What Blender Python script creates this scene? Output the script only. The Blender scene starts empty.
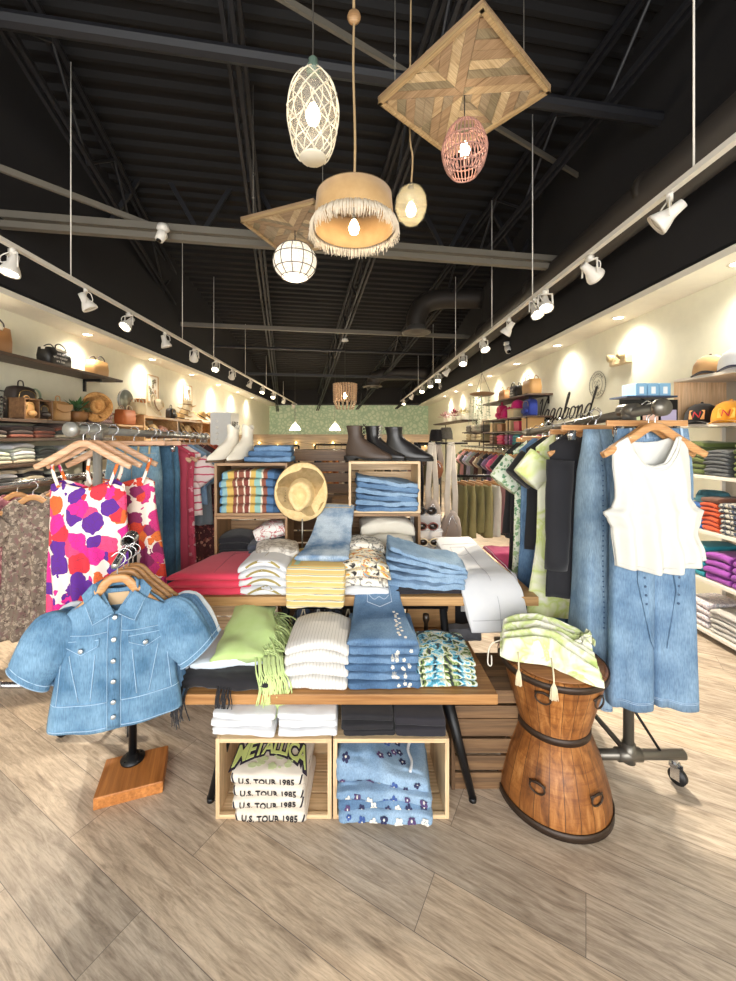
EXPO = 0.55
import bpy, math, random
from mathutils import Vector, Matrix, noise
from mathutils.bvhtree import BVHTree
PI = math.pi
S = bpy.context.scene
COL = S.collection
CZ = 1.5
def P(px, py, d):
    """metric position of a surveyed point at distance d"""
    return Vector(((px - 355) * d / 400.0, d, CZ - (py - 437) * d / 400.0))
def X(px, d): return (px - 355) * d / 400.0
def Z(py, d): return CZ - (py - 437) * d / 400.0
def lin(h):
    h = h.lstrip('#'); r = []
    for i in (0, 2, 4):
        v = int(h[i:i + 2], 16) / 255.0
        r.append(v / 12.92 if v <= .04045 else ((v + .055) / 1.055) ** 2.4)
    return tuple(r) + (1.0,)
# ------------------------------------------------------------------ materials
MATS = {}
def _new(name):
    m = bpy.data.materials.new(name); m.use_nodes = True
    nt = m.node_tree; b = nt.nodes['Principled BSDF']
    return m, nt, b
def nd(nt, t, **k):
    n = nt.nodes.new(t)
    for a, v in k.items(): setattr(n, a, v)
    return n
def ramp(nt, stops, interp='LINEAR'):
    r = nd(nt, 'ShaderNodeValToRGB'); cr = r.color_ramp; cr.interpolation = interp
    while len(cr.elements) < len(stops): cr.elements.new(.5)
    for e, (p, c) in zip(cr.elements, stops):
        e.position = p; e.color = lin(c) if isinstance(c, str) else c
    return r
def coords(nt, scale=(1, 1, 1), rot=(0, 0, 0), kind='Object'):
    tc = nd(nt, 'ShaderNodeTexCoord'); mp = nd(nt, 'ShaderNodeMapping')
    mp.inputs['Scale'].default_value = scale; mp.inputs['Rotation'].default_value = rot
    nt.links.new(tc.outputs[kind], mp.inputs['Vector']); return mp.outputs['Vector']
def bump(nt, b, h, strength=.3, dist=.002):
    bp = nd(nt, 'ShaderNodeBump'); bp.inputs['Strength'].default_value = strength
    bp.inputs['Distance'].default_value = dist
    nt.links.new(h, bp.inputs['Height']); nt.links.new(bp.outputs['Normal'], b.inputs['Normal'])
def noi(nt, vec, scale, detail=4, rough=.55, dist=0):
    n = nd(nt, 'ShaderNodeTexNoise'); n.inputs['Scale'].default_value = scale
    n.inputs['Detail'].default_value = detail; n.inputs['Roughness'].default_value = rough
    n.inputs['Distortion'].default_value = dist
    nt.links.new(vec, n.inputs['Vector']); return n
def mixc(nt, f, a, b, mode='MIX'):
    m = nd(nt, 'ShaderNodeMix', data_type='RGBA', blend_type=mode)
    def put(sock, v):
        if isinstance(v, (int, float)): sock.default_value = v
        elif isinstance(v, str): sock.default_value = lin(v)
        elif isinstance(v, tuple): sock.default_value = v
        else: nt.links.new(v, sock)
    put(m.inputs[0], f); put(m.inputs[6], a); put(m.inputs[7], b)
    return m.outputs[2]
def plain(col, rough=.6, metal=0, name=None, bscale=0, bstr=.2):
    k = ('plain', col, rough, metal, bscale)
    if k in MATS: return MATS[k]
    m, nt, b = _new(name or 'paint ' + col)
    b.inputs['Roughness'].default_value = rough; b.inputs['Metallic'].default_value = metal
    v = coords(nt); n = noi(nt, v, 9, 3)
    c = lin(col); d = tuple(x * .86 for x in c[:3]) + (1,)
    nt.links.new(mixc(nt, n.outputs['Fac'], d, c), b.inputs['Base Color'])
    if bscale:
        n2 = noi(nt, v, bscale, 3); bump(nt, b, n2.outputs['Fac'], bstr)
    MATS[k] = m; return m
def fabric(col, col2=None, weave=420, mott=.15, rough=.9):
    """woven or knitted cloth in one colour"""
    k = ('fab', col, col2, weave)
    if k in MATS: return MATS[k]
    m, nt, b = _new('cloth ' + col); b.inputs['Roughness'].default_value = rough
    b.inputs['Sheen Weight'].default_value = .15
    v = coords(nt); n = noi(nt, v, 14, 4); c = lin(col)
    d = lin(col2) if col2 else tuple(x * (1 - mott * 1.4) for x in c[:3]) + (1,)
    nt.links.new(mixc(nt, n.outputs['Fac'], d, c), b.inputs['Base Color'])
    n2 = noi(nt, v, weave, 2); bump(nt, b, n2.outputs['Fac'], .25, .001)
    MATS[k] = m; return m
def denim(dark, light, fade=5):
    k = ('den', dark, light)
    if k in MATS: return MATS[k]
    m, nt, b = _new('denim ' + light); b.inputs['Roughness'].default_value = .92
    v = coords(nt); n = noi(nt, v, fade, 5, .6)
    r = ramp(nt, [(.36, dark), (.64, light)])
    nt.links.new(n.outputs['Fac'], r.inputs[0])
    vs = coords(nt, (260, 260, 40)); f = noi(nt, vs, 1, 2)
    r2 = ramp(nt, [(.3, '#74828e'), (.62, '#ffffff')]); nt.links.new(f.outputs['Fac'], r2.inputs[0])
    nt.links.new(mixc(nt, .38, r.outputs[0], r2.outputs[0], 'MULTIPLY'), b.inputs['Base Color'])
    bump(nt, b, f.outputs['Fac'], .25, .001)
    MATS[k] = m; return m
def wood(c1, c2, axis='X', scale=1.0, rough=.5, grain=16):
    k = ('wood', c1, c2, axis, scale)
    if k in MATS: return MATS[k]
    m, nt, b = _new('wood ' + c1); b.inputs['Roughness'].default_value = rough
    s = {'X': (.7, grain, grain), 'Y': (grain, .7, grain), 'Z': (grain, grain, .7)}[axis]
    v = coords(nt, tuple(x * scale for x in s))
    n = noi(nt, v, 1.6, 6, .62, .6); r = ramp(nt, [(.32, c1), (.66, c2)])
    nt.links.new(n.outputs['Fac'], r.inputs[0])
    n2 = noi(nt, v, 7, 4); r2 = ramp(nt, [(.35, '#b0a090'), (.6, '#ffffff')])
    nt.links.new(n2.outputs['Fac'], r2.inputs[0])
    nt.links.new(mixc(nt, .5, r.outputs[0], r2.outputs[0], 'MULTIPLY'), b.inputs['Base Color'])
    bump(nt, b, n2.outputs['Fac'], .2, .001)
    MATS[k] = m; return m
def print_floral(bg, cols, scale=14, edge=.42, key=''):
    k = ('flo', bg, tuple(cols), scale, key)
    if k in MATS: return MATS[k]
    m, nt, b = _new('printed cloth'); b.inputs['Roughness'].default_value = .85
    v = coords(nt); n0 = noi(nt, v, scale * 1.3, 2)
    mv = nd(nt, 'ShaderNodeVectorMath', operation='MULTIPLY_ADD')
    nt.links.new(n0.outputs['Color'], mv.inputs[0]); mv.inputs[1].default_value = (.05,) * 3
    nt.links.new(v, mv.inputs[2])
    vo = nd(nt, 'ShaderNodeTexVoronoi'); vo.inputs['Scale'].default_value = scale
    nt.links.new(mv.outputs[0], vo.inputs['Vector'])
    sep = nd(nt, 'ShaderNodeSeparateColor'); nt.links.new(vo.outputs['Color'], sep.inputs[0])
    r = ramp(nt, [(i / len(cols), c) for i, c in enumerate(cols)], 'CONSTANT')
    nt.links.new(sep.outputs[0], r.inputs[0])
    lt = nd(nt, 'ShaderNodeMath', operation='LESS_THAN'); lt.inputs[1].default_value = edge
    nt.links.new(vo.outputs['Distance'], lt.inputs[0])
    # darker veins inside every blossom
    vv = nd(nt, 'ShaderNodeTexVoronoi', feature='DISTANCE_TO_EDGE'); vv.inputs['Scale'].default_value = scale * 3
    nt.links.new(mv.outputs[0], vv.inputs['Vector'])
    g = nd(nt, 'ShaderNodeMath', operation='LESS_THAN'); g.inputs[1].default_value = .022
    nt.links.new(vv.outputs['Distance'], g.inputs[0])
    dk = mixc(nt, .55, r.outputs[0], (.12, .03, .06, 1)); pc = mixc(nt, g.outputs[0], r.outputs[0], dk)
    nt.links.new(mixc(nt, lt.outputs[0], bg, pc), b.inputs['Base Color'])
    MATS[k] = m; return m
def stripes(cols, period, axis=0, rough=.9, warp=.0, key=''):
    k = ('str', tuple(cols), period, axis, key)
    if k in MATS: return MATS[k]
    m, nt, b = _new('striped cloth'); b.inputs['Roughness'].default_value = rough
    v = coords(nt); sp = nd(nt, 'ShaderNodeSeparateXYZ'); nt.links.new(v, sp.inputs[0])
    src = sp.outputs[axis]
    if warp:
        n = noi(nt, v, 12, 2); ma = nd(nt, 'ShaderNodeMath', operation='MULTIPLY_ADD')
        nt.links.new(n.outputs['Fac'], ma.inputs[0]); ma.inputs[1].default_value = warp
        nt.links.new(src, ma.inputs[2]); src = ma.outputs[0]
    dv = nd(nt, 'ShaderNodeMath', operation='DIVIDE'); nt.links.new(src, dv.inputs[0]); dv.inputs[1].default_value = period
    ad = nd(nt, 'ShaderNodeMath', operation='ADD'); nt.links.new(dv.outputs[0], ad.inputs[0]); ad.inputs[1].default_value = 50.5
    fr = nd(nt, 'ShaderNodeMath', operation='FRACT'); nt.links.new(ad.outputs[0], fr.inputs[0])
    r = ramp(nt, [(p, c) for p, c in cols], 'CONSTANT'); nt.links.new(fr.outputs[0], r.inputs[0])
    nt.links.new(r.outputs[0], b.inputs['Base Color'])
    n2 = noi(nt, v, 300, 2); bump(nt, b, n2.outputs['Fac'], .25, .001)
    MATS[k] = m; return m
def blotch(stops, scale=9, key=''):
    k = ('blo', tuple(stops), scale)
    if k in MATS: return MATS[k]
    m, nt, b = _new('dyed cloth'); b.inputs['Roughness'].default_value = .9
    v = coords(nt); n = noi(nt, v, scale, 3, .55, .8); r = ramp(nt, stops)
    nt.links.new(n.outputs['Fac'], r.inputs[0]); nt.links.new(r.outputs[0], b.inputs['Base Color'])
    n2 = noi(nt, v, 400, 2); bump(nt, b, n2.outputs['Fac'], .2, .001)
    MATS[k] = m; return m
def glow(col, strength):
    k = ('glow', col, strength)
    if k in MATS: return MATS[k]
    m, nt, b = _new('lamp glow'); b.inputs['Base Color'].default_value = lin(col)
    b.inputs['Emission Color'].default_value = lin(col); b.inputs['Emission Strength'].default_value = strength
    MATS[k] = m; return m
def glassy(col='#f4f0e4', alpha=.28, rough=.08):
    k = ('glass', col, alpha)
    if k in MATS: return MATS[k]
    m, nt, b = _new('glass ' + col)
    b.inputs['Base Color'].default_value = lin(col); b.inputs['Roughness'].default_value = rough
    b.inputs['Alpha'].default_value = alpha
    MATS[k] = m; return m
# ------------------------------------------------------------------ mesh builder
class MB:
    def __init__(s): s.v = []; s.f = []; s.m = []
    def add(s, vs, fs, mi=0, M=None):
        o = len(s.v)
        s.v += [tuple(M @ Vector(p)) if M else tuple(p) for p in vs]
        s.f += [tuple(i + o for i in f) for f in fs]; s.m += [mi] * len(fs); return s
    def box(s, c, d, mi=0, rot=None):
        cx, cy, cz = c; a, b, e = d[0] / 2, d[1] / 2, d[2] / 2
        vs = [Vector((x, y, z)) for x in (-a, a) for y in (-b, b) for z in (-e, e)]
        if rot: R = Matrix.Rotation(rot[1], 3, rot[0]); vs = [R @ q for q in vs]
        vs = [q + Vector(c) for q in vs]
        return s.add(vs, [(0, 1, 3, 2), (4, 6, 7, 5), (0, 4, 5, 1), (2, 3, 7, 6), (0, 2, 6, 4), (1, 5, 7, 3)], mi)
    def tube(s, pts, r, n=8, mi=0, closed=False, sq=None, up=None):
        pts = [Vector(p) for p in pts]
        if isinstance(r, tuple) and max(r) < .004 and not closed:
            q = [pts[0]]
            for a, b in zip(pts, pts[1:]):
                k = max(1, int((b - a).length / .016))
                q += [a.lerp(b, (i + 1) / k) for i in range(k)]
            pts = q
        N = len(pts)
        rs = r if isinstance(r, list) else [r] * N
        vs = []; prev = None
        for i, p in enumerate(pts):
            a = pts[i - 1] if (i > 0 or closed) else p
            b = pts[(i + 1) % N] if (i < N - 1 or closed) else p
            t = (b - a).normalized()
            if up is not None: u = Vector(up)
            elif prev is None: u = Vector((0, 0, 1)) if abs(t.z) < .9 else Vector((1, 0, 0))
            else: u = prev
            u = (u - t * u.dot(t))
            if u.length < 1e-6: u = t.orthogonal()
            u.normalize(); prev = u; w = t.cross(u)
            ru, rw = (rs[i] if isinstance(rs[i], (tuple, list)) else (rs[i], rs[i]))
            for k in range(n):
                th = 2 * PI * (k + (.5 if n == 4 else 0)) / n
                vs.append(p + u * (math.cos(th) * ru) + w * (math.sin(th) * rw))
        fs = []
        for i in range(N if closed else N - 1):
            j = (i + 1) % N
            for k in range(n):
                l = (k + 1) % n
                fs.append((i * n + k, i * n + l, j * n + l, j * n + k))
        if not closed:
            fs.append(tuple(range(n))[::-1]); fs.append(tuple((N - 1) * n + k for k in range(n)))
        return s.add(vs, fs, mi)
    def lathe(s, prof, n=24, c=(0, 0, 0), mi=0, M=None, wob=None, closed=False, cap=True):
        vs = []; fs = []
        for i, (r, z) in enumerate(prof):
            for k in range(n):
                th = 2 * PI * k / n; rr, zz = r, z
                if wob: rr, zz = wob(r, z, th)
                vs.append(Vector((rr * math.cos(th), rr * math.sin(th), zz)))
        N = len(prof)
        for i in range(N if closed else N - 1):
            j = (i + 1) % N
            for k in range(n):
                l = (k + 1) % n; fs.append((i * n + k, i * n + l, j * n + l, j * n + k))
        if not closed and cap:
            if prof[0][0] > 1e-5: fs.append(tuple(range(n))[::-1])
            if prof[-1][0] > 1e-5: fs.append(tuple((N - 1) * n + k for k in range(n)))
        if M: vs = [M @ q for q in vs]
        vs = [q + Vector(c) for q in vs]
        return s.add(vs, fs, mi)
    def grid(s, fn, nu, nv, mi=0, closeu=False):
        vs = [fn(i / (nu if closeu else nu - 1), j / (nv - 1)) for j in range(nv) for i in range(nu)]
        fs = []
        for j in range(nv - 1):
            for i in range(nu if closeu else nu - 1):
                k = (i + 1) % nu
                fs.append((j * nu + i, j * nu + k, (j + 1) * nu + k, (j + 1) * nu + i))
        return s.add(vs, fs, mi)
    def plate(s, poly, y0, y1, mi=0, plane='xz'):
        n = len(poly)
        mk = {'xz': lambda a, b, h: (a, h, b), 'xy': lambda a, b, h: (a, b, h), 'yz': lambda a, b, h: (h, a, b)}[plane]
        vs = [mk(a, b, y0) for a, b in poly] + [mk(a, b, y1) for a, b in poly]
        fs = [tuple(range(n)), tuple(range(2 * n - 1, n - 1, -1))] + [(i, i + n, (i + 1) % n + n, (i + 1) % n) for i in range(n)]
        return s.add(vs, fs, mi)
    def mesh(s, name, mats, smooth=True):
        me = bpy.data.meshes.new(name); me.from_pydata(s.v, [], s.f)
        for m in (mats if isinstance(mats, (list, tuple)) else [mats]): me.materials.append(m)
        me.polygons.foreach_set('material_index', s.m)
        if smooth: me.polygons.foreach_set('use_smooth', [True] * len(s.f))
        me.update(); return me
def recalc(me):
    import bmesh
    b = bmesh.new(); b.from_mesh(me); bmesh.ops.remove_doubles(b, verts=b.verts, dist=1e-6)
    bmesh.ops.recalc_face_normals(b, faces=b.faces); b.to_mesh(me); b.free()
def obj(name, mb, mats, parent=None, smooth=True, bevel=0, solid=0, sub=0, loc=None, rot=None, scl=None):
    me = mb.mesh(name, mats, smooth) if isinstance(mb, MB) else mb
    if isinstance(mb, MB): recalc(me)
    o = bpy.data.objects.new(name, me); COL.objects.link(o)
    if parent: o.parent = parent
    if loc is not None: o.location = loc
    if rot is not None: o.rotation_euler = rot
    if scl is not None: o.scale = scl
    if solid:
        m = o.modifiers.new('thickness', 'SOLIDIFY'); m.thickness = solid; m.offset = 0
    if bevel:
        m = o.modifiers.new('edges', 'BEVEL'); m.width = bevel; m.segments = 2; m.limit_method = 'ANGLE'
    if sub:
        m = o.modifiers.new('smooth', 'SUBSURF'); m.levels = sub; m.render_levels = sub
    if smooth and not sub:
        try:
            me.shade_auto = None
        except Exception: pass
    return o
def flat(name, mb, mats, parent=None, **k): return obj(name, mb, mats, parent, smooth=False, **k)
def tag(o, label=None, cat=None, group=None, kind=None):
    if label: o['label'] = label
    if cat: o['category'] = cat
    if group: o['group'] = group
    if kind: o['kind'] = kind
    return o
def thing(name, label, cat, loc=(0, 0, 0), rz=0, group=None):
    o = bpy.data.objects.new(name, None); o.empty_display_size = .05; COL.objects.link(o)
    o.location = loc; o.rotation_euler = (0, 0, rz) if isinstance(rz, (int, float)) else rz
    return tag(o, label, cat, group)
def struct(name, mb, mats, **k):
    o = flat(name, mb, mats, **k); o['kind'] = 'structure'; return o
def copy_tree(o, loc=None, rz=None, label=None, group=None, parent=None, scl=None):
    c = o.copy(); COL.objects.link(c)
    if parent: c.parent = parent
    if loc is not None: c.location = loc
    if rz is not None: c.rotation_euler = (0, 0, rz) if isinstance(rz, (int, float)) else rz
    if scl is not None: c.scale = scl
    if label: c['label'] = label
    if group: c['group'] = group
    for ch in o.children: copy_tree(ch, parent=c)
    return c
def crom(pts, k=6):
    """smooth curve through the points"""
    pts = [Vector(p) for p in pts]; out = []
    for i in range(len(pts) - 1):
        p0 = pts[max(i - 1, 0)]; p1 = pts[i]; p2 = pts[i + 1]; p3 = pts[min(i + 2, len(pts) - 1)]
        for j in range(k):
            t = j / k
            out.append(.5 * ((2 * p1) + (p2 - p0) * t + (2 * p0 - 5 * p1 + 4 * p2 - p3) * t * t + (3 * p1 - p0 - 3 * p2 + p3) * t ** 3))
    out.append(pts[-1]); return out
def tab(t, x):
    """piecewise linear table"""
    if x <= t[0][0]: return t[0][1]
    for (a, b), (c, d) in zip(t, t[1:]):
        if x <= c: return b + (d - b) * (x - a) / (c - a)
    return t[-1][1]
def sst(t, x):
    if x <= t[0][0]: return t[0][1]
    for (a, b), (c, d) in zip(t, t[1:]):
        if x <= c:
            q = (x - a) / (c - a); q = q * q * (3 - 2 * q); return b + (d - b) * q
    return t[-1][1]
def nv(x, y, z, seed=0): return noise.noise_vector(Vector((x + seed * 7.31, y + seed * 3.7, z + seed * 1.9)))
def bvh(o):
    return BVHTree.FromPolygons([v.co.copy() for v in o.data.vertices], [tuple(p.vertices) for p in o.data.polygons])
def project(mb, target, direction, off, base_axis=None):
    """lay the pieces of mb on the surface of target, keeping their own thickness"""
    t = bvh(target); d = Vector(direction).normalized(); out = []; mx = max(Vector(p).dot(d) for p in mb.v)
    for p in mb.v:
        p = Vector(p); h = p.dot(d)          # own height along the direction
        q = p - d * h - d * 2.0
        hit = t.ray_cast(q, d, 6); h -= mx
        if hit[0] is None:
            nr = t.find_nearest(p); a = nr[0].dot(d)
            out.append(tuple(p - d * p.dot(d) + d * (a - off + h)))
        else: out.append(tuple(hit[0] + d * (h - off)))
    mb.v = out; return mb
def textmb(s, size, shear=0, extrude=.0006, spacing=1.0, res=2, bold=0):
    cu = bpy.data.curves.new('lettering', 'FONT'); cu.body = s; cu.size = size; cu.shear = shear
    cu.align_x = 'CENTER'; cu.align_y = 'CENTER'; cu.extrude = extrude; cu.space_character = spacing
    cu.resolution_u = res; cu.offset = bold
    o = bpy.data.objects.new('lettering', cu); COL.objects.link(o)
    me = bpy.data.meshes.new_from_object(o)
    mb = MB(); mb.add([v.co.copy() for v in me.vertices], [tuple(p.vertices) for p in me.polygons])
    bpy.data.objects.remove(o); bpy.data.curves.remove(cu); bpy.data.meshes.remove(me)
    return mb
def xf(mb, M):
    mb.v = [tuple(M @ Vector(p)) for p in mb.v]; return mb
# ------------------------------------------------------------------ cloth
def sg(x, e): return math.copysign(abs(x) ** e, x)
def folded_mb(w, d, h, seed=0, amp=.004, layers=2, nu=18, nt=36, arch=(0, 0), taper=0, mi=0, skew=0, bul=.006):
    """one folded garment: rounded fold edges, layers showing on the front"""
    mb = MB(); vs = []; fs = []
    us = [-1, -.985, -.94] + [-.88 + 1.76 * i / (nu - 1) for i in range(nu)] + [.94, .985, 1]
    for u in us:
        e = {1: .55, .985: .8, .94: .95}.get(round(abs(u), 3), 1)
        for k in range(nt):
            th = 2 * PI * k / nt; cy, cz = math.cos(th), math.sin(th)
            zf = .5 + .5 * sg(cz, .5) * e
            y = d / 2 * sg(cy, .28) * (1 - .04 * (1 - e) * 4)
            y += -math.copysign(bul, -cy) * 0
            if abs(cy) > .35:
                y += math.copysign(1, cy) * bul * (abs(math.sin(PI * layers * zf + .2 * math.sin(5 * u + seed))) - 1)
            a = arch[0] * (1 - zf) + arch[1] * zf
            x = w / 2 * u * (1 - taper * (.5 + y / d))
            z = h * zf + a * (1 - u * u)
            n = nv(x * 9, y * 9, z * 14, seed); n2 = nv(x * 34, y * 34, z * 60, seed + 5)
            x2 = x + n.x * amp * 1.2 + skew * (y + d / 2)
            y2 = y + n.y * amp * 1.3 + n2.y * amp * .7
            z2 = z + (n.z * amp + n2.z * amp * .5) * (1 if zf > .1 else .1)
            vs.append((x2, y2, max(z2, 0 if arch[0] == 0 else -1)))
    for i in range(len(us) - 1):
        for k in range(nt):
            l = (k + 1) % nt; fs.append((i * nt + k, (i + 1) * nt + k, (i + 1) * nt + l, i * nt + l))
    fs.append(tuple(range(nt))); fs.append(tuple((len(us) - 1) * nt + k for k in range(nt))[::-1])
    return mb.add(vs, fs, mi)
POS = ['topmost', 'second from top', 'third from top', 'fourth from top', 'fifth from top', 'sixth from top', 'seventh from top']
def posword(i, n):
    k = n - 1 - i
    if n == 1: return ''
    if i == 0: return 'lowest'
    return POS[k]
def stack(name, cat, desc, where, base, n, w, d, h, mats, rz=0, amp=.004, arch=0, seed=1, group=None, jit=.006, hi=True, layers=2, taper=0, gap=.0, skew=0):
    """n folded garments, each one its own object"""
    out = []; z = base[2]; rnd = random.Random(seed * 13 + 5); cache = {}
    for i in range(n):
        m = mats[i % len(mats)] if isinstance(mats, (list, tuple)) else mats
        a0 = 0 if i == 0 else arch * min(i, 3) / 3; a1 = arch * min(i + 1, 3) / 3
        if hi: mb = folded_mb(w, d, h * 1.04, seed + i * 3, amp, layers, arch=(a0, a1), taper=taper, skew=skew)
        else: mb = folded_mb(w, d, h * 1.04, seed + i * 3, amp, layers, 6, 16, arch=(a0, a1), taper=taper)
        o = obj(name, mb, m, loc=(base[0] + rnd.uniform(-jit, jit), base[1] + rnd.uniform(-jit, jit), z), rot=(0, 0, rz + rnd.uniform(-jit, jit) * 4))
        pw = posword(i, n)
        lab = (desc + ' ' + where).strip(); lab = f"{lab}, {pw} of stack" if pw else lab
        tag(o, lab, cat, group if n > 1 else None)
        out.append(o); z += h
    return out
def ribbon_mb(path, hw, th, seed=0, amp=.004, n=28, mi=0, cx=None, folds=0, ff=9):
    """thick cloth laid along a path in the y-z plane (x is its width)"""
    mb = MB(); pts = [Vector((0, p[0], p[1])) for p in path]; N = len(pts); vs = []
    for i, p in enumerate(pts):
        a = pts[max(i - 1, 0)]; b = pts[min(i + 1, N - 1)]; t = (b - a).normalized()
        nrm = Vector((0, -t.z, t.y));
        s = i / (N - 1); W = tab(hw, s) if isinstance(hw, list) else hw
        T = tab(th, s) if isinstance(th, list) else th
        e = .6 if i in (0, N - 1) else 1
        c = tab(cx, s) if cx else 0
        for k in range(n):
            an = 2 * PI * k / n
            u = sg(math.cos(an), .35); v = sg(math.sin(an), .55) * e
            f = folds * math.sin(u * ff + seed) if v > 0 else 0
            q = p + Vector((c + u * W, 0, 0)) + nrm * (v * T / 2 + f)
            dn = nv(q.x * 12, q.y * 12, q.z * 12, seed)
            vs.append(q + dn * amp)
    fs = []
    for i in range(N - 1):
        for k in range(n):
            l = (k + 1) % n; fs.append((i * n + k, i * n + l, (i + 1) * n + l, (i + 1) * n + k))
    fs.append(tuple(range(n))[::-1]); fs.append(tuple((N - 1) * n + k for k in range(n)))
    return mb.add(vs, fs, mi)
def panel_mb(L, R, ztf, ztb, zb, thick=.03, folds=.008, nf=5, seed=0, nu=40, nvv=30, amp=.003, mi=0):
    """front and back of a hanging garment joined at the sides; open at neck and hem"""
    mb = MB()
    def fn(side):
        zt = ztf if side < 0 else ztb
        def g(a, v):
            u = -1 + 2 * a
            z0 = tab(zt, u) if isinstance(zt, list) else zt
            z1 = tab(zb, u) if isinstance(zb, list) else zb
            z = z0 + (z1 - z0) * v
            zs = (tab(zt, -1) if isinstance(zt, list) else zt)
            ze = (tab(zb, -1) if isinstance(zb, list) else zb)
            vv = min(1, max(0, (z - zs) / (ze - zs)))
            l, r = sst(L, vv), sst(R, vv); x = l + (r - l) * a
            inf = max(0, 1 - u * u) ** .6 * thick * (.4 + .6 * min(1, v * 3))
            f = folds * v * math.sin(nf * u * 2.2 + seed + 1.3 * math.sin(3 * v + seed)) * max(0, 1 - u ** 6)
            n = nv(x * 8, side * 2, z * 5, seed)
            edge = max(0, 1 - u ** 8)
            y = side * inf + f + n.y * amp * 2 * edge
            return (x + n.x * amp, y, z + n.z * amp * edge)
        return g
    mb.grid(fn(-1), nu, nvv, mi); mb.grid(fn(1), nu, nvv, mi)
    return mb
def leg_tube(mb, c, hwx, hy, z0, z1, n=30, m=22, folds=.05, nf=4, seed=0, mi=0, amp=.004):
    """trouser leg: rings from z0 to z1"""
    vs = []
    for j in range(m):
        v = j / (m - 1); z = z0 + (z1 - z0) * v; cx = tab(c, v); W = tab(hwx, v); D = tab(hy, v)
        for k in range(n):
            th = 2 * PI * k / n
            q = 1 + folds * v * math.sin(nf * th + seed + v)
            x = cx + W * sg(math.cos(th), .75) * (1 + .3 * (q - 1)); y = D * sg(math.sin(th), .8) * q
            if q != 1: y += folds * .2 * v * W * math.sin(nf * 2 * math.cos(th) + seed)
            d = nv(x * 7, y * 7, z * 4, seed)
            vs.append((x + d.x * amp, y + d.y * amp, z))
    fs = []
    for j in range(m - 1):
        for k in range(n):
            l = (k + 1) % n; fs.append((j * n + k, j * n + l, (j + 1) * n + l, (j + 1) * n + k))
    fs.append(tuple(range(n))[::-1])
    return mb.add(vs, fs, mi)
# ================================================================= THE ROOM
WL, WR, SL, SR, ZS, YB, YF = -3.53, 3.02, -3.16, 2.64, 2.81, 16.5, -2.6
def floor_mat():
    m, nt, b = _new('vinyl planks'); b.inputs['Roughness'].default_value = .42
    v = coords(nt, (1, 1, 1), (0, 0, math.radians(30)))
    br = nd(nt, 'ShaderNodeTexBrick'); br.offset = .37; br.inputs['Scale'].default_value = 1
    br.inputs['Brick Width'].default_value = 1.22; br.inputs['Row Height'].default_value = .19
    br.inputs['Mortar Size'].default_value = .0012; br.inputs['Mortar Smooth'].default_value = .3
    br.inputs['Color1'].default_value = (0, 0, 0, 1); br.inputs['Color2'].default_value = (1, 1, 1, 1)
    br.inputs['Mortar'].default_value = (.3, .3, .3, 1); br.inputs['Bias'].default_value = 0
    nt.links.new(v, br.inputs['Vector'])
    # shift the grain for every plank
    vm = nd(nt, 'ShaderNodeVectorMath', operation='MULTIPLY_ADD'); nt.links.new(br.outputs['Color'], vm.inputs[0])
    vm.inputs[1].default_value = (9, 3, 0); nt.links.new(v, vm.inputs[2])
    mp = nd(nt, 'ShaderNodeMapping'); mp.inputs['Scale'].default_value = (2.6, 17, 1); nt.links.new(vm.outputs[0], mp.inputs[0])
    n = noi(nt, mp.outputs[0], 1.7, 7, .64, 1.1)
    r = ramp(nt, [(.28, '#9a8c7e'), (.44, '#bfb1a2'), (.58, '#d4c7b8'), (.75, '#e6dccf')]); nt.links.new(n.outputs['Fac'], r.inputs[0])
    mp2 = nd(nt, 'ShaderNodeMapping'); mp2.inputs['Scale'].default_value = (8, 85, 1); nt.links.new(vm.outputs[0], mp2.inputs[0])
    n2 = noi(nt, mp2.outputs[0], 1.4, 5, .7, .8); r2 = ramp(nt, [(.36, '#8b8178'), (.56, '#ffffff')]); nt.links.new(n2.outputs['Fac'], r2.inputs[0])
    c = mixc(nt, .38, r.outputs[0], r2.outputs[0], 'MULTIPLY')
    tone = ramp(nt, [(0, '#d9d4cd'), (.5, '#f3ece2'), (1, '#fff2e0')]); nt.links.new(br.outputs['Color'], tone.inputs[0])
    c = mixc(nt, .8, c, tone.outputs[0], 'MULTIPLY')
    c = mixc(nt, br.outputs['Fac'], c, '#6a6058')
    nt.links.new(c, b.inputs['Base Color'])
    bump(nt, b, n2.outputs['Fac'], .15, .001)
    return m
fl = MB().box(((WL + WR) / 2, (YB + YF) / 2, -.05), (WR - WL + .4, YB - YF + .4, .1))
struct('floor', fl, floor_mat())
M_wall = plain('#e6e4d0', .85, name='wall paint', bscale=60, bstr=.04)
M_soff = plain('#ece8dc', .8, name='soffit paint')
M_blk = plain('#17161a', .85, name='black paint')
M_blk2 = plain('#09080b', .8, name='roof black')
M_steel = plain('#1f2025', .55, name='painted steel')
M_steelt = plain('#6d685e', .6, name='grey brown steel')
hY = YB - YF; mY = (YB + YF) / 2
struct('wall_left', MB().box((WL - .05, mY, ZS / 2), (.1, hY, ZS)), M_wall)
struct('wall_right', MB().box((WR + .05, mY, ZS / 2), (.1, hY, ZS)), M_wall)
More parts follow.
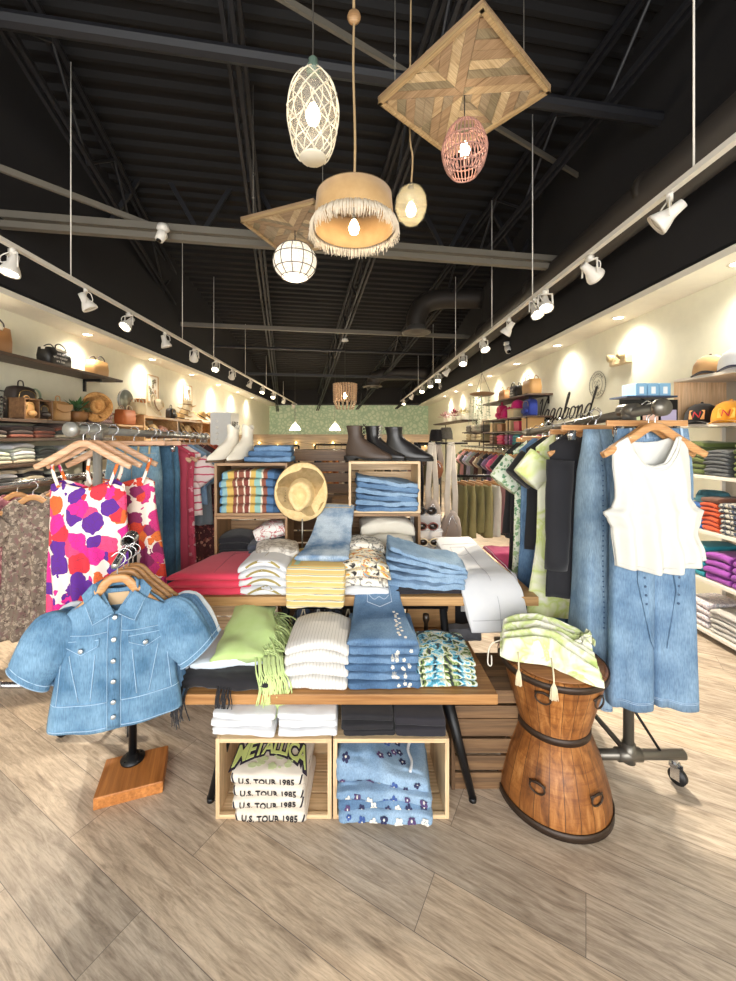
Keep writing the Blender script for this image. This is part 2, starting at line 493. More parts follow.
def wallpaper():
    m, nt, b = _new('leaf wallpaper'); b.inputs['Roughness'].default_value = .8
    v = coords(nt, (3.2, 3.2, 3.2)); w = noi(nt, v, 3, 3)
    vo = nd(nt, 'ShaderNodeTexVoronoi', feature='DISTANCE_TO_EDGE'); vo.inputs['Scale'].default_value = 2.5
    nt.links.new(mixc(nt, .2, v, w.outputs['Color']), vo.inputs['Vector'])
    r = ramp(nt, [(0, '#a9c9ae'), (.1, '#bcd6bb'), (.2, '#d3e4cd'), (1, '#dbe8d4')]); nt.links.new(vo.outputs['Distance'], r.inputs[0])
    nt.links.new(r.outputs[0], b.inputs['Base Color']); return m
struct('wall_back', MB().box(((WL + WR) / 2, YB + .05, ZS / 2), (WR - WL + .2, .1, ZS)), wallpaper())
# black painted bulkheads above both side walls, with pale undersides
ZT = 5.9
for s, a, b_, nm in ((-1, WL, SL, 'left'), (1, SR, WR, 'right')):
    struct('trim_1' if s < 0 else 'trim_2', MB().box(((a + b_) / 2, mY, (ZS + ZT) / 2 + .03), (b_ - a, hY, ZT - ZS - .06)), M_blk)
    struct('trim_3' if s < 0 else 'trim_4', MB().box(((a + b_) / 2 - s * .0, mY, ZS), (b_ - a + .02, hY, .055)), M_soff)
struct('trim_5', MB().box(((SL + SR) / 2, YB - .25, 2.87 + 1.5), (SR - SL, .5, 3.1)), M_blk)
# storefront behind the viewer: piers and header around the open glass front
struct('wall_front', MB().box((WL + .3, YF, 1.4), (.6, .15, 2.8)).box((WR - .3, YF, 1.4), (.6, .15, 2.8)).box((-.25, YF, 4.6), (6.6, .15, 2.6)), M_blk)
# roof: turned about ten degrees against the shop and falling to the back
A10 = math.radians(9.5); SLP = -.1375
RM = Matrix.Rotation(A10, 4, 'Z')
def H(v): return CZ + 2.55 + SLP * (v - 6)           # underside of the joists
def ucoord(u, v, dz=0): return RM @ Vector((u, v, H(v) + dz))
deck = MB(); vs = []; prof = []
v = -5.0
while v < 19.5:
    prof += [(v, 0), (v + .035, .04), (v + .115, .04), (v + .15, 0)]; v += .19
for vv, dz in prof:
    for u in (-7, 7): vs.append(ucoord(u, vv, .72 + dz))
deck.add(vs, [(2 * i, 2 * i + 1, 2 * i + 3, 2 * i + 2) for i in range(len(prof) - 1)])
struct('ceiling', deck, M_blk2, solid=.01)
tn = [6]
def trim(mb, m):
    o = struct('trim_%d' % tn[0], mb, m); tn[0] += 1; return o
for u in (-5.2, -3.6, -2.0, -.42, 1.2, 2.8, 4.4):
    mb = MB()
    for du in (-.035, .035):
        a, b_ = ucoord(u + du, -3, 0), ucoord(u + du, 18.5, 0)
        mb.tube([a, b_], (.03, .022), 4)
        mb.tube([a + Vector((0, 0, .55)), b_ + Vector((0, 0, .55))], (.03, .025), 4)
    v = -3; up = 0
    while v < 18:
        mb.tube([ucoord(u, v, .0 if not up else .55), ucoord(u, v + .62, .55 if not up else 0)], .016, 6)
        up = 1 - up; v += .62
    trim(mb, M_steel)
def cross(v0, Hh, r, m, r2=None, n=8, u0=-6, u1=6, fr=True):
    mb = MB()
    a = RM @ Vector((u0, v0, CZ + Hh)); b_ = RM @ Vector((u1, v0, CZ + Hh))
    mb.tube([a, b_], (r, r2 or r), n); return trim(mb, m)
cross(2.98, 2.75, .055, M_steel)
cross(4.05, 1.99, .045, M_steelt, .04, 4, u0=-3.6, u1=3.3)
cross(4.02, 1.885, .04, M_steelt, .045, 4, u0=-3.6, u1=3.3)
cross(7.7, 2.05, .05, M_steelt, .05, 4)
cross(9.2, 2.0, .03, M_steel)
cross(11.4, 1.75, .05, M_steel, .05, 4)
# truss webs in the girder line above the second beam
mb = MB()
for k in range(-5, 6):
    u = k * 1.15
    mb.tube([RM @ Vector((u, 5.6, CZ + 2.68)), RM @ Vector((u + .575, 5.6, CZ + 3.7))], (.04, .03), 4)
    mb.tube([RM @ Vector((u + 1.15, 5.6, CZ + 2.68)), RM @ Vector((u + .575, 5.6, CZ + 3.7))], (.04, .03), 4)
trim(mb, M_steel)
mb = MB()
for (a, b_) in (((-3.1, 2.6, 2.05), (-2.0, 3.85, 2.05)), ((-3.2, 1.2, 3.1), (3.4, 5.2, 3.1))):
    mb.tube([Vector(a) + Vector((0, 0, CZ)), Vector(b_) + Vector((0, 0, CZ))], (.035, .02), 4)
trim(mb, M_steelt)
# baseboards
struct('baseboard_left', MB().box((WL + .008, mY, .06), (.016, hY, .12)), M_soff)
struct('baseboard_right', MB().box((WR - .008, mY, .06), (.016, hY, .12)), M_soff)
# ducts
M_duct = plain('#36312d', .5, .2, name='dark duct')
t = thing('air_duct', 'long round black air duct running beside the right bulkhead', 'duct', (2.28, 2, 3.42))
obj('duct_run', MB().tube([(0, -4, 0), (0, 12.5, -.25)], .16, 24), M_duct, t)
for k in range(8): obj('seam_band', MB().tube([(0, -3 + k * 2, -.015 - .015 * k), (0, -2.94 + k * 2, -.016 - .015 * k)], .168, 24), M_duct, t)
def elbow(name, lab, x0, x1, y, z, zd, r):
    t = thing(name, lab, 'air duct', (x0, y, 0))
    pts = [(x1 - x0, 0, z), (.55, 0, z), (.3, 0, z - .03), (.1, 0, z - .14), (0, 0, z - .36), (0, 0, zd + .08)]
    obj('pipe', MB().tube(crom(pts, 5), r, 20), M_duct, t)
    obj('diffuser', MB().lathe([(r, .1), (r * 1.02, .04), (r * 1.5, 0), (r * 1.5, -.02), (r * 1.3, -.02), (r * 1.1, .0), (r * .95, -.02), (r * .7, 0), (r * .5, -.03), (0, -.03)], 28, (0, 0, zd)), plain('#54504c', .5), t)
elbow('duct_outlet', 'black bent duct ending in a round ceiling diffuser, the nearer of two', 1.07, 2.2, 7.0, 3.92, 3.34, .17)
elbow('duct_outlet', 'black bent duct ending in a round diffuser, the farther of two near the back', .52, 2.2, 12.0, 3.4, 3.02, .2)
# recessed lights
ring0 = None
rl = [('left', (SL + WL) / 2, [3.45, 5.0, 6.6, 8.2, 9.8, 11.4, 13.0]), ('right', (SR + WR) / 2, [2.95, 4.3, 5.6, 7.0, 8.4, 9.8, 11.2, 12.6])]
M_led = glow('#fff3dc', 14)
cnt = ['nearest', 'second', 'third', 'fourth', 'fifth', 'sixth', 'seventh', 'eighth', 'ninth', 'tenth', 'eleventh', 'twelfth', 'thirteenth', 'fourteenth', 'fifteenth', 'sixteenth', 'seventeenth']
for side, x, ys in rl:
    for i, y in enumerate(ys):
        lab = f"round recessed downlight in the {side} soffit, {cnt[i]} from the front"
        if ring0 is None:
            t = thing('recessed_light', lab, 'ceiling light', (x, y, ZS - .03), 0, 'recessed lights in the soffits')
            obj('trim_ring', MB().lathe([(.045, 0), (.062, -.008), (.066, 0)], 24), M_soff, t)
            obj('lens', MB().lathe([(0, -.002), (.046, -.002), (.046, 0), (0, 0)], 20), M_led, t)
            ring0 = t
        else: t = copy_tree(ring0, (x, y, ZS - .03), 0, lab)
        L = bpy.data.lights.new('downlight', 'SPOT'); L.energy = 58; L.color = (1, .93, .80); L.spot_size = 2.7; L.spot_blend = 1; L.shadow_soft_size = .12
        lo = bpy.data.objects.new('downlight', L); COL.objects.link(lo); lo.location = (x, y, ZS - .05)
# ------------------------------------------------ track lights
M_wht = plain('#e6e2da', .4, name='white enamel')
def track(side, x, z, y0, y1, rods, offs):
    t = thing('light_track', f'long white lighting track hung above the {side} side of the shop', 'light track', (x, y0, z))
    flat('rail', MB().box((0, (y1 - y0) / 2, 0), (.035, y1 - y0, .03)), M_wht, t)
    for r in rods: obj('suspension_rod', MB().tube([(0, r - y0, .01), (0, r - y0, 2.2 - .13 * r)], .005, 6), M_wht, t)
    return t
TZ = CZ + 1.3
track('left', -2.33, TZ, 2.2, 16.0, [3.28, 5.4, 6.6, 8.5, 10.5, 13], 0)
track('right', 1.66, TZ, 1.3, 14.6, [1.96, 3.74, 4.85, 6.6, 8.5, 10.5], 0)
M_bulb = glow('#fff0cc', 30)
def head(on):
    t = thing('track_light', '', 'spotlight', (0, 0, 0), 0, 'white spotlights on the two ceiling tracks')
    obj('yoke', MB().box((0, 0, -.02), (.05, .03, .03)).tube([(-.055, 0, -.04), (-.06, 0, -.14)], (.008, .003), 6).tube([(.055, 0, -.04), (.06, 0, -.14)], (.008, .003), 6).box((0, 0, -.04), (.12, .018, .006)), M_wht, t)
    # lamp can points along -Z of its own frame
    o = obj('lamp_can', MB().lathe([(0, .07), (.025, .07), (.03, .02), (.034, 0), (.05, -.03), (.062, -.06), (.062, -.075), (.052, -.072), (.04, -.03), (0, -.02)], 20), M_wht, t)
    ob = obj('bulb', MB().lathe([(0, -.045), (.03, -.045), (.045, -.058), (.045, -.066), (0, -.07)], 16), M_bulb if on else plain('#d8d4c8', .2), t)
    cord = obj('cord', MB().tube(crom([(.02, .01, -.03), (.05, .04, -.06), (.03, .05, -.11), (0, .01, -.09)], 4), .004, 6), M_wht, t)
    return t
h_on, h_off = head(1), head(0)
used = set()
def put_head(side, i, x, y, on, tilt, yaw, watts=150):
    src = h_on if on else h_off
    lab = f"white {'lit' if on else 'unlit'} spotlight on the {side} track, {cnt[i]} from the front"
    if src not in used: used.add(src); t = src; t.location = (x, y, TZ - .015); t['label'] = lab
    else: t = copy_tree(src, (x, y, TZ - .015), 0, lab)
    t.rotation_euler = (0, 0, yaw)
    R = Matrix.Rotation(tilt, 4, 'X')
    for ch in t.children:
        if ch.name.startswith(('lamp_can', 'bulb')): ch.rotation_euler = (tilt, 0, 0); ch.location = (0, 0, -.11)
    if on:
        L = bpy.data.lights.new('spot', 'SPOT'); L.energy = watts; L.color = (1, .88, .70); L.spot_size = 1.5; L.spot_blend = .7; L.shadow_soft_size = .04
        lo = bpy.data.objects.new('spot', L); COL.objects.link(lo)
        lo.rotation_euler = (tilt, 0, yaw)
        d = Matrix.Rotation(yaw, 3, 'Z') @ (Matrix.Rotation(tilt, 3, 'X') @ Vector((0, 0, -1)))
        lo.location = Vector((x, y, TZ - .125)) + d * .09
        return t
rnd = random.Random(4)
LH = [(2.72, 1, .25, -.6), (3.46, 0, .5, -1.0), (4.12, 1, .7, 2.6), (4.9, 0, .3, -.9), (5.8, 0, .9, .5), (6.7, 1, .6, 2.9), (7.6, 0, .9, .6), (8.9, 0, .5, 2), (10.1, 1, .5, 1.4), (11.4, 1, .6, -.8), (13.1, 0, .8, .6), (15, 0, .9, -.7)]
for i, (y, on, ti, ya) in enumerate([(a, b, c, (2.75 + .4 * (k % 2)) if b else d) for k, (a, b, c, d) in enumerate(LH)]): put_head('left', i, -2.33, y, on, ti, ya)
RH = [(2.11, 0, .95, .9), (2.83, 0, 1.1, -1.2), (3.49, 1, .45, 2.8), (3.69, 1, .6, .9), (4.31, 0, .7, .8), (5.15, 1, .5, 2.7), (6.15, 1, .5, 1.9), (7.2, 0, .8, 1.0), (8.0, 1, .5, 2.6), (8.85, 1, .4, -1.2), (9.9, 1, .5, 2.2), (11.65, 0, .8, .7), (13.6, 1, .4, 1)]
for i, (y, on, ti, ya) in enumerate([(a, b, c, (2.9 + .5 * (k % 2)) if b else d) for k, (a, b, c, d) in enumerate(RH)]): put_head('right', i, 1.66, y, on, ti, ya)
# ------------------------------------------------ security cameras
def seccam(name, lab, loc, s=1):
    t = thing(name, lab, 'camera', loc)
    obj('mount', MB().lathe([(0, .05 * s), (.035 * s, .05 * s), (.04 * s, .02 * s), (.02 * s, 0), (0, 0)], 16), M_wht, t)
    obj('housing', MB().tube([(0, 0, -.005 * s), (.005, -.03 * s, -.035 * s), (-.01, -.07 * s, -.07 * s)], [.03 * s, .04 * s, .034 * s], 16), M_wht, t)
    obj('lens', MB().tube([(-.01, -.071 * s, -.071 * s), (-.011, -.078 * s, -.078 * s)], .02 * s, 12), plain('#101010', .2), t)
t = thing('security_camera', 'white security camera hanging from the tan roof beam at left', 'camera', P(163, 231, 3.62)); t.scale = (.62, .62, .62)
obj('mount', MB().tube([(0, .10, .10), (0, 0, .09)], .012, 8).lathe([(0, .1), (.07, .09), (.09, .02), (.05, -.02), (0, -.03)], 18), M_wht, t)
obj('housing', MB().tube([(0, 0, -.01), (0, -.02, -.06), (-.03, -.06, -.16)], [.05, .075, .06], 16), M_wht, t)
obj('lens', MB().tube([(-.03, -.061, -.162), (-.032, -.066, -.175)], .035, 12), plain('#101010', .2), t)
seccam('security_camera', 'small white dome camera on the right bulkhead, nearer one', (SR - .02, 6.9, 3.06), 1.5)
seccam('security_camera', 'small white dome camera on the right bulkhead, near the back', (SR - .02, 12.3, 3.1), 1.5)
# ================================================================= PENDANTS
def point(loc, e, r=.04, c=(1, .86, .66)):
    L = bpy.data.lights.new('pendant bulb', 'POINT'); L.energy = e; L.color = c; L.shadow_soft_size = r
    o = bpy.data.objects.new('pendant bulb', L); COL.objects.link(o); o.location = loc; return o
M_cord = plain('#3a3732', .7); M_rope = plain('#b49a74', .9, bscale=90)
M_bead = plain('#d9cfc0', .5); M_filament = glow('#ffe8c0', 14)
def bulb(parent, z, r=.03):
    obj('bulb', MB().lathe([(0, -r * 1.25), (r * .7, -r), (r, -.1 * r), (r * .7, r * .8), (r * .35, r * 1.4), (0, r * 1.5)], 16, (0, 0, z)), M_filament, parent)
# --- glass float in a rope net
c = P(313, 115, 2.0)
t = thing('pendant_lamp', 'tall clear glass pineapple-shaped pendant in a white rope net', 'pendant lamp', c)
prof = [(.06, -.22), (.085, -.19), (.112, -.10), (.125, 0), (.122, .06), (.10, .14), (.06, .195), (.03, .215)]
pr = [(r, z) for r, z in [(p.x, p.y) for p in crom([(r, z, 0) for r, z in prof], 4)]]
obj('glass_shade', MB().lathe(pr, 28, cap=False), glassy('#fff8ea', .13), t)
net = MB()
def pr_r(z): return tab([(p[1], p[0]) for p in pr], z)
for s in (1, -1):
    for k in range(9):
        pts = []
        for i in range(26):
            z = -.215 + .41 * i / 25; th = 2 * PI * k / 9 + s * 1.5 * i / 25 * PI * .55
            r = pr_r(z) + .004; pts.append((r * math.cos(th), r * math.sin(th), z))
        net.tube(pts, .0032, 5)
net.lathe([(.062, -.222), (.068, -.215), (.062, -.21)], 20)
obj('rope_net', net, plain('#e9e2cf', .9), t)
obj('cap', MB().lathe([(.032, .21), (.034, .235), (.02, .262), (.024, .275), (.012, .29), (0, .29)], 18), plain('#5f7468', .4), t)
obj('cord', MB().tube([(0, 0, .285), (0, 0, 1.25)], .004, 6), M_cord, t); bulb(t, .0, .038)
point(c, 2.2)
# --- raffia drum shade with fringe
c = P(354, 226, 2.3)
t = thing('pendant_lamp', 'wide natural raffia drum pendant with a cream fringe', 'pendant lamp', c)
def raff(r, z, th): return (r * (1 + .012 * math.sin(70 * th)), z)
obj('drum_shade', MB().lathe([(.215, .165), (.225, .06), (.228, -.02), (.222, -.02), (.219, .06), (.209, .165)], 140, wob=raff, closed=True), fabric('#c9a878', '#a88352', 90), t)
obj('top_ring', MB().lathe([(.21, .162), (.217, .168), (.21, .172)], 40).tube([(-.21, 0, .165), (.21, 0, .165)], .004, 6).tube([(0, -.21, .165), (0, .21, .165)], .004, 6), plain('#7a6342'), t)
fr = MB(); rf = random.Random(2)
for k in range(300):
    th = 2 * PI * k / 300 + rf.uniform(-.01, .01); r = .228 + rf.uniform(0, .012); l = rf.uniform(.055, .08); b_ = rf.uniform(-.012, .03)
    cs, sn = math.cos(th), math.sin(th)
    fr.tube([(r * cs, r * sn, .02), ((r + .018) * cs, (r + .018) * sn, -.02), ((r + b_) * cs, (r + b_) * sn, .0 - l)], [.004, .0032, .002], 4)
tag(obj('fringe', fr, plain('#e8dcc8', .9), t), kind='stuff')
obj('cord', MB().tube(crom([(0, 0, .165), (.006, 0, .5), (-.004, 0, .9), (0, 0, 1.18)], 5), .007, 8), M_rope, t)
obj('wooden_disc', MB().lathe([(0, -.022), (.034, -.016), (.04, 0), (.034, .016), (0, .022)], 20, (0, 0, 1.2), M=Matrix.Rotation(PI / 2, 4, 'X')), wood('#a8825a', '#c9a478', 'X'), t)
obj('upper_cord', MB().tube([(0, 0, 1.2), (-.01, 0, 1.9)], .008, 8), M_rope, t)
obj('socket', MB().tube([(0, 0, .165), (0, 0, .03)], .012, 8), M_cord, t)
bulb(t, -.01, .032); point(c + Vector((0, 0, -.01)), 6)
# --- small amber glass egg
c = P(411, 206, 2.6)
t = thing('pendant_lamp', 'small egg-shaped clear glass pendant on a twisted cord', 'pendant lamp', c); t.scale = (1.28,) * 3
obj('glass_shade', MB().lathe([(0, -.097), (.035, -.09), (.065, -.06), (.08, -.01), (.076, .04), (.055, .08), (.03, .095), (.0, .098)], 28), glassy('#fff3cf', .2), t)
bulb(t, -.02, .026); obj('cord', MB().tube(crom([(0, 0, .095), (.008, 0, .25), (-.006, 0, .4), (0, 0, 1.1)], 5), .0045, 6), M_rope, t)
obj('cap', MB().lathe([(0, .115), (.014, .112), (.018, .095), (0, .09)], 14), M_cord, t)
point(c, 1.5, .03)
# --- white capiz globe with dark bands
c = P(295, 262, 3.05)
t = thing('pendant_lamp', 'white patterned globe pendant with dark wire bands', 'pendant lamp', c)
R = .165; H_ = .145
gp = [(R * math.cos(a), H_ * math.sin(a)) for a in [(-PI / 2 + .5) + (PI - .9) * i / 14 for i in range(15)]]
def capiz():
    m, nt, b = _new('patterned paper shade'); v = coords(nt, (1, 1, 1)); n = noi(nt, v, 60, 2)
    r = ramp(nt, [(.45, '#c9c1b4'), (.52, '#f4f0e6')]); nt.links.new(n.outputs['Fac'], r.inputs[0])
    nt.links.new(r.outputs[0], b.inputs['Base Color']); b.inputs['Emission Color'].default_value = lin('#fff2dc'); b.inputs['Emission Strength'].default_value = .45
    b.inputs['Roughness'].default_value = .6; return m
obj('shade', MB().lathe(gp, 32), capiz(), t)
w = MB()
for k in range(12):
    th = 2 * PI * k / 12; w.tube([(r * 1.01 * math.cos(th), r * 1.01 * math.sin(th), z * 1.01) for r, z in gp], .0035, 5)
for i in (1, 4, 8, 12):
    r, z = gp[i]; w.tube([(r * 1.012 * math.cos(a), r * 1.012 * math.sin(a), z * 1.012) for a in [2 * PI * q / 32 for q in range(32)]], .0035, 5, closed=True)
obj('wire_bands', w, plain('#57504a', .5), t); bulb(t, 0, .03)
obj('cord', MB().tube([(0, 0, .14), (0, 0, .24)], .004, 6), M_cord, t); point(c + Vector((0, 0, -.2)), 4)
# --- pink wicker cage
c = P(464.5, 150, 2.2)
t = thing('pendant_lamp', 'rosy brown wicker cage pendant under the large wooden panel', 'pendant lamp', c)
w = MB(); cp = [(.06, .135), (.09, .10), (.117, .03), (.12, -.02), (.10, -.09), (.068, -.135)]
cpc = [(p.x, p.y) for p in crom([(a, b_, 0) for a, b_ in cp], 4)]
for k in range(34):
    th = 2 * PI * k / 34; w.tube([(r * math.cos(th + .05 * z * 8), r * math.sin(th + .05 * z * 8), z) for r, z in cpc], .0034, 5)
for z in (.135, .1, .03, -.04, -.1, -.135):
    r = tab([(q[1], q[0]) for q in cpc[::-1]], z); w.tube([(r * math.cos(a), r * math.sin(a), z) for a in [2 * PI * q / 30 for q in range(30)]], .0042, 5, closed=True)
obj('wicker_cage', w, plain('#a97f74', .7), t); bulb(t, .0, .03)
obj('cord', MB().tube([(0, 0, .02), (0, 0, .30)], .003, 6), M_cord, t); point(c, 2.5)
# --- far beaded chandelier
c = P(345, 396, 7.0)
t = thing('bead_chandelier', 'small tiered wooden-bead chandelier hanging at the far middle', 'pendant lamp', c)
def strand(mb, pts, r):
    for p in pts: mb.lathe([(0, -r), (r * .8, -r * .6), (r, 0), (r * .8, r * .6), (0, r)], 6, p)
b1 = MB()
for k in range(26):
    th = 2 * PI * k / 26; cs, sn = math.cos(th), math.sin(th)
    strand(b1, [((.2 - .001 * j) * cs, (.2 - .001 * j) * sn, .2 - .03 * j) for j in range(10)], .017)
b2 = MB()
for k in range(14):
    th = 2 * PI * k / 14; cs, sn = math.cos(th), math.sin(th)
    strand(b2, [((.19 - .012 * j) * cs, (.19 - .012 * j) * sn, -.1 - .03 * j) for j in range(5)], .017)
obj('upper_tier', b1, plain('#c7a888', .6), t); obj('lower_tier', b2, plain('#cdb79c', .6), t)
obj('ring', MB().lathe([(.19, .2), (.21, .21), (.19, .22)], 24), plain('#8a6c4c'), t); bulb(t, 0, .04)
obj('cord', MB().tube([(0, 0, 0), (0, 0, .97)], .006, 6), M_cord, t); obj('canopy', MB().lathe([(0, 1.0), (.05, 1.0), (.06, .96), (0, .95)], 14), M_wht, t)
point(c, 40)
# --- three glass pendants over the back counter
for i, (px, py, lab) in enumerate(((295, 427, 'small clear glass pendant over the back counter, left one'), (335, 427, 'small clear glass pendant over the back counter, right one'))):
    c = P(px, py, 10.5); t = thing('pendant_lamp', lab, 'pendant lamp', c, 0, 'glass pendants over the back counter')
    obj('shade', MB().lathe([(.02, .14), (.05, .08), (.14, -.05), (.15, -.09)], 16), glassy('#f4f4ee', .35), t)
    bulb(t, -.02, .04); obj('cord', MB().tube([(0, 0, .12), (0, 0, 1.5)], .006, 5), M_cord, t); point(c + Vector((0, 0, -.12)), 110)
# --- wooden mosaic panels
def clip(poly, a, b_, c_):
    out = []
    for i in range(len(poly)):
        p, q = poly[i], poly[(i + 1) % len(poly)]
        dp, dq = a * p[0] + b_ * p[1] - c_, a * q[0] + b_ * q[1] - c_
        if dp <= 0: out.append(p)
        if dp * dq < 0:
            s = dp / (dp - dq); out.append((p[0] + (q[0] - p[0]) * s, p[1] + (q[1] - p[1]) * s))
    return out
PW = [wood('#8d7556', '#b3977a', 'X', 2.0), wood('#7c7058', '#9c9076', 'Y', 2.0), wood('#a68c69', '#cdb592', 'X', 2.0), wood('#b49a74', '#d8c4a0', 'Y', 2.0), wood('#8a7a63', '#a99a82', 'Y', 2.0)]
def wood_panel(name, lab, corners, z, cables, rot=0):
    cx = sum(p[0] for p in corners) / 4; cy = sum(p[1] for p in corners) / 4
    dx = corners[1][0] - corners[0][0]; dy = corners[1][1] - corners[0][1]
    a = math.atan2(dy, dx); s = .335
    t = thing(name, lab, 'wooden panel', (cx, cy, z), a + rot)
    flat('backing_board', MB().box((0, 0, .022), (2 * s, 2 * s, .02)), PW[0], t)
    fm = MB(); w_ = .022
    for sx, sy, lx, ly in ((0, 1, 2 * s, w_), (0, -1, 2 * s, w_), (1, 0, w_, 2 * s), (-1, 0, w_, 2 * s)):
        fm.box((sx * (s - w_ / 2 + .0), sy * (s - w_ / 2), .006), (lx, ly, .034))
    flat('frame', fm, wood('#9b8159', '#c3a87e', 'X', 1.5), t, bevel=.002)
    tiles = MB(); rr = random.Random(9); si = s - w_
    for qx in (-1, 1):
        for qy in (-1, 1):
            x0, x1 = sorted((0, qx * si)); y0, y1 = sorted((0, qy * si))
            dirs = (1, 1) if qx * qy > 0 else (1, -1)
            for half in (0, 1):
                # stripes run along one diagonal, turned in the second half
                ang = math.atan2(dirs[1], dirs[0]) if (half == 0) else math.atan2(-dirs[1], dirs[0])
                if half == 1: ang = PI / 2 if qx * qy > 0 else 0
                if half == 0: ang = 0 if qx * qy > 0 else PI / 2
                ang += PI / 4 * qx
                nx, ny = -math.sin(ang), math.cos(ang)
                for k in range(-9, 9):
                    lo, hi = k * .052 + .001, (k + 1) * .052 - .001
                    poly = [(x0 + .001, y0 + .001), (x1 - .001, y0 + .001), (x1 - .001, y1 - .001), (x0 + .001, y1 - .001)]
                    g = 1 if half == 0 else -1
                    # split the quadrant along its outward diagonal
                    poly = clip(poly, g * -qy * 1.0 if False else g * (-qy), g * qx, -.0008)
                    if len(poly) >= 3: poly = clip(poly, nx, ny, hi)
                    if len(poly) >= 3: poly = clip(poly, -nx, -ny, -lo)
                    if len(poly) >= 3:
                        h = rr.choice((.004, .006, .008)); tiles.plate(poly, .012 - h, .0125, rr.randrange(5), 'xy')
    flat('mosaic_strips', tiles, PW, t)
    inv = (Matrix.Translation((cx, cy, z)) @ Matrix.Rotation(a + rot, 4, 'Z')).inverted()
    for (x, y) in cables:
        q = inv @ Vector((x, y, z)); q.z = .02
        obj('hanging_cable', MB().tube([q, q + Vector((0, 0, 1.1))], .002, 5).lathe([(0, .012), (.01, 0), (0, -.012)], 8, q + Vector((0, 0, .18))), plain('#8c8880', .4, .5), t)
cs = [(.17, 2.2), (.548, 1.755), (1.06, 2.235), (.63, 2.74)]
wood_panel('mosaic_artwork', 'large square wooden mosaic panel hung flat from cables, nearer one', cs, CZ + 1.9, [(.22, 2.2), (.95, 2.25)])
cs = [(-.915, 3.24), (-.314, 2.99), (-.05, 3.6), (-.68, 3.85)]
wood_panel('mosaic_artwork', 'square wooden mosaic panel above the white globe pendant', cs, CZ + 1.75, [(-.83, 3.26), (-.25, 3.1)])
# ================================================================= CRATES AND TABLES
W_pine = wood('#d9b98e', '#edd3ac', 'X', 1.0); W_pineY = wood('#cfae84', '#e6c9a0', 'Y', 1.0); W_pineZ = wood('#d2b187', '#ebd0a8', 'Z', 1.0)
W_old = wood('#5c4632', '#8a6b4b', 'X', 1.0); W_oldZ = wood('#4e3c2b', '#7d6044', 'Z', 1.0)
W_mid = wood('#8a6a48', '#b8936a', 'X', 1.0); W_midZ = wood('#7c5e40', '#a9855e', 'Z')
W_top = wood('#9c6c3c', '#c4935c', 'X', .7)
M_iron = plain('#17181b', .4, .4, name='black iron')
def crate(lab, loc, w=.46, h=.32, d=.32, rz=0, mats=None, group=None, nm='wooden_crate', slats=4):
    """box crate lying on its side, open face towards -Y, slatted back/top/bottom"""
    a, az = mats
    t = thing(nm, lab, 'crate', loc, rz, group); th = .016
    for sx, n_ in ((-1, 'side_panel'), (1, 'side_panel')):
        flat(n_, MB().box((sx * (w / 2 - th / 2), d / 2, h / 2), (th, d, h)), az, t, bevel=.002)
    sw = (h - .012) / slats
    for k in range(slats):
        flat('back_slat', MB().box((0, d - .005, .006 + sw * (k + .5)), (w - 2 * th, .009, sw - .012)), a, t, bevel=.001)
    dw = d / 3
    for k in range(3):
        flat('bottom_slat', MB().box((0, dw * (k + .5), .005), (w - 2 * th, dw - .01, .009)), a, t)
        flat('top_slat', MB().box((0, dw * (k + .5), h - .006), (w - 2 * th, dw - .004, .011)), a, t)
    for z_ in (h - .008, .009): flat('front_rail', MB().box((0, .008, z_), (w - 2 * th, .016, .016)), a, t, bevel=.001)
    return t
pine = (W_pine, W_pineZ); old = (W_old, W_oldZ); mid = (W_mid, W_midZ)
CA = (-.32, 1.57, 0); CB = (.142, 1.57, 0)
crate('pale pine crate on the floor holding the concert tees, left of the two', CA, .456, .315, .32, 0, pine)
crate('pale pine crate on the floor holding the flowered jean shorts, right of the two', CB, .456, .315, .32, 0, pine)
# low table
LT = .456
t = thing('display_table', 'low wooden table with splayed black legs over the two pine crates', 'table', (-.055, 1.62, 0))
for k, (y0, y1) in enumerate(((.0, .21), (.213, .43), (.433, .64))):
    flat('top_plank', MB().box((0, (y0 + y1) / 2, LT - .021), (1.27, y1 - y0 - .002, .042)), W_top, t, bevel=.003)
for sx, sy in ((-1, 0), (1, 0), (-1, 1), (1, 1)):
    a = Vector((sx * .44, .07 + .48 * sy, LT - .045)); b_ = Vector((sx * .54, .03 + .56 * sy, .012))
    lg = obj('leg', MB().tube([a, b_], [.026, .014], 12), M_iron, t)
    obj('foot_cap', MB().tube([b_ + Vector((0, 0, .004)), b_ - Vector((0, 0, .0118))], .016, 12), M_iron, lg)
    obj('leg_plate', MB().box((sx * .44, .07 + .48 * sy, LT - .047), (.09, .09, .006)), M_iron, t)
# high table
HT = .70
W_tan = wood('#a9814f', '#c9a06c', 'X', .7)
t = thing('display_table', 'higher wooden table carrying the stacked crates, black metal legs', 'table', (.05, 2.0, 0))
for y0, y1 in ((0, .29), (.293, .58), (.583, .87)):
    flat('top_plank', MB().box((0, (y0 + y1) / 2, HT - .023), (1.74, y1 - y0 - .002, .046)), W_tan, t, bevel=.003)
for sx in (-1, 1):
    for sy in (0, 1):
        x = sx * (.40 if sy == 0 else .60)
        a = Vector((x, .06 + .7 * sy, HT - .05)); b_ = Vector((x + sx * .05, .03 + .76 * sy, .0))
        obj('leg', MB().tube([a, b_], (.024, .024), 4), M_iron, t)
    flat('side_rail', MB().tube([(sx * .42, .09, .6), (sx * .61, .75, .6)], (.015, .02), 4), M_iron, t)
obj('apron', MB().box((0, .05, HT - .06), (.85, .03, .03)), M_iron, t)
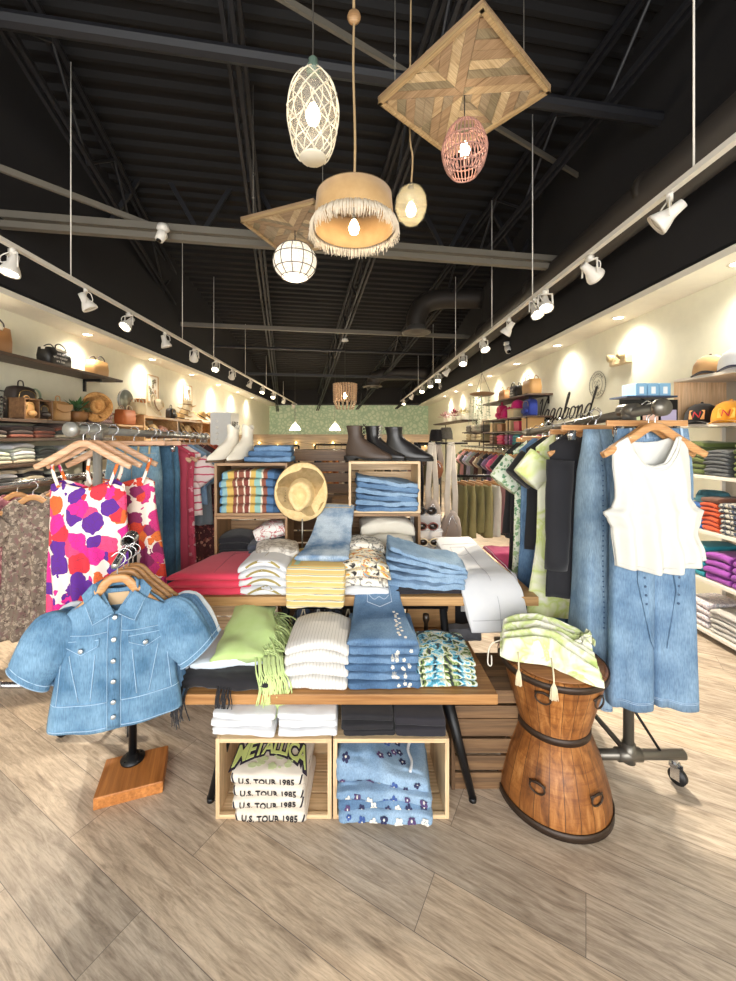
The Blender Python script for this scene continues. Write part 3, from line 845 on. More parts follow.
# ---- stacked crates on the high table
ZC = HT
crate('brown wooden crate holding black and printed tees, under the one with striped sweaters', (-.63, 2.42, ZC), .44, .32, .32, .03, mid)
crate('brown wooden crate with rainbow striped sweaters, on the left crate tower', (-.63, 2.42, ZC + .322), .44, .32, .32, .03, mid)
crate('dark wooden crate with cream sweaters, under the pale crate of folded jeans', (.185, 2.5, ZC), .45, .32, .32, 0, (W_mid, W_midZ))
crate('pale wooden crate with folded light jeans, topmost of the right crate tower', (.185, 2.5, ZC + .322), .45, .325, .32, 0, pine)
ZCT = ZC + .644
crate('pale wooden crate on the floor under the left end of the high table', (-.80, 2.52, 0), .46, .46, .32, 0, pine, slats=4)
# dark crates standing behind
crate('dark brown slatted crate behind the straw cowboy hat, upper one', (-.28, 3.35, .98), .62, .42, .3, PI, old, slats=5)
crate('dark brown slatted crate behind the straw cowboy hat, lower one', (-.28, 3.35, .5), .62, .48, .3, PI, old, slats=5)
crate('dark brown slatted crate on the floor behind the hat, lowest of the tower', (-.28, 3.35, .0), .62, .5, .3, PI, old, slats=5)
crate('pale slatted crate between the hat and the right crate tower', (-.02, 3.2, .55), .3, .5, .3, PI, mid, slats=5)
crate('pale slatted crate on the floor under the other pale one behind the hat', (-.02, 3.2, .0), .3, .55, .3, PI, mid, slats=5)
crate('dark wooden crate on the floor right of the low table', (.62, 2.0, 0), .42, .30, .3, PI, old)
crate('dark wooden crate on the floor right of the low table, upper one', (.62, 2.0, .302), .42, .12, .3, PI, old, slats=2)
# ================================================================= FOLDED GOODS
white = fabric('#dddee0', '#cfd1d6'); cream = fabric('#e6e0d2', '#d6cfbf', 160)
D_lt = denim('#6a8aab', '#98b3cd'); D_md = denim('#496a8f', '#7292b4'); D_dk = denim('#38567a', '#587a9e'); D_jk = denim('#4a7293', '#7aa0be', 7)
# concert tees in left crate
M_tee = fabric('#e2dace', '#d2c8ba')
tees = []
z = .012
for i in range(4):
    h = .047
    pw = posword(i, 4)
    mb = folded_mb(.28, .30, h * 1.05, 60 + i * 4, .005, 1, arch=(0 if i == 0 else .006, .008), bul=.005)
    o = obj('folded_tee', mb, M_tee, loc=(-.335 + (.012, -.004, .008, -.002)[i], 1.685 + (.0, .0, .0, .0)[i], z), rot=(0, 0, (-.03, .02, -.04, -.02)[i]))
    tag(o, f'beige folded concert tee in the left pine crate, {pw} of four', 'folded t-shirt', 'concert tees in the left pine crate')
    tx = textmb('U.S. TOUR 1985', .031, 0, .0006, 1.02, bold=.0006)
    xf(tx, Matrix.Translation((.0, 0, h * .52)) @ Matrix.Rotation(PI / 2, 4, 'X'))
    project(tx, o, (0, 1, 0), .0035); flat('tour_lettering', tx, plain('#1c1a20', .8), o)
    sw = MB()
    for sx in (-1, 1):
        pts = crom([(sx * .124, 0, .008), (sx * .130, 0, .022), (sx * .136, 0, .044)], 5)
        sw.tube(pts, (.0045, .001), 4)
    xf(sw, Matrix.Identity(4)); project(sw, o, (0, 1, 0), .001)
    flat('side_print', sw, plain('#23202a', .8), o); tees.append(o); z += h
top = tees[-1]
# band name laid over the top shirt
art = MB()
wd = textmb('METALLICA', .078, 0, .0008, .84, 3, .0016)
xf(wd, Matrix.Translation((.0, -.02, .2)))
wd.v = [(x * (.25 / .30), y - 1.8 * x * x - .004 + (y + .02) * (.35 + 22 * x * x), z) for x, y, z in wd.v]
bk = MB(); bk.v = [(x * 1.012 , y * 1.0, z) for x, y, z in wd.v]; bk.f = list(wd.f); bk.m = list(wd.m)
shp = textmb('METALLICA', .078, 0, .0006, .84, 3, .0085); xf(shp, Matrix.Translation((0, -.02, .2)))
shp.v = [(x * (.25 / .30), y - 1.8 * x * x - .004 + (y + .02) * (.35 + 22 * x * x), z) for x, y, z in shp.v]
project(shp, top, (0, 0, -1), .0022); flat('print_outline', shp, plain('#2a2235', .8), top)
project(wd, top, (0, 0, -1), .0040); flat('band_lettering', wd, plain('#cfdc8a', .8), top)
bl = MB()
for sx in (-1, 1):
    bl.plate([(sx * .108, .01), (sx * .12, .005), (sx * .118, -.05), (sx * .132, -.10), (sx * .128, -.125), (sx * .112, -.08), (sx * .114, -.04)], .2, .2008, 0, 'xy')
project(bl, top, (0, 0, -1), .0030); flat('lightning_print', bl, plain('#2a2235', .8), top)
gb = MB(); rr = random.Random(3)
for k in range(26):
    x, y = rr.uniform(-.085, .085), rr.uniform(-.125, -.055); r = rr.uniform(.006, .02)
    gb.plate([(x + r * math.cos(a) * rr.uniform(.6, 1.2), y + r * .7 * math.sin(a) * rr.uniform(.6, 1.2)) for a in [q * PI / 4 for q in range(8)]], .2, .2006, 0, 'xy')
project(gb, top, (0, 0, -1), .0024); flat('faded_print', gb, plain('#c5cfa0', .8), top)
# flowered jean shorts in right crate
fl_cols = [plain('#2b2f55', .8), plain('#e8e4da', .8), plain('#3d5a9a', .8), plain('#56406e', .8)]
z = .012
def flower(mb, x, y, r, mi, plane='xy', n=5, a0=0):
    for k in range(n):
        a = a0 + 2 * PI * k / n; cx, cy = x + r * .62 * math.cos(a), y + r * .62 * math.sin(a)
        mb.plate([(cx + r * .38 * math.cos(q * PI / 4), cy + r * .38 * math.sin(q * PI / 4)) for q in range(8)], .0 if plane == 'xz' else .4, .0008 if plane == 'xz' else .4008, mi, plane)
    mb.plate([(x + r * .22 * math.cos(q * PI / 3), y + r * .22 * math.sin(q * PI / 3)) for q in range(6)], -.0002 if plane == 'xz' else .4, .0008 if plane == 'xz' else .4012, 1, plane)
for i in range(4):
    h = (.042, .042, .042, .048)[i]; pw = posword(i, 4)
    mb = folded_mb(.36, .27, h * 1.1, 90 + i * 5, .009, 2, arch=(0 if i == 0 else .012, .016), bul=.012)
    if i == 3: mb.v = [(x, y, zz + max(0, .08 - x) * .22 * (zz / h)) for x, y, zz in mb.v]
    o = obj('folded_shorts', mb, D_lt if i != 1 else D_md, loc=(.115 + (.01, -.005, .006, .0)[i], 1.66 + (.0, .006, -.006, .01)[i], z), rot=(0, 0, (-.06, .03, -.08, -.1)[i]))
    tag(o, f'light blue flowered jean shorts in the right pine crate, {pw} of four', 'folded shorts', 'flowered jean shorts in the right pine crate')
    rr = random.Random(40 + i); fm = MB()
    for k in range(7):
        x = -.14 + .047 * k + rr.uniform(-.012, .012); flower(fm, x, h * rr.uniform(.35, .7), rr.uniform(.011, .017), rr.randrange(4), 'xz', 5, rr.random())
    project(fm, o, (0, 1, 0), .003); flat('embroidered_flowers', fm, fl_cols, o)
    if i == 3:
        fm = MB()
        for k in range(12): flower(fm, rr.uniform(-.15, .12), rr.uniform(-.12, .02), rr.uniform(.010, .017), rr.randrange(4), 'xy', 5, rr.random())
        project(fm, o, (0, 0, -1), .003); flat('embroidered_flowers', fm, fl_cols, o)
        wb = MB().tube(crom([(.11, -.11, .1), (.118, -.06, .1), (.105, 0, .1), (.12, .06, .1)], 5), (.004, .006), 6)
        project(wb, o, (0, 0, -1), .004); obj('waistband', wb, fabric('#dfe3ea'), o)
    z += h
# on top of the crates, under the low table
ZK = .317
stack('folded_tee', 'folded t-shirt', 'plain white shirt', 'at the left end of the pine crates', (-.44, 1.70, ZK), 3, .25, .25, .031, [white], -.04, .005, .0, 5, 'white shirts on the pine crates', taper=.12)
stack('folded_tee', 'folded t-shirt', 'plain white shirt', 'on the crates beside the black trousers', (-.185, 1.70, ZK), 3, .235, .25, .031, [white], .02, .005, 0, 15, 'white shirts on the pine crates')
blk = fabric('#1d1c22', '#141318'); blk2 = fabric('#232129')
stack('folded_leggings', 'folded trousers', 'black folded trousers', 'on the crates beside the white shirts', (.05, 1.69, ZK), 3, .205, .24, .030, [blk], 0, .003, 0, 25, 'black trousers on the pine crates')
stack('folded_leggings', 'folded trousers', 'black folded trousers', 'at the right end of the crates', (.262, 1.69, ZK), 2, .20, .25, .042, [blk2], -.02, .003, 0, 35, 'black trousers on the pine crates')
# ---- goods on the low table
# black fringed top hanging over the left end
mbk = folded_mb(.42, .30, .05, 7, .012, 1, arch=(0, .01), bul=.01)
o = obj('fringed_top', mbk, blk, loc=(-.52, 1.78, LT), rot=(0, 0, -.06))
tag(o, 'black fringed top folded on the left end of the low table', 'folded top')
fr = MB(); rr = random.Random(8)
for k in range(36):
    if k == 18: obj('fringe', fr, blk, o); fr = MB()
    x = (-.18 if k < 18 else 0) + rr.uniform(-.03, .03); l = rr.uniform(.06, .14)
    fr.tube(crom([(x, -.14, .035), (x, -.168, .01), (x + rr.uniform(-.01, .01), -.175, -.03), (x + rr.uniform(-.02, .02), -.178, -l)], 3), .0022, 4)
obj('fringe', fr, blk, o)
mbk = folded_mb(.36, .30, .038, 17, .009, 1, arch=(0, .01), taper=.1)
o = obj('folded_tee', mbk, fabric('#dfe8ef', '#c9d8e4'), loc=(-.545, 1.85, LT + .054), rot=(0, 0, .2)); tag(o, 'pale blue top between the black and the lime green top', 'folded top')
G_lime = fabric('#c4d99a', '#a9c574')
def limefn(mb):
    return mb
path = crom([(0, .30, .02), (0, .22, .085), (0, .10, .088), (0, -.02, .055), (0, -.13, .018)], 5)
mbk = ribbon_mb([(p.y, p.z) for p in path], [(0, .08), (.4, .105), (1, .135)], .045, 4, .024, 48)
o = obj('fringed_top', mbk, G_lime, loc=(-.49, 1.84, LT + .075), rot=(0, 0, .08)); tag(o, 'lime green top with long fringe on the left of the low table', 'folded top')
fr = MB(); rr = random.Random(18)
for k in range(190):
    y = rr.uniform(-.13, .20); z0 = .055 if y > -.02 else .03
    a = Vector((.09 + rr.uniform(-.02, .03), y, z0 + .02 * rr.random())); l = rr.uniform(.06, .14)
    dirx = l * rr.uniform(.4, 1); dy = -rr.uniform(.0, .15)
    end = a + Vector((dirx, dy, -.03 - .045 * rr.random()))
    if a.y + dy < -.17: end.z -= rr.uniform(.04, .13); end.x = a.x + dirx * .4
    md = (a + end) / 2 + Vector((rr.uniform(-.02, .02), rr.uniform(-.02, .02), .018))
    fr.tube(crom([a, md, end], 4), .0026, 4)
for k in range(46):
    x = rr.uniform(.05, .17); l = rr.uniform(.07, .17)
    fr.tube(crom([(x, -.13, .03), (x + .015, -.20, .0), (x + .03 + rr.uniform(-.02, .02), -.225, -.05), (x + .03 + rr.uniform(-.03, .03), -.228, -.03 - l)], 4), .0026, 4)
tag(obj('fringe', fr, [fabric('#cfe0a0', '#b9d084')], o), kind='stuff')
wr = stripes([(0, '#dcdad6'), (.62, '#b4b1ad'), (.74, '#dcdad6')], .014, 0, warp=.004, key='rib')
stack('ribbed_top', 'folded t-shirt', 'white ribbed top', 'in the middle of the low table', (-.155, 1.79, LT), 4, .265, .30, .044, [wr], -.02, .006, .03, 45, 'white ribbed tops on the low table', layers=1)
def jeans_stack(nm, desc, where, base, n, w, d, h, mats, group, seed, rz=0):
    return stack(nm, 'folded jeans', desc, where, base, n, w, d, h, mats, rz, .007, 0, seed, group, layers=3)
js = jeans_stack('folded_jeans', 'embroidered blue jeans', 'in the middle of the low table', (.115, 1.83, LT), 5, .30, .36, .034, [D_dk, D_md, D_dk, D_md, D_md], 'embroidered blue jeans on the low table', 55)
for k, o in enumerate(js):
    rr = random.Random(k); fm = MB()
    for q in range(4): flower(fm, .04 + rr.uniform(0, .08), rr.uniform(.008, .028), .008, 1, 'xz', 5, rr.random())
    project(fm, o, (0, 1, 0), .001); flat('white_embroidery', fm, fl_cols, o)
path = crom([(.36, .16), (.26, .12), (.12, .045), (0, .022), (-.12, .02), (-.175, .012)], 5)
mbk = ribbon_mb([(p.x, p.y) for p in path], [(0, .095), (.5, .125), (1, .148)], .034, 14, .005, 30)
o = obj('folded_jeans', mbk, D_md, loc=(.115, 1.84, LT + .172)); tag(o, 'blue jeans showing their back pocket, lying on the embroidered jeans stack', 'folded jeans')
pk = MB().tube([(-.05, .2, .3), (.06, .2, .3), (.065, .12, .3), (.005, .085, .3), (-.055, .12, .3)], (.0012, .0022), 4, closed=True)
pk.tube(crom([(-.045, .16, .3), (-.02, .135, .3), (.005, .15, .3), (.03, .135, .3), (.055, .16, .3)], 3), (.001, .0018), 4)
project(pk, o, (0, 0, -1), .0015); flat('back_pocket', pk, fabric('#b9cbe0'), o)
em = MB(); rr = random.Random(77)
for q in range(16): flower(em, .085 + rr.uniform(-.02, .02), -.16 + q * .014, .007, 1, 'xy', 5, rr.random())
project(em, o, (0, 0, -1), .001); flat('white_embroidery', em, fl_cols, o)
M_gt = blotch([(.36, '#20262b'), (.44, '#59b0cf'), (.52, '#e8e3cf'), (.58, '#6f8a3f'), (.64, '#2a3136')], 26)
M_gt2 = fabric('#272c2f')
gt = stack('graphic_tee', 'folded t-shirt', 'dark tropical print tee', 'at the low table right end', (.385, 1.79, LT), 4, .25, .26, .027, [M_gt, M_gt, M_gt, M_gt], 0, .004, .012, 65, 'tropical graphic tees on the low table', layers=1)
nk = MB(); nk.plate([(.11 * math.cos(a), .055 + .075 * math.sin(a)) for a in [PI * q / 12 for q in range(13)]], .3, .301, 0, 'xy'); project(nk, gt[-1], (0, 0, -1), .001); flat('plain_yoke', nk, M_gt2, gt[-1])
nk = MB().box((.005, .10, .3), (.035, .015, .001)); project(nk, gt[-1], (0, 0, -1), .0025); flat('neck_label', nk, plain('#e8e8e4'), gt[-1])
# between the tables
t = thing('storage_bin', 'grey blue tray of sandals behind the lime green top', 'tray', (-.12, 2.14, LT))
flat('tray', MB().box((0, 0, .006), (.42, .2, .01)).box((0, -.1, .04), (.42, .008, .075)).box((0, .1, .04), (.42, .008, .075)).box((-.21, 0, .04), (.008, .2, .075)).box((.21, 0, .04), (.008, .2, .075)), plain('#8592a3', .5), t, bevel=.002)
for i in range(5):
    s = thing('sandal', f'dark flip-flop sandal standing in the grey tray, {["leftmost", "second from the left", "middle", "second from the right", "rightmost"][i]}', 'sandal', (-.27 + i * .078, 2.12, LT + .02), 0, 'sandals in the grey tray')
    obj('sole', MB().lathe([(0, -.008), (.032, -.008), (.034, 0), (.032, .008), (0, .008)], 20, M=Matrix.Translation((0, 0, .075)) @ Matrix.Scale(2.2, 4, (0, 0, 1)) @ Matrix.Rotation(PI / 2, 4, 'X')), plain(['#3c4558', '#26262c', '#4a505c', '#33281f', '#2a2a34'][i]), s)
    obj('strap', MB().tube(crom([(-.03, -.012, .06), (-.012, -.03, .09), (0, -.012, .12), (.012, -.03, .09), (.03, -.012, .06)], 4), .004, 6), plain(['#c8b9a0', '#d8d4cc', '#1a1a1c', '#d6c7a8', '#1a1a1c'][i]), s)
t = thing('wooden_box', 'light wooden box with a slanting grain, between the two tables', 'box', (.42, 2.24, LT), 0)
flat('body', MB().box((0, 0, .085), (.26, .09, .17)), wood('#b98a55', '#d6ad7b', 'X', .6), t, bevel=.003)
flat('lid', MB().box((0, 0, .178), (.265, .095, .014)), wood('#b98a55', '#d6ad7b', 'X', .6), t, bevel=.003)
t = thing('shoulder_bag', 'black bag with a white patch standing behind the low table at right', 'bag', (.66, 2.3, .424))
obj('body', folded_mb(.26, .14, .24, 81, .008, 1), blk, t); obj('strap', MB().tube(crom([(-.08, -.05, .22), (-.07, -.08, .27), (.02, -.08, .27), (.06, -.05, .22)], 4), .008, 6), blk, t)
flat('patch', MB().box((-.03, -.072, .13), (.08, .006, .05)), plain('#dedede'), t)
t = thing('necklace_stand', 'dark dark-knobbed wooden display peg behind the tropical tees', 'display peg', (.36, 2.03, LT))
obj('peg', MB().lathe([(.045, 0), (.045, .012), (.012, .02), (.01, .1), (.018, .12), (.016, .145), (0, .15)], 16), plain('#33281f', .3), t)
mbk = folded_mb(.20, .12, .045, 82, .008, 1, arch=(0, .01)); o = obj('folded_cardigan', mbk, blk, loc=(-.29, 2.0, LT)); tag(o, 'black garment folded behind the lime green fringe', 'folded top')
mbk = folded_mb(.18, .10, .05, 84, .010, 1, arch=(0, .01)); o = obj('folded_scarf', mbk, fabric('#3c3c42', '#77777c'), loc=(.56, 2.08, LT)); tag(o, 'grey and black garment folded behind the tropical tees', 'folded top')
# ---- goods on the high table
coral = fabric('#e0435e', '#cf3450')
base = (-.74, 2.19, HT)
for i in range(3):
    path = crom([(.24, .02 + .012 * (2 - i)), (.12, .02), (-.05, .018), (-.18, .016)], 5)
    mbk = ribbon_mb([(p.x, p.y) for p in path], [(0, .13), (.45, .165), (1, .215)], .036, 100 + i, .006, 30, cx=[(0, .07), (1, -.0)])
    o = obj('folded_trousers', mbk, coral, loc=(base[0], base[1], HT + .002 + .036 * i), rot=(0, 0, .02 * i - .02)); tag(o, f'coral red trousers on the high table, {posword(i, 3)} of three', 'folded trousers', 'coral red trousers on the high table')
sm = MB().tube([(.03, .2, .3), (.02, -.16, .3)], (.001, .0018), 4).tube([(.10, .2, .3), (.04, .17, .3), (.03, .12, .3)], (.001, .0018), 4)
project(sm, o, (0, 0, -1), .0012); flat('seam', sm, fabric('#b82c45'), o)
ol = blotch([(.42, '#eeece6'), (.5, '#b9a768'), (.58, '#8b7f4a')], 16)
gm = stack('graphic_tee', 'folded t-shirt', 'white tee with olive arch print', 'beside the coral trousers', (-.455, 2.14, HT), 4, .26, .28, .036, [white], -.02, .006, .035, 110, 'white tees with olive prints', layers=1)
for k, o in enumerate(gm):
    am = MB().tube(crom([(-.085, 0, .008), (-.05, 0, .03), (0, 0, .04), (.05, 0, .03), (.085, 0, .008)], 4), (.007, .001), 4); 
    az = .035 * min(k, 3) / 3
    am.v = [(x, y, z + az * .8) for x, y, z in am.v]
    project(am, o, (0, 1, 0), .001); flat('arch_print', am, fabric('#a8985a', '#857640'), o)
mbk = folded_mb(.24, .24, .09, 120, .014, 2, arch=(0, .02)); o = obj('folded_tee', mbk, blotch([(.45, '#e3ded6'), (.52, '#a39a90'), (.6, '#d8d2c8')], 20), loc=(-.44, 2.28, HT + .09), rot=(0, 0, .2)); tag(o, 'grey and white printed tee draped over the olive print tees', 'folded t-shirt')
# jean with yellow striped shorts, pushed over the edge
ys = stripes([(0, '#d9b975'), (.42, '#e6dcc0'), (.58, '#7f8ea3'), (.66, '#dcc07c'), (.86, '#a9c3a6'), (.93, '#d6b268')], .024, 2, warp=.006, key='y')
for i in range(5):
    mbk = folded_mb(.285, .40, .034, 130 + i * 3, .005, 1, taper=-.05, arch=(0, 0))
    zz = HT + .002 + i * .031
    mbk.v = [(x, y, z - max(0, -.155 - y) * (.9 if i > 0 else .9)) for x, y, z in mbk.v]
    o = obj('folded_shorts', mbk, ys, loc=(-.185, 2.135, zz), rot=(0, 0, -.05)); tag(o, f'yellow striped folded fabric shorts lying over the table edge, {posword(i, 5)} of five', 'folded shorts', 'yellow striped shorts at the edge of the high table')
path = crom([(.36, .20), (.30, .175), (.18, .09), (.06, .03), (-.06, .015), (-.12, .006)], 6)
mbk = ribbon_mb([(p.x, p.y) for p in path], [(0, .10), (.4, .115), (1, .14)], .032, 150, .006, 30, cx=[(0, .05), (.6, .01), (1, 0)])
o = obj('folded_jeans', mbk, denim('#4f79a5', '#c4d4e2', 7), loc=(-.165, 2.18, HT + .165), rot=(0, 0, -.05)); tag(o, 'faded blue jeans laid over the yellow striped shorts', 'folded jeans')
wb = MB().tube([(-.05, .34, .4), (.145, .34, .4)], (.001, .002), 4).tube([(-.05, .305, .4), (.145, .305, .4)], (.001, .0018), 4)
project(wb, o, (0, 0, -1), .0012); flat('waistband_seam', wb, fabric('#d8b878'), o)
M_gr = blotch([(.36, '#2f2c2b'), (.43, '#e5dcc8'), (.5, '#ece6d8'), (.56, '#e2bd4e'), (.6, '#cf5b3d'), (.66, '#7fb0b8')], 22)
M_wb = blotch([(.44, '#e9e4d8'), (.5, '#3a3734'), (.55, '#e9e4d8')], 18)
stack('graphic_tee', 'folded t-shirt', 'cream graphic tee', 'in the middle of the high table', (.045, 2.14, HT), 4, .26, .28, .036, [white, M_wb, M_gr, M_gr], 0, .007, .035, 160, 'cream graphic tees on the high table', layers=1)
stack('graphic_tee', 'folded t-shirt', 'white and black printed tee', 'behind the cream graphic tees', (.03, 2.33, HT), 3, .26, .2, .06, [M_wb], .1, .01, .03, 170, 'black and white printed tees', layers=1)
stack('folded_tee', 'folded t-shirt', 'charcoal grey tee under the light blue jeans', '', (.34, 2.15, HT), 1, .44, .24, .03, [blk2], 0, .004, 0, 175, None)
for i in range(5):
    mbk = folded_mb(.40, .26, .032, 180 + i * 3, .014, 3, 26, bul=.012, arch=(0 if i == 0 else .0, 0))
    mbk.v = [(x, y, z + (.10 * (i / 4)) * max(0, (.2 - x) / .4) ** 1.3) for x, y, z in mbk.v]
    o = obj('folded_jeans', mbk, D_lt, loc=(.36 + .004 * i, 2.15, HT + .03 + i * .022), rot=(0, 0, -.1 + .02 * i)); tag(o, f'light blue jeans at the high table front, {posword(i, 5)} of five', 'folded jeans', 'light blue jeans at the front of the high table')
WJ = fabric('#dfdfe0', '#d0d2d8')
for i in range(4):
    dz = .017 * (3 - i); path = crom([(.42 - .0 * i, .085 + .02 * i), (.25, .06 + .018 * i), (.05, .03 + .016 * i), (-.10, .016 + .014 * i), (-.165 - .006 * i, -.03), (-.178 - .010 * i, -.10 - .004 * i), (-.18 - .012 * i, -.135 - .008 * i)], 5)
    mbk = ribbon_mb([(p.x, p.y) for p in path], [(0, .115), (.3, .135), (.6, .155), (1, .145)], .018, 200 + i, .005, 30, cx=[(0, -.03), (.5, .0), (1, .02)])
    o = obj('white_jeans', mbk, WJ, loc=(.68, 2.17, HT + .005), rot=(0, 0, .06)); tag(o, f'white jeans draped over the right table edge, {posword(i, 4)} of four', 'folded jeans', 'white jeans draped over the table edge')
sm = MB().tube([(-.13, .30, .5), (.10, .30, .5)], (.001, .002), 4).tube([(-.09, .26, .5), (.0, .26, .5), (-.0, .18, .5), (-.045, .155, .5), (-.09, .18, .5)], (.001, .002), 4, closed=True)
project(sm, o, (0, 0, -1), .0012); flat('pocket_seam', sm, fabric('#b9b9be'), o)
sm = MB().tube([(.0, .24, .5), (.01, -.12, .5)], (.001, .002), 4).tube([(.12, .24, .5), (.15, -.12, .5)], (.001, .002), 4); project(sm, o, (0, 0, -1), .0012); flat('leg_seam', sm, fabric('#b9b9be'), o)
sm = MB().tube([(-.12, 0, -.10), (.155, 0, -.10)], (.001, .002), 4).tube([(.02, 0, .0), (.02, 0, -.14)], (.001, .002), 4); project(sm, o, (0, 1, 0), .0012); flat('hem_seam', sm, fabric('#b9b9be'), o)
# sunglasses display
t = thing('sunglasses_stand', 'clear stepped stand for three sunglasses on the high table', 'display stand', (.47, 2.55, HT))
st = MB()
for k in range(3): st.box((0, .05 * k, .10 + .09 * k), (.20, .045, .006)).box((0, .02 + .05 * k, .06 + .085 * k), (.20, .004, .11))
flat('steps', st.box((0, .06, .003), (.2, .16, .006)), glassy('#d9d9d9', .35), t)
for k, (fc, nm) in enumerate((('#e2d0ae', 'cream framed sunglasses on the lowest step of the stand'), ('#6b3228', 'dark red sunglasses on the middle step of the stand'), ('#161616', 'black sunglasses on the top step of the stand'))):
    g = thing('sunglasses', nm, 'sunglasses', (.47, 2.55 + .05 * k, HT + .103 + .09 * k), 0, 'sunglasses on the stand')
    fmb = MB()
    for sx in (-1, 1):
        fmb.tube([(sx * .036 + .03 * math.cos(a), -.01, .028 + .023 * math.sin(a)) for a in [2 * PI * q / 18 for q in range(18)]], .0045, 6, closed=True)
        fmb.tube([(sx * .068, -.01, .036), (sx * .072, .04, .03)], .003, 6)
    fmb.tube([(-.008, -.01, .035), (.008, -.01, .035)], .004, 6)
    obj('frame', fmb, plain(fc, .25), g)
    for sx in (-1, 1): obj('lens', MB().lathe([(0, -.001), (.03, -.001), (.03, .001), (0, .001)], 18, (sx * .036, -.01, .028), M=Matrix.Scale(.78, 4, (0, 0, 1)) @ Matrix.Rotation(PI / 2, 4, 'X')), plain('#2a1f18', .08), g)
# ---- goods in the crate towers
tee_b = stack('folded_tee', 'folded t-shirt', 'black folded tee', 'inside the lower left crate', (-.74, 2.57, ZC + .012), 4, .2, .24, .042, [blk], 0, .006, .01, 210, 'black tees in the lower left crate')
stack('folded_tee', 'folded t-shirt', 'slate grey tee', 'inside the lower left crate', (-.535, 2.50, ZC + .012), 4, .24, .26, .036, [fabric('#4a525e', '#3c434e')], .1, .008, .01, 220, 'slate grey tees in the lower left crate')
mbk = folded_mb(.2, .2, .07, 230, .014, 2, arch=(0, .02)); o = obj('folded_tee', mbk, blotch([(.45, '#eae6e0'), (.5, '#b8373c'), (.56, '#eae6e0')], 22), loc=(-.53, 2.56, ZC + .165), rot=(0, -.2, .2)); tag(o, 'white tee with a red print lying on the slate grey tees', 'folded t-shirt')
ss = stripes([(0, '#5580a8'), (.08, '#84a9ab'), (.16, '#c4a65a'), (.26, '#86503f'), (.31, '#d6c9b4'), (.33, '#86503f'), (.41, '#d6c9b4'), (.43, '#7c4038'), (.5, '#d6c9b4'), (.52, '#c4a65a'), (.6, '#86b0aa'), (.68, '#d6c9b4'), (.71, '#86503f'), (.78, '#4a6c92'), (.88, '#34506f')], .39, 0, warp=.02, key='sw')
stack('striped_sweater', 'folded sweater', 'rainbow striped sweater', 'in the upper left crate', (-.635, 2.545, ZC + .322 + .012), 5, .375, .25, .050, [ss], .03, .008, .014, 240, 'rainbow striped sweaters', layers=2)
cm = stack('cream_sweater', 'folded sweater', 'thick cream sweater', 'in the lower right crate', (.20, 2.62, ZC + .012), 3, .335, .26, .078, [cream], 0, .010, .035, 250, 'thick cream sweaters', layers=2)
for i in range(6):
    mbk = folded_mb(.385, .24, .034, 260 + i * 3, .014, 3, bul=.012)
    mbk.v = [(x, y, z + (.06 * (i / 5)) * max(0, (.19 - x) / .38)) for x, y, z in mbk.v]
    o = obj('folded_jeans', mbk, D_lt if i % 2 else D_md, loc=(.20, 2.60, ZC + .322 + .012 + i * .027), rot=(0, 0, -.04 + .015 * i)); tag(o, f'blue jeans in the crate under the black boots, {posword(i, 6)} of six', 'folded jeans', 'jeans in the pale upper crate')
# on top of the left tower
for i in range(3): 
    mbk = folded_mb(.29 - .03 * i, .22, .036, 280 + i * 3, .009, 2, arch=(0, .0)); o = obj('folded_jeans', mbk, D_md if i != 1 else D_dk, loc=(-.54 + .01 * i, 2.57, ZCT + .033 * i), rot=(0, 0, .05 * i)); tag(o, f'blue jeans folded beside the white cowboy boots, {posword(i, 3)} of three', 'folded jeans', 'jeans on the left crate tower')
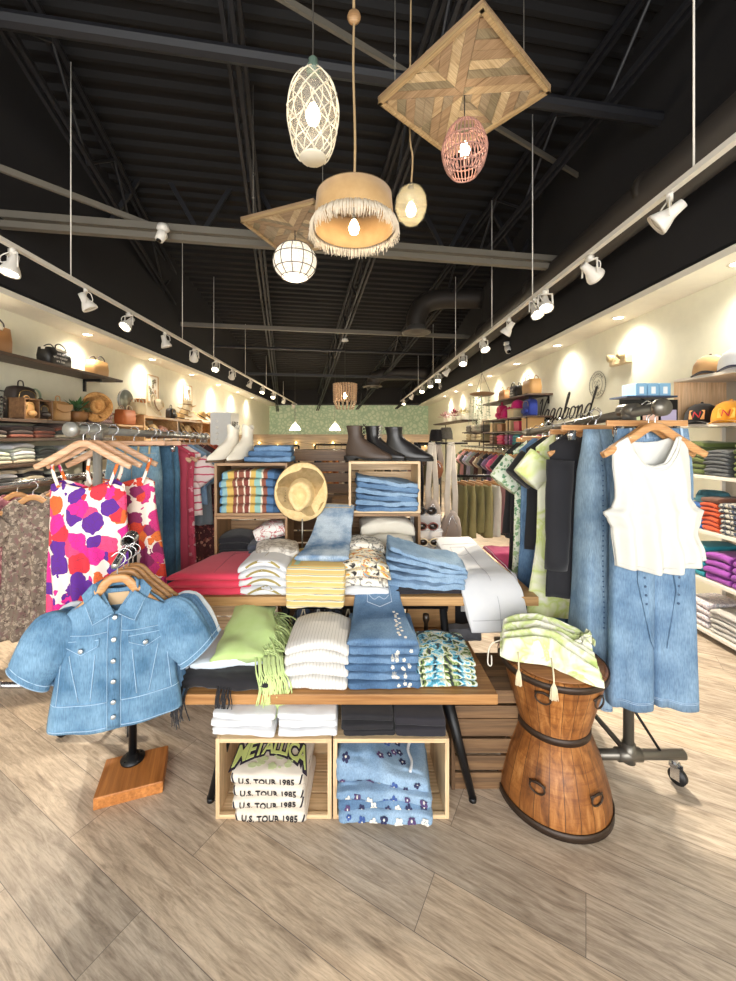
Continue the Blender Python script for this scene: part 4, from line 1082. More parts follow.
# ================================================================= BOOTS
def sec_loft(mb, secs, n=24, mi=0):
    """secs: (center, u-radius, w-radius, normal direction) rings joined in order"""
    vs = []; fs = []
    for c, ra, rb, nrm in secs:
        nrm = Vector(nrm).normalized(); w = Vector((1, 0, 0)); u = nrm.cross(w).normalized()
        for k in range(n):
            th = 2 * PI * k / n; vs.append(Vector(c) + w * (rb * sg(math.cos(th), .9)) + u * (ra * sg(math.sin(th), .9)))
    for i in range(len(secs) - 1):
        for k in range(n):
            l = (k + 1) % n; fs.append((i * n + k, i * n + l, (i + 1) * n + l, (i + 1) * n + k))
    fs.append(tuple((len(secs) - 1) * n + k for k in range(n)))
    return mb.add(vs, fs, mi)
def boot(nm, lab, loc, rz, m, sole_m, H_=.17, heel=.03, rs=.052, laces=0, group=None, west=0, s=1):
    """toe points to -Y in its own frame"""
    t = thing(nm, lab, 'boot', loc, rz, group); t.scale = (s, s, s)
    mb = MB(); h = heel; N = 30; k_ = rs / .036
    lv = [(0, -.196, .050, .034), (.008, -.200, .055, .037), (.022, -.198, .056, .038), (.034, -.182, .055, .037), (.046, -.150, .053, .035), (.060, -.108, .050, .033), (.078, -.070, .046, .031), (.098, -.046, .044 * k_, .031),
          (.115, -.038 * k_, .045 * k_, .032 * k_), (.115 + (H_ - .1) * .5, -.038 * k_, .050 * k_, .035 * k_), (H_ + .01, -.040 * k_, .056 * k_, .038 * k_), (H_ + .016, -.040 * k_, .056 * k_, .038 * k_)]
    vs = []
    for z, yf, yb, hw in lv:
        ym, yh = (yf + yb) / 2, (yb - yf) / 2
        for k in range(N):
            th = 2 * PI * k / N; sn = math.sin(th); fr_ = max(0, -sn)
            tp = (.62 if west else .25) * min(1, max(0, (-.06 - yf) / .12))
            vs.append((hw * sg(math.cos(th), .85) * (1 - tp * fr_ ** 2), ym + yh * sn, h * (1 if z > .05 else (1 - .75 * min(1, max(0, (-.02 - (ym + yh * sn)) / .08)))) + z))
    mb.add(vs, [(i * N + k, i * N + (k + 1) % N, (i + 1) * N + (k + 1) % N, (i + 1) * N + k) for i in range(len(lv) - 1) for k in range(N)] + [tuple(range(N))[::-1]])
    if west:   # scalloped shaft top
        vs = []
        for i, v in enumerate(mb.v):
            x, y, z = v
            if z > h + H_ * .93: z += .016 * -math.cos(2 * math.atan2(y - .012, x))
            vs.append((x, y, z))
        mb.v = vs
    obj('upper', mb, m, t, solid=.003, sub=1)
    out = [(0, .062), (.03, .055), (.038, .02), (.032, -.04), (.040, -.11), (.032, -.165), (.014, -.197), (0, -.2)]
    pts = [(p.x, p.y) for p in crom([(a, b_, 0) for a, b_ in out], 3)]; pol = pts + [(-a, b_) for a, b_ in pts[::-1][1:-1]]
    sl = MB().plate(pol, 0, .012, 0, 'xy'); sl.v = [(x, y, z + (h - .006 if y > -.02 else max(.0, (h - .006) * (1 - (-.02 - y) / .07)))) for x, y, z in sl.v]
    flat('sole', sl, sole_m, t)
    flat('heel', MB().plate([(.033, -.005), (.034, .035), (.02, .06), (-.02, .06), (-.034, .035), (-.033, -.005)], 0, h, 0, 'xy'), sole_m, t)
    if laces:
        lm = MB()
        for k in range(6):
            z = h + .065 + k * .019; y = -.052 - .001 * k if k else -.062
            lm.tube([(-.018, y + .012, z), (.018, y + .009, z + .012)], .0025, 5).tube([(.018, y + .012, z), (-.018, y + .009, z + .012)], .0025, 5)
        obj('laces', lm, plain('#c9c4ba' if laces == 2 else '#151515'), t)
    else: obj('pull_tab', MB().tube(crom([(-.006, .05, h + H_), (0, .054, h + H_ + .014), (.006, .05, h + H_)], 3), .003, 5), m, t)
    return t
wl = plain('#e4dccb', .5, name='white leather', bscale=120, bstr=.1); bl_ = plain('#1f1d1e', .32, name='black leather', bscale=150, bstr=.1); br_ = plain('#4a3b31', .5, name='brown leather', bscale=150)
boot('cowboy_boot', 'white cowboy boot on the left crate tower, left of the pair', (-.795, 2.60, ZCT), -.5, wl, plain('#5b4632'), .16, .035, .030, west=1, s=1.05)
boot('cowboy_boot', 'white cowboy boot on the left crate tower, right of the pair', (-.70, 2.60, ZCT), -.35, wl, plain('#5b4632'), .16, .035, .030, west=1, s=1.05)
boot('ankle_boot', 'brown laced ankle boot on the right crate tower', (.005, 2.66, ZCT), 1.25, br_, plain('#1c1815'), .15, .02, .032, laces=1, s=1.25)
boot('combat_boot', 'black laced boot between the brown and the smooth black boot', (.125, 2.70, ZCT), 1.0, bl_, plain('#121212'), .155, .022, .032, laces=2, s=1.2)
boot('chelsea_boot', 'smooth black ankle boot without laces on the right crate tower', (.265, 2.64, ZCT), 1.3, bl_, plain('#121212'), .14, .022, .034, s=1.25)
# ================================================================= HATS
def hat_mb(R, rc, hc, wave=.012, pinch=1, oval=1.15, upturn=.03):
    mb = MB(); straw = []
    prof = [(R, 0), (R * .97, .004), (R * .8, .0), (rc * 1.08, 0), (rc * 1.0, .006), (rc * .97, hc * .45), (rc * .9, hc * .8), (rc * .84, hc * .93), (rc * .74, hc * 1.0), (rc * .62, hc * 1.0), (rc * .5, hc * .96), (rc * .3, hc * .94), (0, hc * .94)]
    def wob(r, z, th):
        q = max(0, (r - rc) / (R - rc)); up = upturn * q * q * (math.cos(2 * th) * .9 + .1) + wave * q * math.sin(3 * th + 1) * .4
        zz = z + up
        if pinch and r < rc * .95 and z > hc * .5:
            zz -= .028 * math.exp(-(math.cos(th) * r / (rc * .28)) ** 2) * (1 if r < rc * .8 else .3) if False else 0
            dent = math.exp(-((r / rc) / .5) ** 2); zz -= .042 * dent * min(1, (z - hc * .5) / (hc * .3))
            r = r * (1 - .10 * abs(math.cos(th)) * (z / hc)) * (1 + .16 * max(0, -math.sin(th)) ** 6 * (z / hc) - .14 * max(0, -math.sin(th)) ** 2 * abs(math.cos(th)) * 2)
        ox = 1.0; return (r * (1 + (oval - 1) * abs(math.sin(th)) ** 2), zz)
    mb.lathe(prof, 44, wob=wob); return mb
def straw(c1, c2): return blotch([(.35, c1), (.6, c2)], 40, key='straw')
HB = {}
def hat(nm, lab, loc, rot, c1, c2, band=None, R=.165, rc=.078, hc=.10, group=None, scl=1, upturn=.03, cat='hat'):
    t = thing(nm, lab, cat, loc, rot, group); t.scale = (scl,) * 3
    k = (R, rc, hc, upturn)
    if k not in HB:
        HB[k] = hat_mb(R, rc, hc, upturn=upturn).mesh('hat', [])
        recalc(HB[k])
    me = HB[k].copy(); me.materials.clear(); me.materials.append(straw(c1, c2)); obj('hat_body', me, None, t, solid=.004)
    if band: obj('hat_band', MB().lathe([(rc * 1.035, .008), (rc * 1.03, .026), (rc * 1.0, .026), (rc * 1.0, .008)], 36, M=Matrix.Scale(1.14, 4, (0, 1, 0)), closed=True), fabric(band), t)
    return t
t = hat('cowboy_hat', 'natural straw cowboy hat with stitched lettering standing between the two crate towers', (-.32, 2.40, 1.165), (PI / 2 + .08, .12, 0), '#d9bb84', '#e6ca96', None, .158, .080, .10, upturn=.035)
lt = textmb('howdy', .035, .2, .0006); xf(lt, Matrix.Translation((-.115, .0, .03)) @ Matrix.Rotation(-PI / 2 - .3, 4, 'Z')); flat('stitched_lettering', lt, plain('#6b4a2c'), t) if False else None
lt = MB()
for k in range(6): lt.tube(crom([(-.107 + .004 * k * .5, .03 - .016 * k, .022), (-.095 + .004 * k * .5, .024 - .016 * k, .022), (-.108 + .004 * k * .5, .02 - .016 * k, .022)], 3), .0012, 4)
obj('stitching', lt, plain('#7a5734'), t)
t = thing('hat_stand', 'thin metal rod stand carrying the straw cowboy hat', 'hat stand', (-.32, 2.43, HT))
obj('rod', MB().tube([(0, .0, .01), (0, 0, .40)], .005, 8), plain('#9a968c', .3, .7), t); obj('base', MB().lathe([(0, 0), (.06, 0), (.06, .008), (0, .012)], 20), M_iron, t)
obj('rest', MB().tube([(0, 0, .4), (0, .0, .47)], .014, 8), M_iron, t)
# ================================================================= RACKS AND HANGING CLOTHES
M_pipe = plain('#77736b', .35, .7, name='grey pipe'); M_pipel = plain('#a3a29c', .4, .5, name='pale pipe'); M_chr = plain('#c9cacc', .15, .9, name='chrome'); M_rub = plain('#1b1b1c', .5)
W_hang = wood('#b98552', '#d9a873', 'X', 1.5, .35)
W_hangp = wood('#cf9e78', '#e8c3a2', 'X', 1.5, .35)
def caster(t, x, y, rz=0):
    c = obj('caster', MB().box((0, .0, .078), (.036, .03, .016)).box((-.016, -.008, .05), (.004, .034, .055)).box((.016, -.008, .05), (.004, .034, .055)).tube([(0, 0, .08), (0, 0, .105)], .012, 8), M_chr, t, loc=(x, y, 0), rot=(0, 0, rz), smooth=False)
    obj('wheel', MB().tube([(-.011, -.012, .034), (.011, -.012, .034)], .034, 22), M_rub, c)
def pipe_rack(lab, x, y0, y1, z0, z1, ww, pipe=M_pipe, side=1):
    t = thing('clothes_rack', lab, 'clothes rack', (x, y0, 0)); L = y1 - y0
    obj('top_rail', MB().tube([(0, -.18, z0), (0, L + .08, z1)], .021, 16), pipe, t)
    for yy, zz in ((0, z0), (L, z0 + (z1 - z0) * .95)):
        obj('pole', MB().tube([(0, yy, .12), (0, yy, zz)], .021, 16), pipe, t)
        obj('fitting', MB().tube([(0, yy, zz - .045), (0, yy, zz + .01)], .029, 16).tube([(0, yy - .045, zz), (0, yy + .045, zz)], .029, 16), pipe, t)
        obj('base_bar', MB().tube([(-ww, yy, .12), (ww, yy, .12)], .021, 16).tube([(-.05, yy, .12), (.05, yy, .12)], .028, 16).tube([(0, yy, .09), (0, yy, .17)], .027, 16), pipe, t)
        for sx in (-1, 1):
            caster(t, sx * (ww - .04), yy, .5 * sx)
        obj('brace', MB().tube([(0, yy + .0, .35), (ww * .6, yy, .125)], .006, 8), M_iron, t)
    obj('end_cap', MB().tube([(0, -.20, z0), (0, -.175, z0)], .034, 16), pipe, t)
    obj('lower_tie', MB().tube([(0, 0, .12), (0, L, .12)], .012, 10), pipe, t)
    return t
# hanger: wooden, curved; origin is the point where the hook sits on the rail
def make_hanger(m, w=.21, drop=.085):
    t = thing('coat_hanger', '', 'hanger')
    mb = MB(); pts = [(-w, 0, -.085 - drop), (-w * .8, 0, -.085 - drop * .78), (-w * .4, 0, -.085 - drop * .28), (-.03, 0, -.078), (0, 0, -.072), (.03, 0, -.078), (w * .4, 0, -.085 - drop * .28), (w * .8, 0, -.085 - drop * .78), (w, 0, -.085 - drop)]
    cp = crom(pts, 3); n = len(cp)
    mb.tube(cp, [((.017 if 2 < i < n - 3 else .014), .0075) for i in range(n)], 10, up=(0, 0, 1))
    obj('wooden_arms', mb, m, t)
    obj('hook', MB().tube(crom([(0, 0, -.075), (0, 0, -.04), (.004, .0, -.028), (.024, 0, -.012), (.024, 0, .012), (0, 0, .026), (-.022, 0, .010)], 4), .0025, 6), M_chr, t)
    return t
def make_clip_hanger(m, w=.17):
    t = thing('clip_hanger', '', 'hanger')
    flat('wooden_bar', MB().box((0, 0, -.068), (2 * w, .012, .026)), m, t, bevel=.003)
    obj('hook', MB().tube(crom([(0, 0, -.06), (0, 0, -.04), (.004, .0, -.028), (.024, 0, -.012), (.024, 0, .012), (0, 0, .026), (-.022, 0, .010)], 4), .0025, 6), M_chr, t)
    for sx in (-1, 1): obj('clip', MB().box((sx * w * .7, -.006, -.10), (.03, .006, .04)).box((sx * w * .7, .006, -.10), (.03, .006, .04)).tube([(sx * w * .7, 0, -.075), (sx * w * .7, 0, -.09)], .006, 8), M_chr, t)
    return t
HK = {}
def hanger(kind, lab, loc, rz=0, group='wooden hangers'):
    if kind not in HK:
        t = {'h': lambda: make_hanger(W_hang, .205, .10), 'hp': lambda: make_hanger(W_hangp, .215, .10), 'c': lambda: make_clip_hanger(W_hang), 'j': lambda: make_hanger(W_hang, .165, .13), 'cp': lambda: make_clip_hanger(W_hangp)}[kind]()
        HK[kind] = t; t.location = loc; t.rotation_euler = (0, 0, rz); t['label'] = lab; t['group'] = group; return t
    return copy_tree(HK[kind], loc, rz, lab, group)
def sleeve(mb, side, sh, end, r0, r1, fl=.5, seed=0, puff=0, mi=0, n=26):
    pts = []; rs = []; a, b_ = Vector(sh), Vector(end)
    for i in range(12):
        s = i / 11; p = a.lerp(b_, s); r = r0 + (r1 - r0) * s + puff * math.sin(PI * min(1, s * 1.05)) ** .8
        pts.append(p); rs.append((r, r * fl * (1 + .3 * s)))
    o = len(mb.v); mb.tube(pts, rs, n, mi, up=(0, 0, 1) if abs((b_ - a).normalized().z) < .8 else (1, 0, 0))
    # gathers
    for i in range(o, len(mb.v)):
        v = Vector(mb.v[i]); d = nv(v.x * 11, v.y * 9, v.z * 11, seed); mb.v[i] = tuple(v + d * .006)
# simple top: optional short sleeves
def top_mb(w=.21, L=.6, hem=.24, sl=.14, seed=0, neck=.09, scoop=.07, folds=.012, thick=.035, nf=5, slw=.085, slope=.07):
    s_ = w
    zt = [(-1, -slope), (-neck / w, -.005), (-neck / w * .7, -scoop * .7), (0, -scoop), (neck / w * .7, -scoop * .7), (neck / w, -.005), (1, -slope)]
    zb_ = [(-1, -slope), (-neck / w, 0), (0, -.012), (neck / w, 0), (1, -slope)]
    mb = panel_mb([(0, -w), (.25, -w * .95), (.5, -w * .98), (1, -hem)], [(0, w), (.25, w * .95), (.5, w * .98), (1, hem)], zt, zb_, -L, thick, folds, nf, seed, 34, 26)
    if sl:
        for sd in (-1, 1): sleeve(mb, sd, (sd * (w - .035), 0, -slope - slw * .75), (sd * (w + sl * .45), 0, -slope - slw * .75 - sl * .85), slw, slw * .95, .42, seed + sd)
    return mb
def garment(nm, lab, cat, loc, mb, m, rz=0, group=None, solid=.002):
    o = obj(nm, mb, m, loc=loc, rot=(0, 0, rz), solid=solid); return tag(o, lab, cat, group)
# ---------------------------------------------------------------- RIGHT RACK
RX = 1.19; RZ0, RZ1 = 1.615, 1.525
pipe_rack('grey pipe clothes rack on casters at the right, holding the white tank top', RX, 1.74, 2.72, RZ0, RZ1, .24)
def rz_at(y): return RZ0 + (RZ1 - RZ0) * (y - 1.74) / .98 + .021
# white tank
hanger('h', 'wooden hanger carrying the white sleeveless top', (1.20, 1.60, rz_at(1.6) - .035), 0, None)
hanger('h', 'wooden hanger directly behind the one with the white sleeveless top', (1.20, 1.635, rz_at(1.63) - .035), .1, None)
s_ = .000757 * 1.0
Lp = [(0, -.165), (.12, -.165), (.42, -.158), (.50, -.170), (.545, -.202), (.61, -.185), (.68, -.168), (1, -.150)]
Rp = [(0, .135), (.12, .142), (.42, .148), (.50, .170), (.53, .200), (.61, .188), (.72, .175), (.9, .205), (1, .213)]
zt = [(-1, -.045), (-.86, -.02), (-.62, .0), (-.45, -.055), (-.22, -.105), (.0, -.118), (.25, -.105), (.48, -.05), (.62, .0), (.85, -.02), (1, -.045)]
ztb = [(-1, -.045), (-.62, 0), (-.3, -.018), (0, -.022), (.3, -.018), (.62, 0), (1, -.045)]
zb_ = [(-1, -.515), (-.5, -.53), (0, -.535), (.5, -.515), (1, -.49)]
mb = panel_mb(Lp, Rp, zt, ztb, zb_, .045, .020, 6, 3, 70, 60, .008)
tank = garment('tank_top', 'white sleeveless cropped top hanging at the front of the right rack', 'top', (1.195, 1.60, 1.50), mb, fabric('#d3d3cd', '#c9c9c3', 500, .05))
em = MB()
ns = crom([(x * .155, 0, z) for x, z in zt[2:9]], 5)
em.tube(ns, (.0065, .002), 6); em.tube([(p.x * 1.02, 0, p.z - .016) for p in ns], (.0012, .002), 4)
project(em, tank, (0, 1, 0), .001); obj('neck_binding', em, fabric('#dcdcd4', '#d2d2cb'), tank)
em = MB().tube(crom([(-.145, 0, -.50), (-.07, 0, -.512), (0, 0, -.516), (.1, 0, -.500), (.205, 0, -.476)], 4), (.0012, .0018), 4)
project(em, tank, (0, 1, 0), .001); obj('hem_stitching', em, fabric('#cfcfc8'), tank)
flat('neck_label', MB().box((-.0, .036, -.045), (.045, .003, .018)), plain('#b8b8b8'), tank)
# wide jeans at the front
def trousers_mb(w, hemw, L, seed=0, gap=.0, hy=.035, cx=0, folds=.10, split=.0, hipz=-.2):
    mb = MB()
    for sd in (-1, 1):
        leg_tube(mb, [(0, cx + sd * w * .48), (.2, cx + sd * w * .52), (1, cx + sd * (hemw + gap))], [(0, w * .53), (.18, w * .60), (1, hemw)], [(0, .018), (.15, hy), (1, hy * 1.5)], 0, -L, 34, 26, folds, 4, seed + sd * 3, amp=.005)
    return mb
def jean_trim(o, w, L, m_st, hem=0, seams=((0, .9),)):
    em = MB()
    em.tube([(-w * .95, 0, -.038), (w * .95, 0, -.038)], (.001, .0018), 4)
    em.tube([(0, 0, -.04), (0, 0, -.20)], (.001, .0018), 4)
    for sd in (-1, 1): em.tube(crom([(sd * w * .35, 0, -.04), (sd * w * .5, 0, -.08), (sd * w * .95, 0, -.10)], 4), (.001, .0018), 4)
    if hem:
        for z in (.03, .036): em.tube([(-hem, 0, -L + z), (hem, 0, -L + z)], (.001, .0018), 4)
    project(em, o, (0, 1, 0), .001); obj('stitching', em, m_st, o)
    wbm = MB()
    for k in (-.7, -.25, .25, .7): wbm.box((w * k, -.02, -.02), (.010, .004, .044))
    project(wbm, o, (0, 1, 0), .004); flat('belt_loops', wbm, m_st, o)
hanger('c', 'straight clip hanger at the front right holding the wide jeans', (1.225, 1.68, rz_at(1.68) - .016 + .0), 0, None)
J1 = denim('#5d7c9c', '#84a2be', 6); st_l = fabric('#a8c0da'); st_d = fabric('#44678f')
mb = trousers_mb(.15, .092, 1.145, 3, .0, .04, folds=.2)
o = garment('wide_leg_jeans', 'wide light blue jeans hanging behind the white sleeveless top', 'jeans', (1.245, 1.68, 1.535), mb, J1)
jean_trim(o, .15, 1.145, st_l, .17)
fl_ = MB()
for sd in (-1, 1):      # crossed front flaps with buttons
    pts = [(sd * .035, -.45), (sd * .095, -.45), (sd * .10, -.62), (sd * .05, -.86), (sd * .03, -.90), (sd * .06, -.66)]
    fl_.plate(pts, .0, .004)
project(fl_, o, (0, 1, 0), .004); flat('front_flap', fl_, J1, o)
bt = MB()
for k in range(7):
    for sd in (-1, 1): bt.lathe([(0, -.003), (.005, -.002), (.005, 0), (0, 0)], 8, (sd * (.078 - .002 * k), 0, -.50 - .035 * k), M=Matrix.Rotation(PI / 2, 4, 'X'))
project(bt, o, (0, 1, 0), .005); obj('buttons', bt, plain('#3d5878', .4), o)
hanger('c', 'straight clip hanger holding the long light jeans left of the white top', (1.12, 1.86, rz_at(1.84) - .016), .1, None)
mb = trousers_mb(.07, .056, 1.22, 9, -.004, .06, folds=.3)
o = garment('wide_leg_jeans', 'long light blue jeans with pearl seams hanging left of the white top', 'jeans', (1.115, 1.84, 1.535), mb, denim('#7390ac', '#98b2c8', 6), .25)
em = MB()
for k in range(34): em.lathe([(0, -.003), (.0035, -.0015), (.0035, 0), (0, 0)], 6, (-.035 - .0006 * k, 0, -.14 - .022 * k), M=Matrix.Rotation(PI / 2, 4, 'X'))
em2 = MB().tube([(.05, 0, -.05), (.07, 0, -1.2)], (.001, .0018), 4).tube([(-.16, 0, -1.21), (.16, 0, -1.21)], (.001, .0018), 4).tube([(-.03, 0, -.38), (.1, 0, -.39)], (.0015, .0025), 4)
project(em, o, (0, 1, 0), .003); obj('pearl_beads', em, plain('#40648c', .3), o)
project(em2, o, (0, 1, 0), .001); obj('stitching', em2, st_d, o)
# black blazer / tops behind
def hangtop(lab, x, y, m, w, L, hem, sl, seed, scoop=.05, rz=0, nm='blouse', drop=.075, zr=None, hk='h', slw=.085, folds=.012, hlab=None, cat='top', grp=None, nf=5):
    zr = (rz_at(y) if zr is None else zr)
    hanger(hk, hlab or ('wooden hanger carrying the ' + lab.split(' hanging')[0]), (x, y, zr - .016), rz, 'wooden hangers')
    return garment(nm, lab, cat, (x, y, zr - drop - .012), top_mb(w, L, hem, sl, seed, scoop=scoop, slw=slw, folds=folds, nf=nf), m, rz, grp)
hangtop('black long sleeved jacket hanging left of the long light jeans', 1.14, 1.96, fabric('#1c1c22', '#15151a'), .20, .80, .22, .0, 4, .04, .12, 'jacket')
mb = MB(); sleeve(mb, -1, (-.155, -.02, -.14), (-.185, -.03, -.66), .07, .055, .5, 4)
o = bpy.data.objects[-1] if False else [q for q in COL.objects if q.name.startswith('jacket')][0]
obj('sleeve', mb, fabric('#1c1c22', '#15151a'), o)
td = blotch([(.38, '#eef0d8'), (.5, '#cfdd8a'), (.62, '#f1f1e2'), (.7, '#bfd27a')], 6)
gf = print_floral('#e8efdc', ['#8fb98a', '#6fa57a', '#b3cf9c'], 34, .45, 'g')
hangtop('yellow green and white dyed dress hanging behind the black jacket', 1.13, 2.10, td, .19, .95, .24, .12, 6, .09, .1, 'dress', cat='dress')
hangtop('black v-neck tee hanging on the right rack between two green printed garments', 1.14, 2.22, fabric('#1d1d21'), .20, .62, .21, .12, 8, .12, .1, 'tee')
o = garment('jeans', 'medium blue jeans hanging in the right rack below the green dress', 'jeans', (1.12, 2.16, .92), trousers_mb(.15, .08, .62, 11, folds=.1), D_dk, .1)
hangtop('blue jean shirt dress hanging in the right rack behind the black v-neck tee', 1.13, 2.33, D_md, .18, 1.0, .2, .0, 12, .05, .1, 'dress', cat='dress')
hangtop('green leaf print blouse with flutter sleeves hanging near the far end of the right rack', 1.15, 2.45, gf, .19, 1.1, .22, .15, 10, .05, .1, 'dress', cat='dress', slw=.10)
hangtop('black dress hanging behind the green leaf print blouse', 1.16, 2.56, fabric('#1a1a1e'), .18, .98, .19, .0, 14, .05, .1, 'dress', cat='dress')
hangtop('black short sleeved blouse farthest back on the right rack', 1.17, 2.66, fabric('#1b1c20'), .18, .6, .2, .10, 16, .05, .1, 'blouse')
for i, y in enumerate((1.90, 2.03, 2.39, 2.50)):
    hanger('c', f'straight wooden clip hanger on the right rack, {["behind the long light jeans", "behind the black jacket", "behind the jean dress", "behind the leaf print blouse"][i]}', (1.14 + .01 * i, y, rz_at(y) - .016), .1, 'clip hangers on the right rack')
# ---------------------------------------------------------------- LEFT RACK
LX = -1.30
pipe_rack('grey pipe clothes rack on casters at the left, holding the floral top', LX, 2.02, 3.45, 1.535, 1.50, .2, M_pipel)
def lz_at(y): return 1.535 - .035 * (y - 2.02) / 1.43 + .021
flo = print_floral('#f3e3d8', ['#d9268f', '#d63140', '#5a2590', '#e0662e', '#d9268f', '#e8467a', '#5a2590'], 13, .64, 'a')
flo2 = print_floral('#efe2d4', ['#d8442f', '#e27330', '#c8307a', '#8c2a5e'], 17, .6, 'b')
rib = [(0, 0)]
hanger('hp', 'pale wooden hanger at the very front of the left rack', (-1.29, 1.90, lz_at(1.95) - .016), .1, 'hangers at the front of the left rack')
hanger('hp', 'pale wooden hanger second at the front of the left rack', (-1.275, 1.96, lz_at(1.95) - .016), .14, 'hangers at the front of the left rack')
hanger('hp', 'pale wooden hanger third at the front of the left rack', (-1.26, 2.08, lz_at(2.1) - .016), .18, 'hangers at the front of the left rack')
zt = [(-1, -.14), (-.7, -.115), (-.4, -.13), (0, -.15), (.4, -.13), (.7, -.115), (1, -.14)]
mb = panel_mb([(0, -.175), (.1, -.18), (1, -.20)], [(0, .175), (.1, .185), (1, .235)], [(a, b_ - .07) for a, b_ in zt], [(a, b_ - .06) for a, b_ in zt], -.83, .05, .022, 6, 2, 60, 40, .006)
o = garment('floral_top', 'pink red and purple flowered strappy top at the front of the left rack', 'top', (-1.29, 1.93, 1.47), mb, flo)
for sd in (-1, 1):
    for dy in (-.02, .02): obj('shoulder_strap', MB().tube(crom([(sd * .155, dy, -.10), (sd * .145, dy * 1.4, -.14), (sd * .118, dy * 1.5, -.21)], 4), (.009, .002), 6), flo2, o)
mb = panel_mb([(0, -.17), (1, -.20)], [(0, .17), (1, .23)], [(a, b_ - .05) for a, b_ in zt], [(a, b_ - .05) for a, b_ in zt], -.78, .05, .02, 7, 5, 50, 36, .006)
o = garment('floral_top', 'orange and red flowered strappy top just behind the pink flowered one', 'top', (-1.21, 2.06, 1.46), mb, flo2, .1)
for sd in (-1, 1): obj('shoulder_strap', MB().tube(crom([(sd * .15, 0, -.07), (sd * .14, -.03, -.14), (sd * .12, -.04, -.2)], 4), (.009, .002), 6), flo2, o)
LJ = denim('#4c7590', '#93b4c6', 5); LJd = denim('#2a4c68', '#4d7491', 5)
hanger('cp', 'clip hanger holding the faded teal blue jeans on the left rack', (-1.27, 2.30, lz_at(2.3) - .016), .1, 'clip hangers on the left rack')
mb = trousers_mb(.135, .075, .90, 21, .0, .045, folds=.12)
o = garment('jeans', 'faded teal blue jeans hanging behind the flowered tops', 'jeans', (-1.27, 2.30, 1.445), mb, LJ, .1); jean_trim(o, .135, .90, fabric('#c2a878'), .12)
flat('patch', MB().box((-.07, -.052, -.06), (.05, .004, .055)), plain('#222222'), o) if False else None
hanger('cp', 'clip hanger holding the dark jeans on the left rack', (-1.23, 2.42, lz_at(2.42) - .016), .1, 'clip hangers on the left rack')
o = garment('jeans', 'darker blue jeans hanging right behind the faded teal pair', 'jeans', (-1.25, 2.42, 1.445), trousers_mb(.135, .075, .95, 23, .0, .04, folds=.12), LJd, .1)
o = garment('jeans', 'mid blue straight jeans third in the left rack', 'jeans', (-1.25, 2.50, 1.44), trousers_mb(.135, .075, .95, 25, .0, .04, folds=.12), denim('#35607f', '#5f8aa6', 5), .1)
pk_ = print_floral('#c84a62', ['#e39aa6', '#b53a52', '#e9c5c5'], 26, .35, 'p'); rd = print_floral('#4a2429', ['#8a4a44', '#b98a78', '#5d2c33'], 30, .42, 'd')
rs = fabric('#c04a60', '#a83a50'); 
seq = [('rose pink dress', rs, .95, 'dress'), ('pink and red leaf printed dress', pk_, .92, 'dress'), ('white and pink striped blouse', stripes([(0, '#ead9d4'), (.5, '#c9536a'), (.7, '#ead9d4')], .05, 2, warp=.03, key='pk'), .50, 'blouse'),
       ('light blue jean jacket', D_lt, .44, 'jacket'), ('grey blue blouse', fabric('#7d8a94'), .6, 'blouse'), ('dark red paisley dress', rd, .95, 'dress'), ('brown paisley long dress', print_floral('#3c2622', ['#7a5244', '#a07c62', '#553029'], 34, .42, 'e'), 1.0, 'dress'),
       ('rust orange patterned kimono', print_floral('#a8452c', ['#c96a3c', '#7e3226', '#d68a54'], 24, .4, 'k'), .62, 'kimono'), ('brick red patterned kimono', print_floral('#8e3a2c', ['#b85a3c', '#5c2c28', '#c47a54'], 28, .4, 'k2'), .75, 'kimono')]
for i, (d_, m_, L_, k_) in enumerate(seq):
    y = 2.60 + i * .095
    hangtop(f'{d_} hanging on the left rack, {cnt[i + 3]} garment after the blue jeans' if False else f'{d_} hanging in the far half of the left rack', -1.29 + .004 * i, y, m_, .20, L_, .21, .14 if k_ != 'dress' else 0, 30 + i, .06, .12, k_, zr=lz_at(y), hk='hp', cat=k_, nf=7, folds=.018)
# ---------------------------------------------------------------- LOW RACK at the far left
t = thing('clothes_rack', 'low rack with brown and pink dresses at the left edge', 'clothes rack', (-2.16, 2.35, 0))
obj('top_rail', MB().tube([(0, 0, 1.20), (0, 1.5, 1.20)], .016, 12), M_chr, t)
for yy in (.04, 1.46): obj('pole', MB().tube([(0, yy, .02), (0, yy, 1.2)], .016, 12), M_chr, t); obj('foot', MB().tube([(-.22, yy, .018), (.22, yy, .018)], .018, 10), M_chr, t)
pal = [('grey beige paisley', print_floral('#74675b', ['#9c8f80', '#574a41', '#a89a88', '#7a5f5a'], 44, .5, 'q0')), ('pink and mauve printed', print_floral('#7c4850', ['#a4707a', '#5c3038', '#b89490'], 30, .42, 'q1')), ('grey brown paisley', print_floral('#7c6a5c', ['#a39384', '#5a4a42', '#b3a494'], 30, .42, 'q2')), ('taupe patterned', print_floral('#867468', ['#b09c8c', '#62524a', '#94807a'], 28, .42, 'q3')),
       ('burgundy patterned', print_floral('#5c2c34', ['#8c4a52', '#3c1c24', '#a46a6a'], 28, .42, 'q4')), ('dark rose patterned', print_floral('#7c3c48', ['#a45c68', '#54242c', '#bc8080'], 28, .42, 'q5')), ('brown and cream printed', print_floral('#5a4038', ['#a48c74', '#7c5c4c', '#c4b094'], 28, .42, 'q6'))]
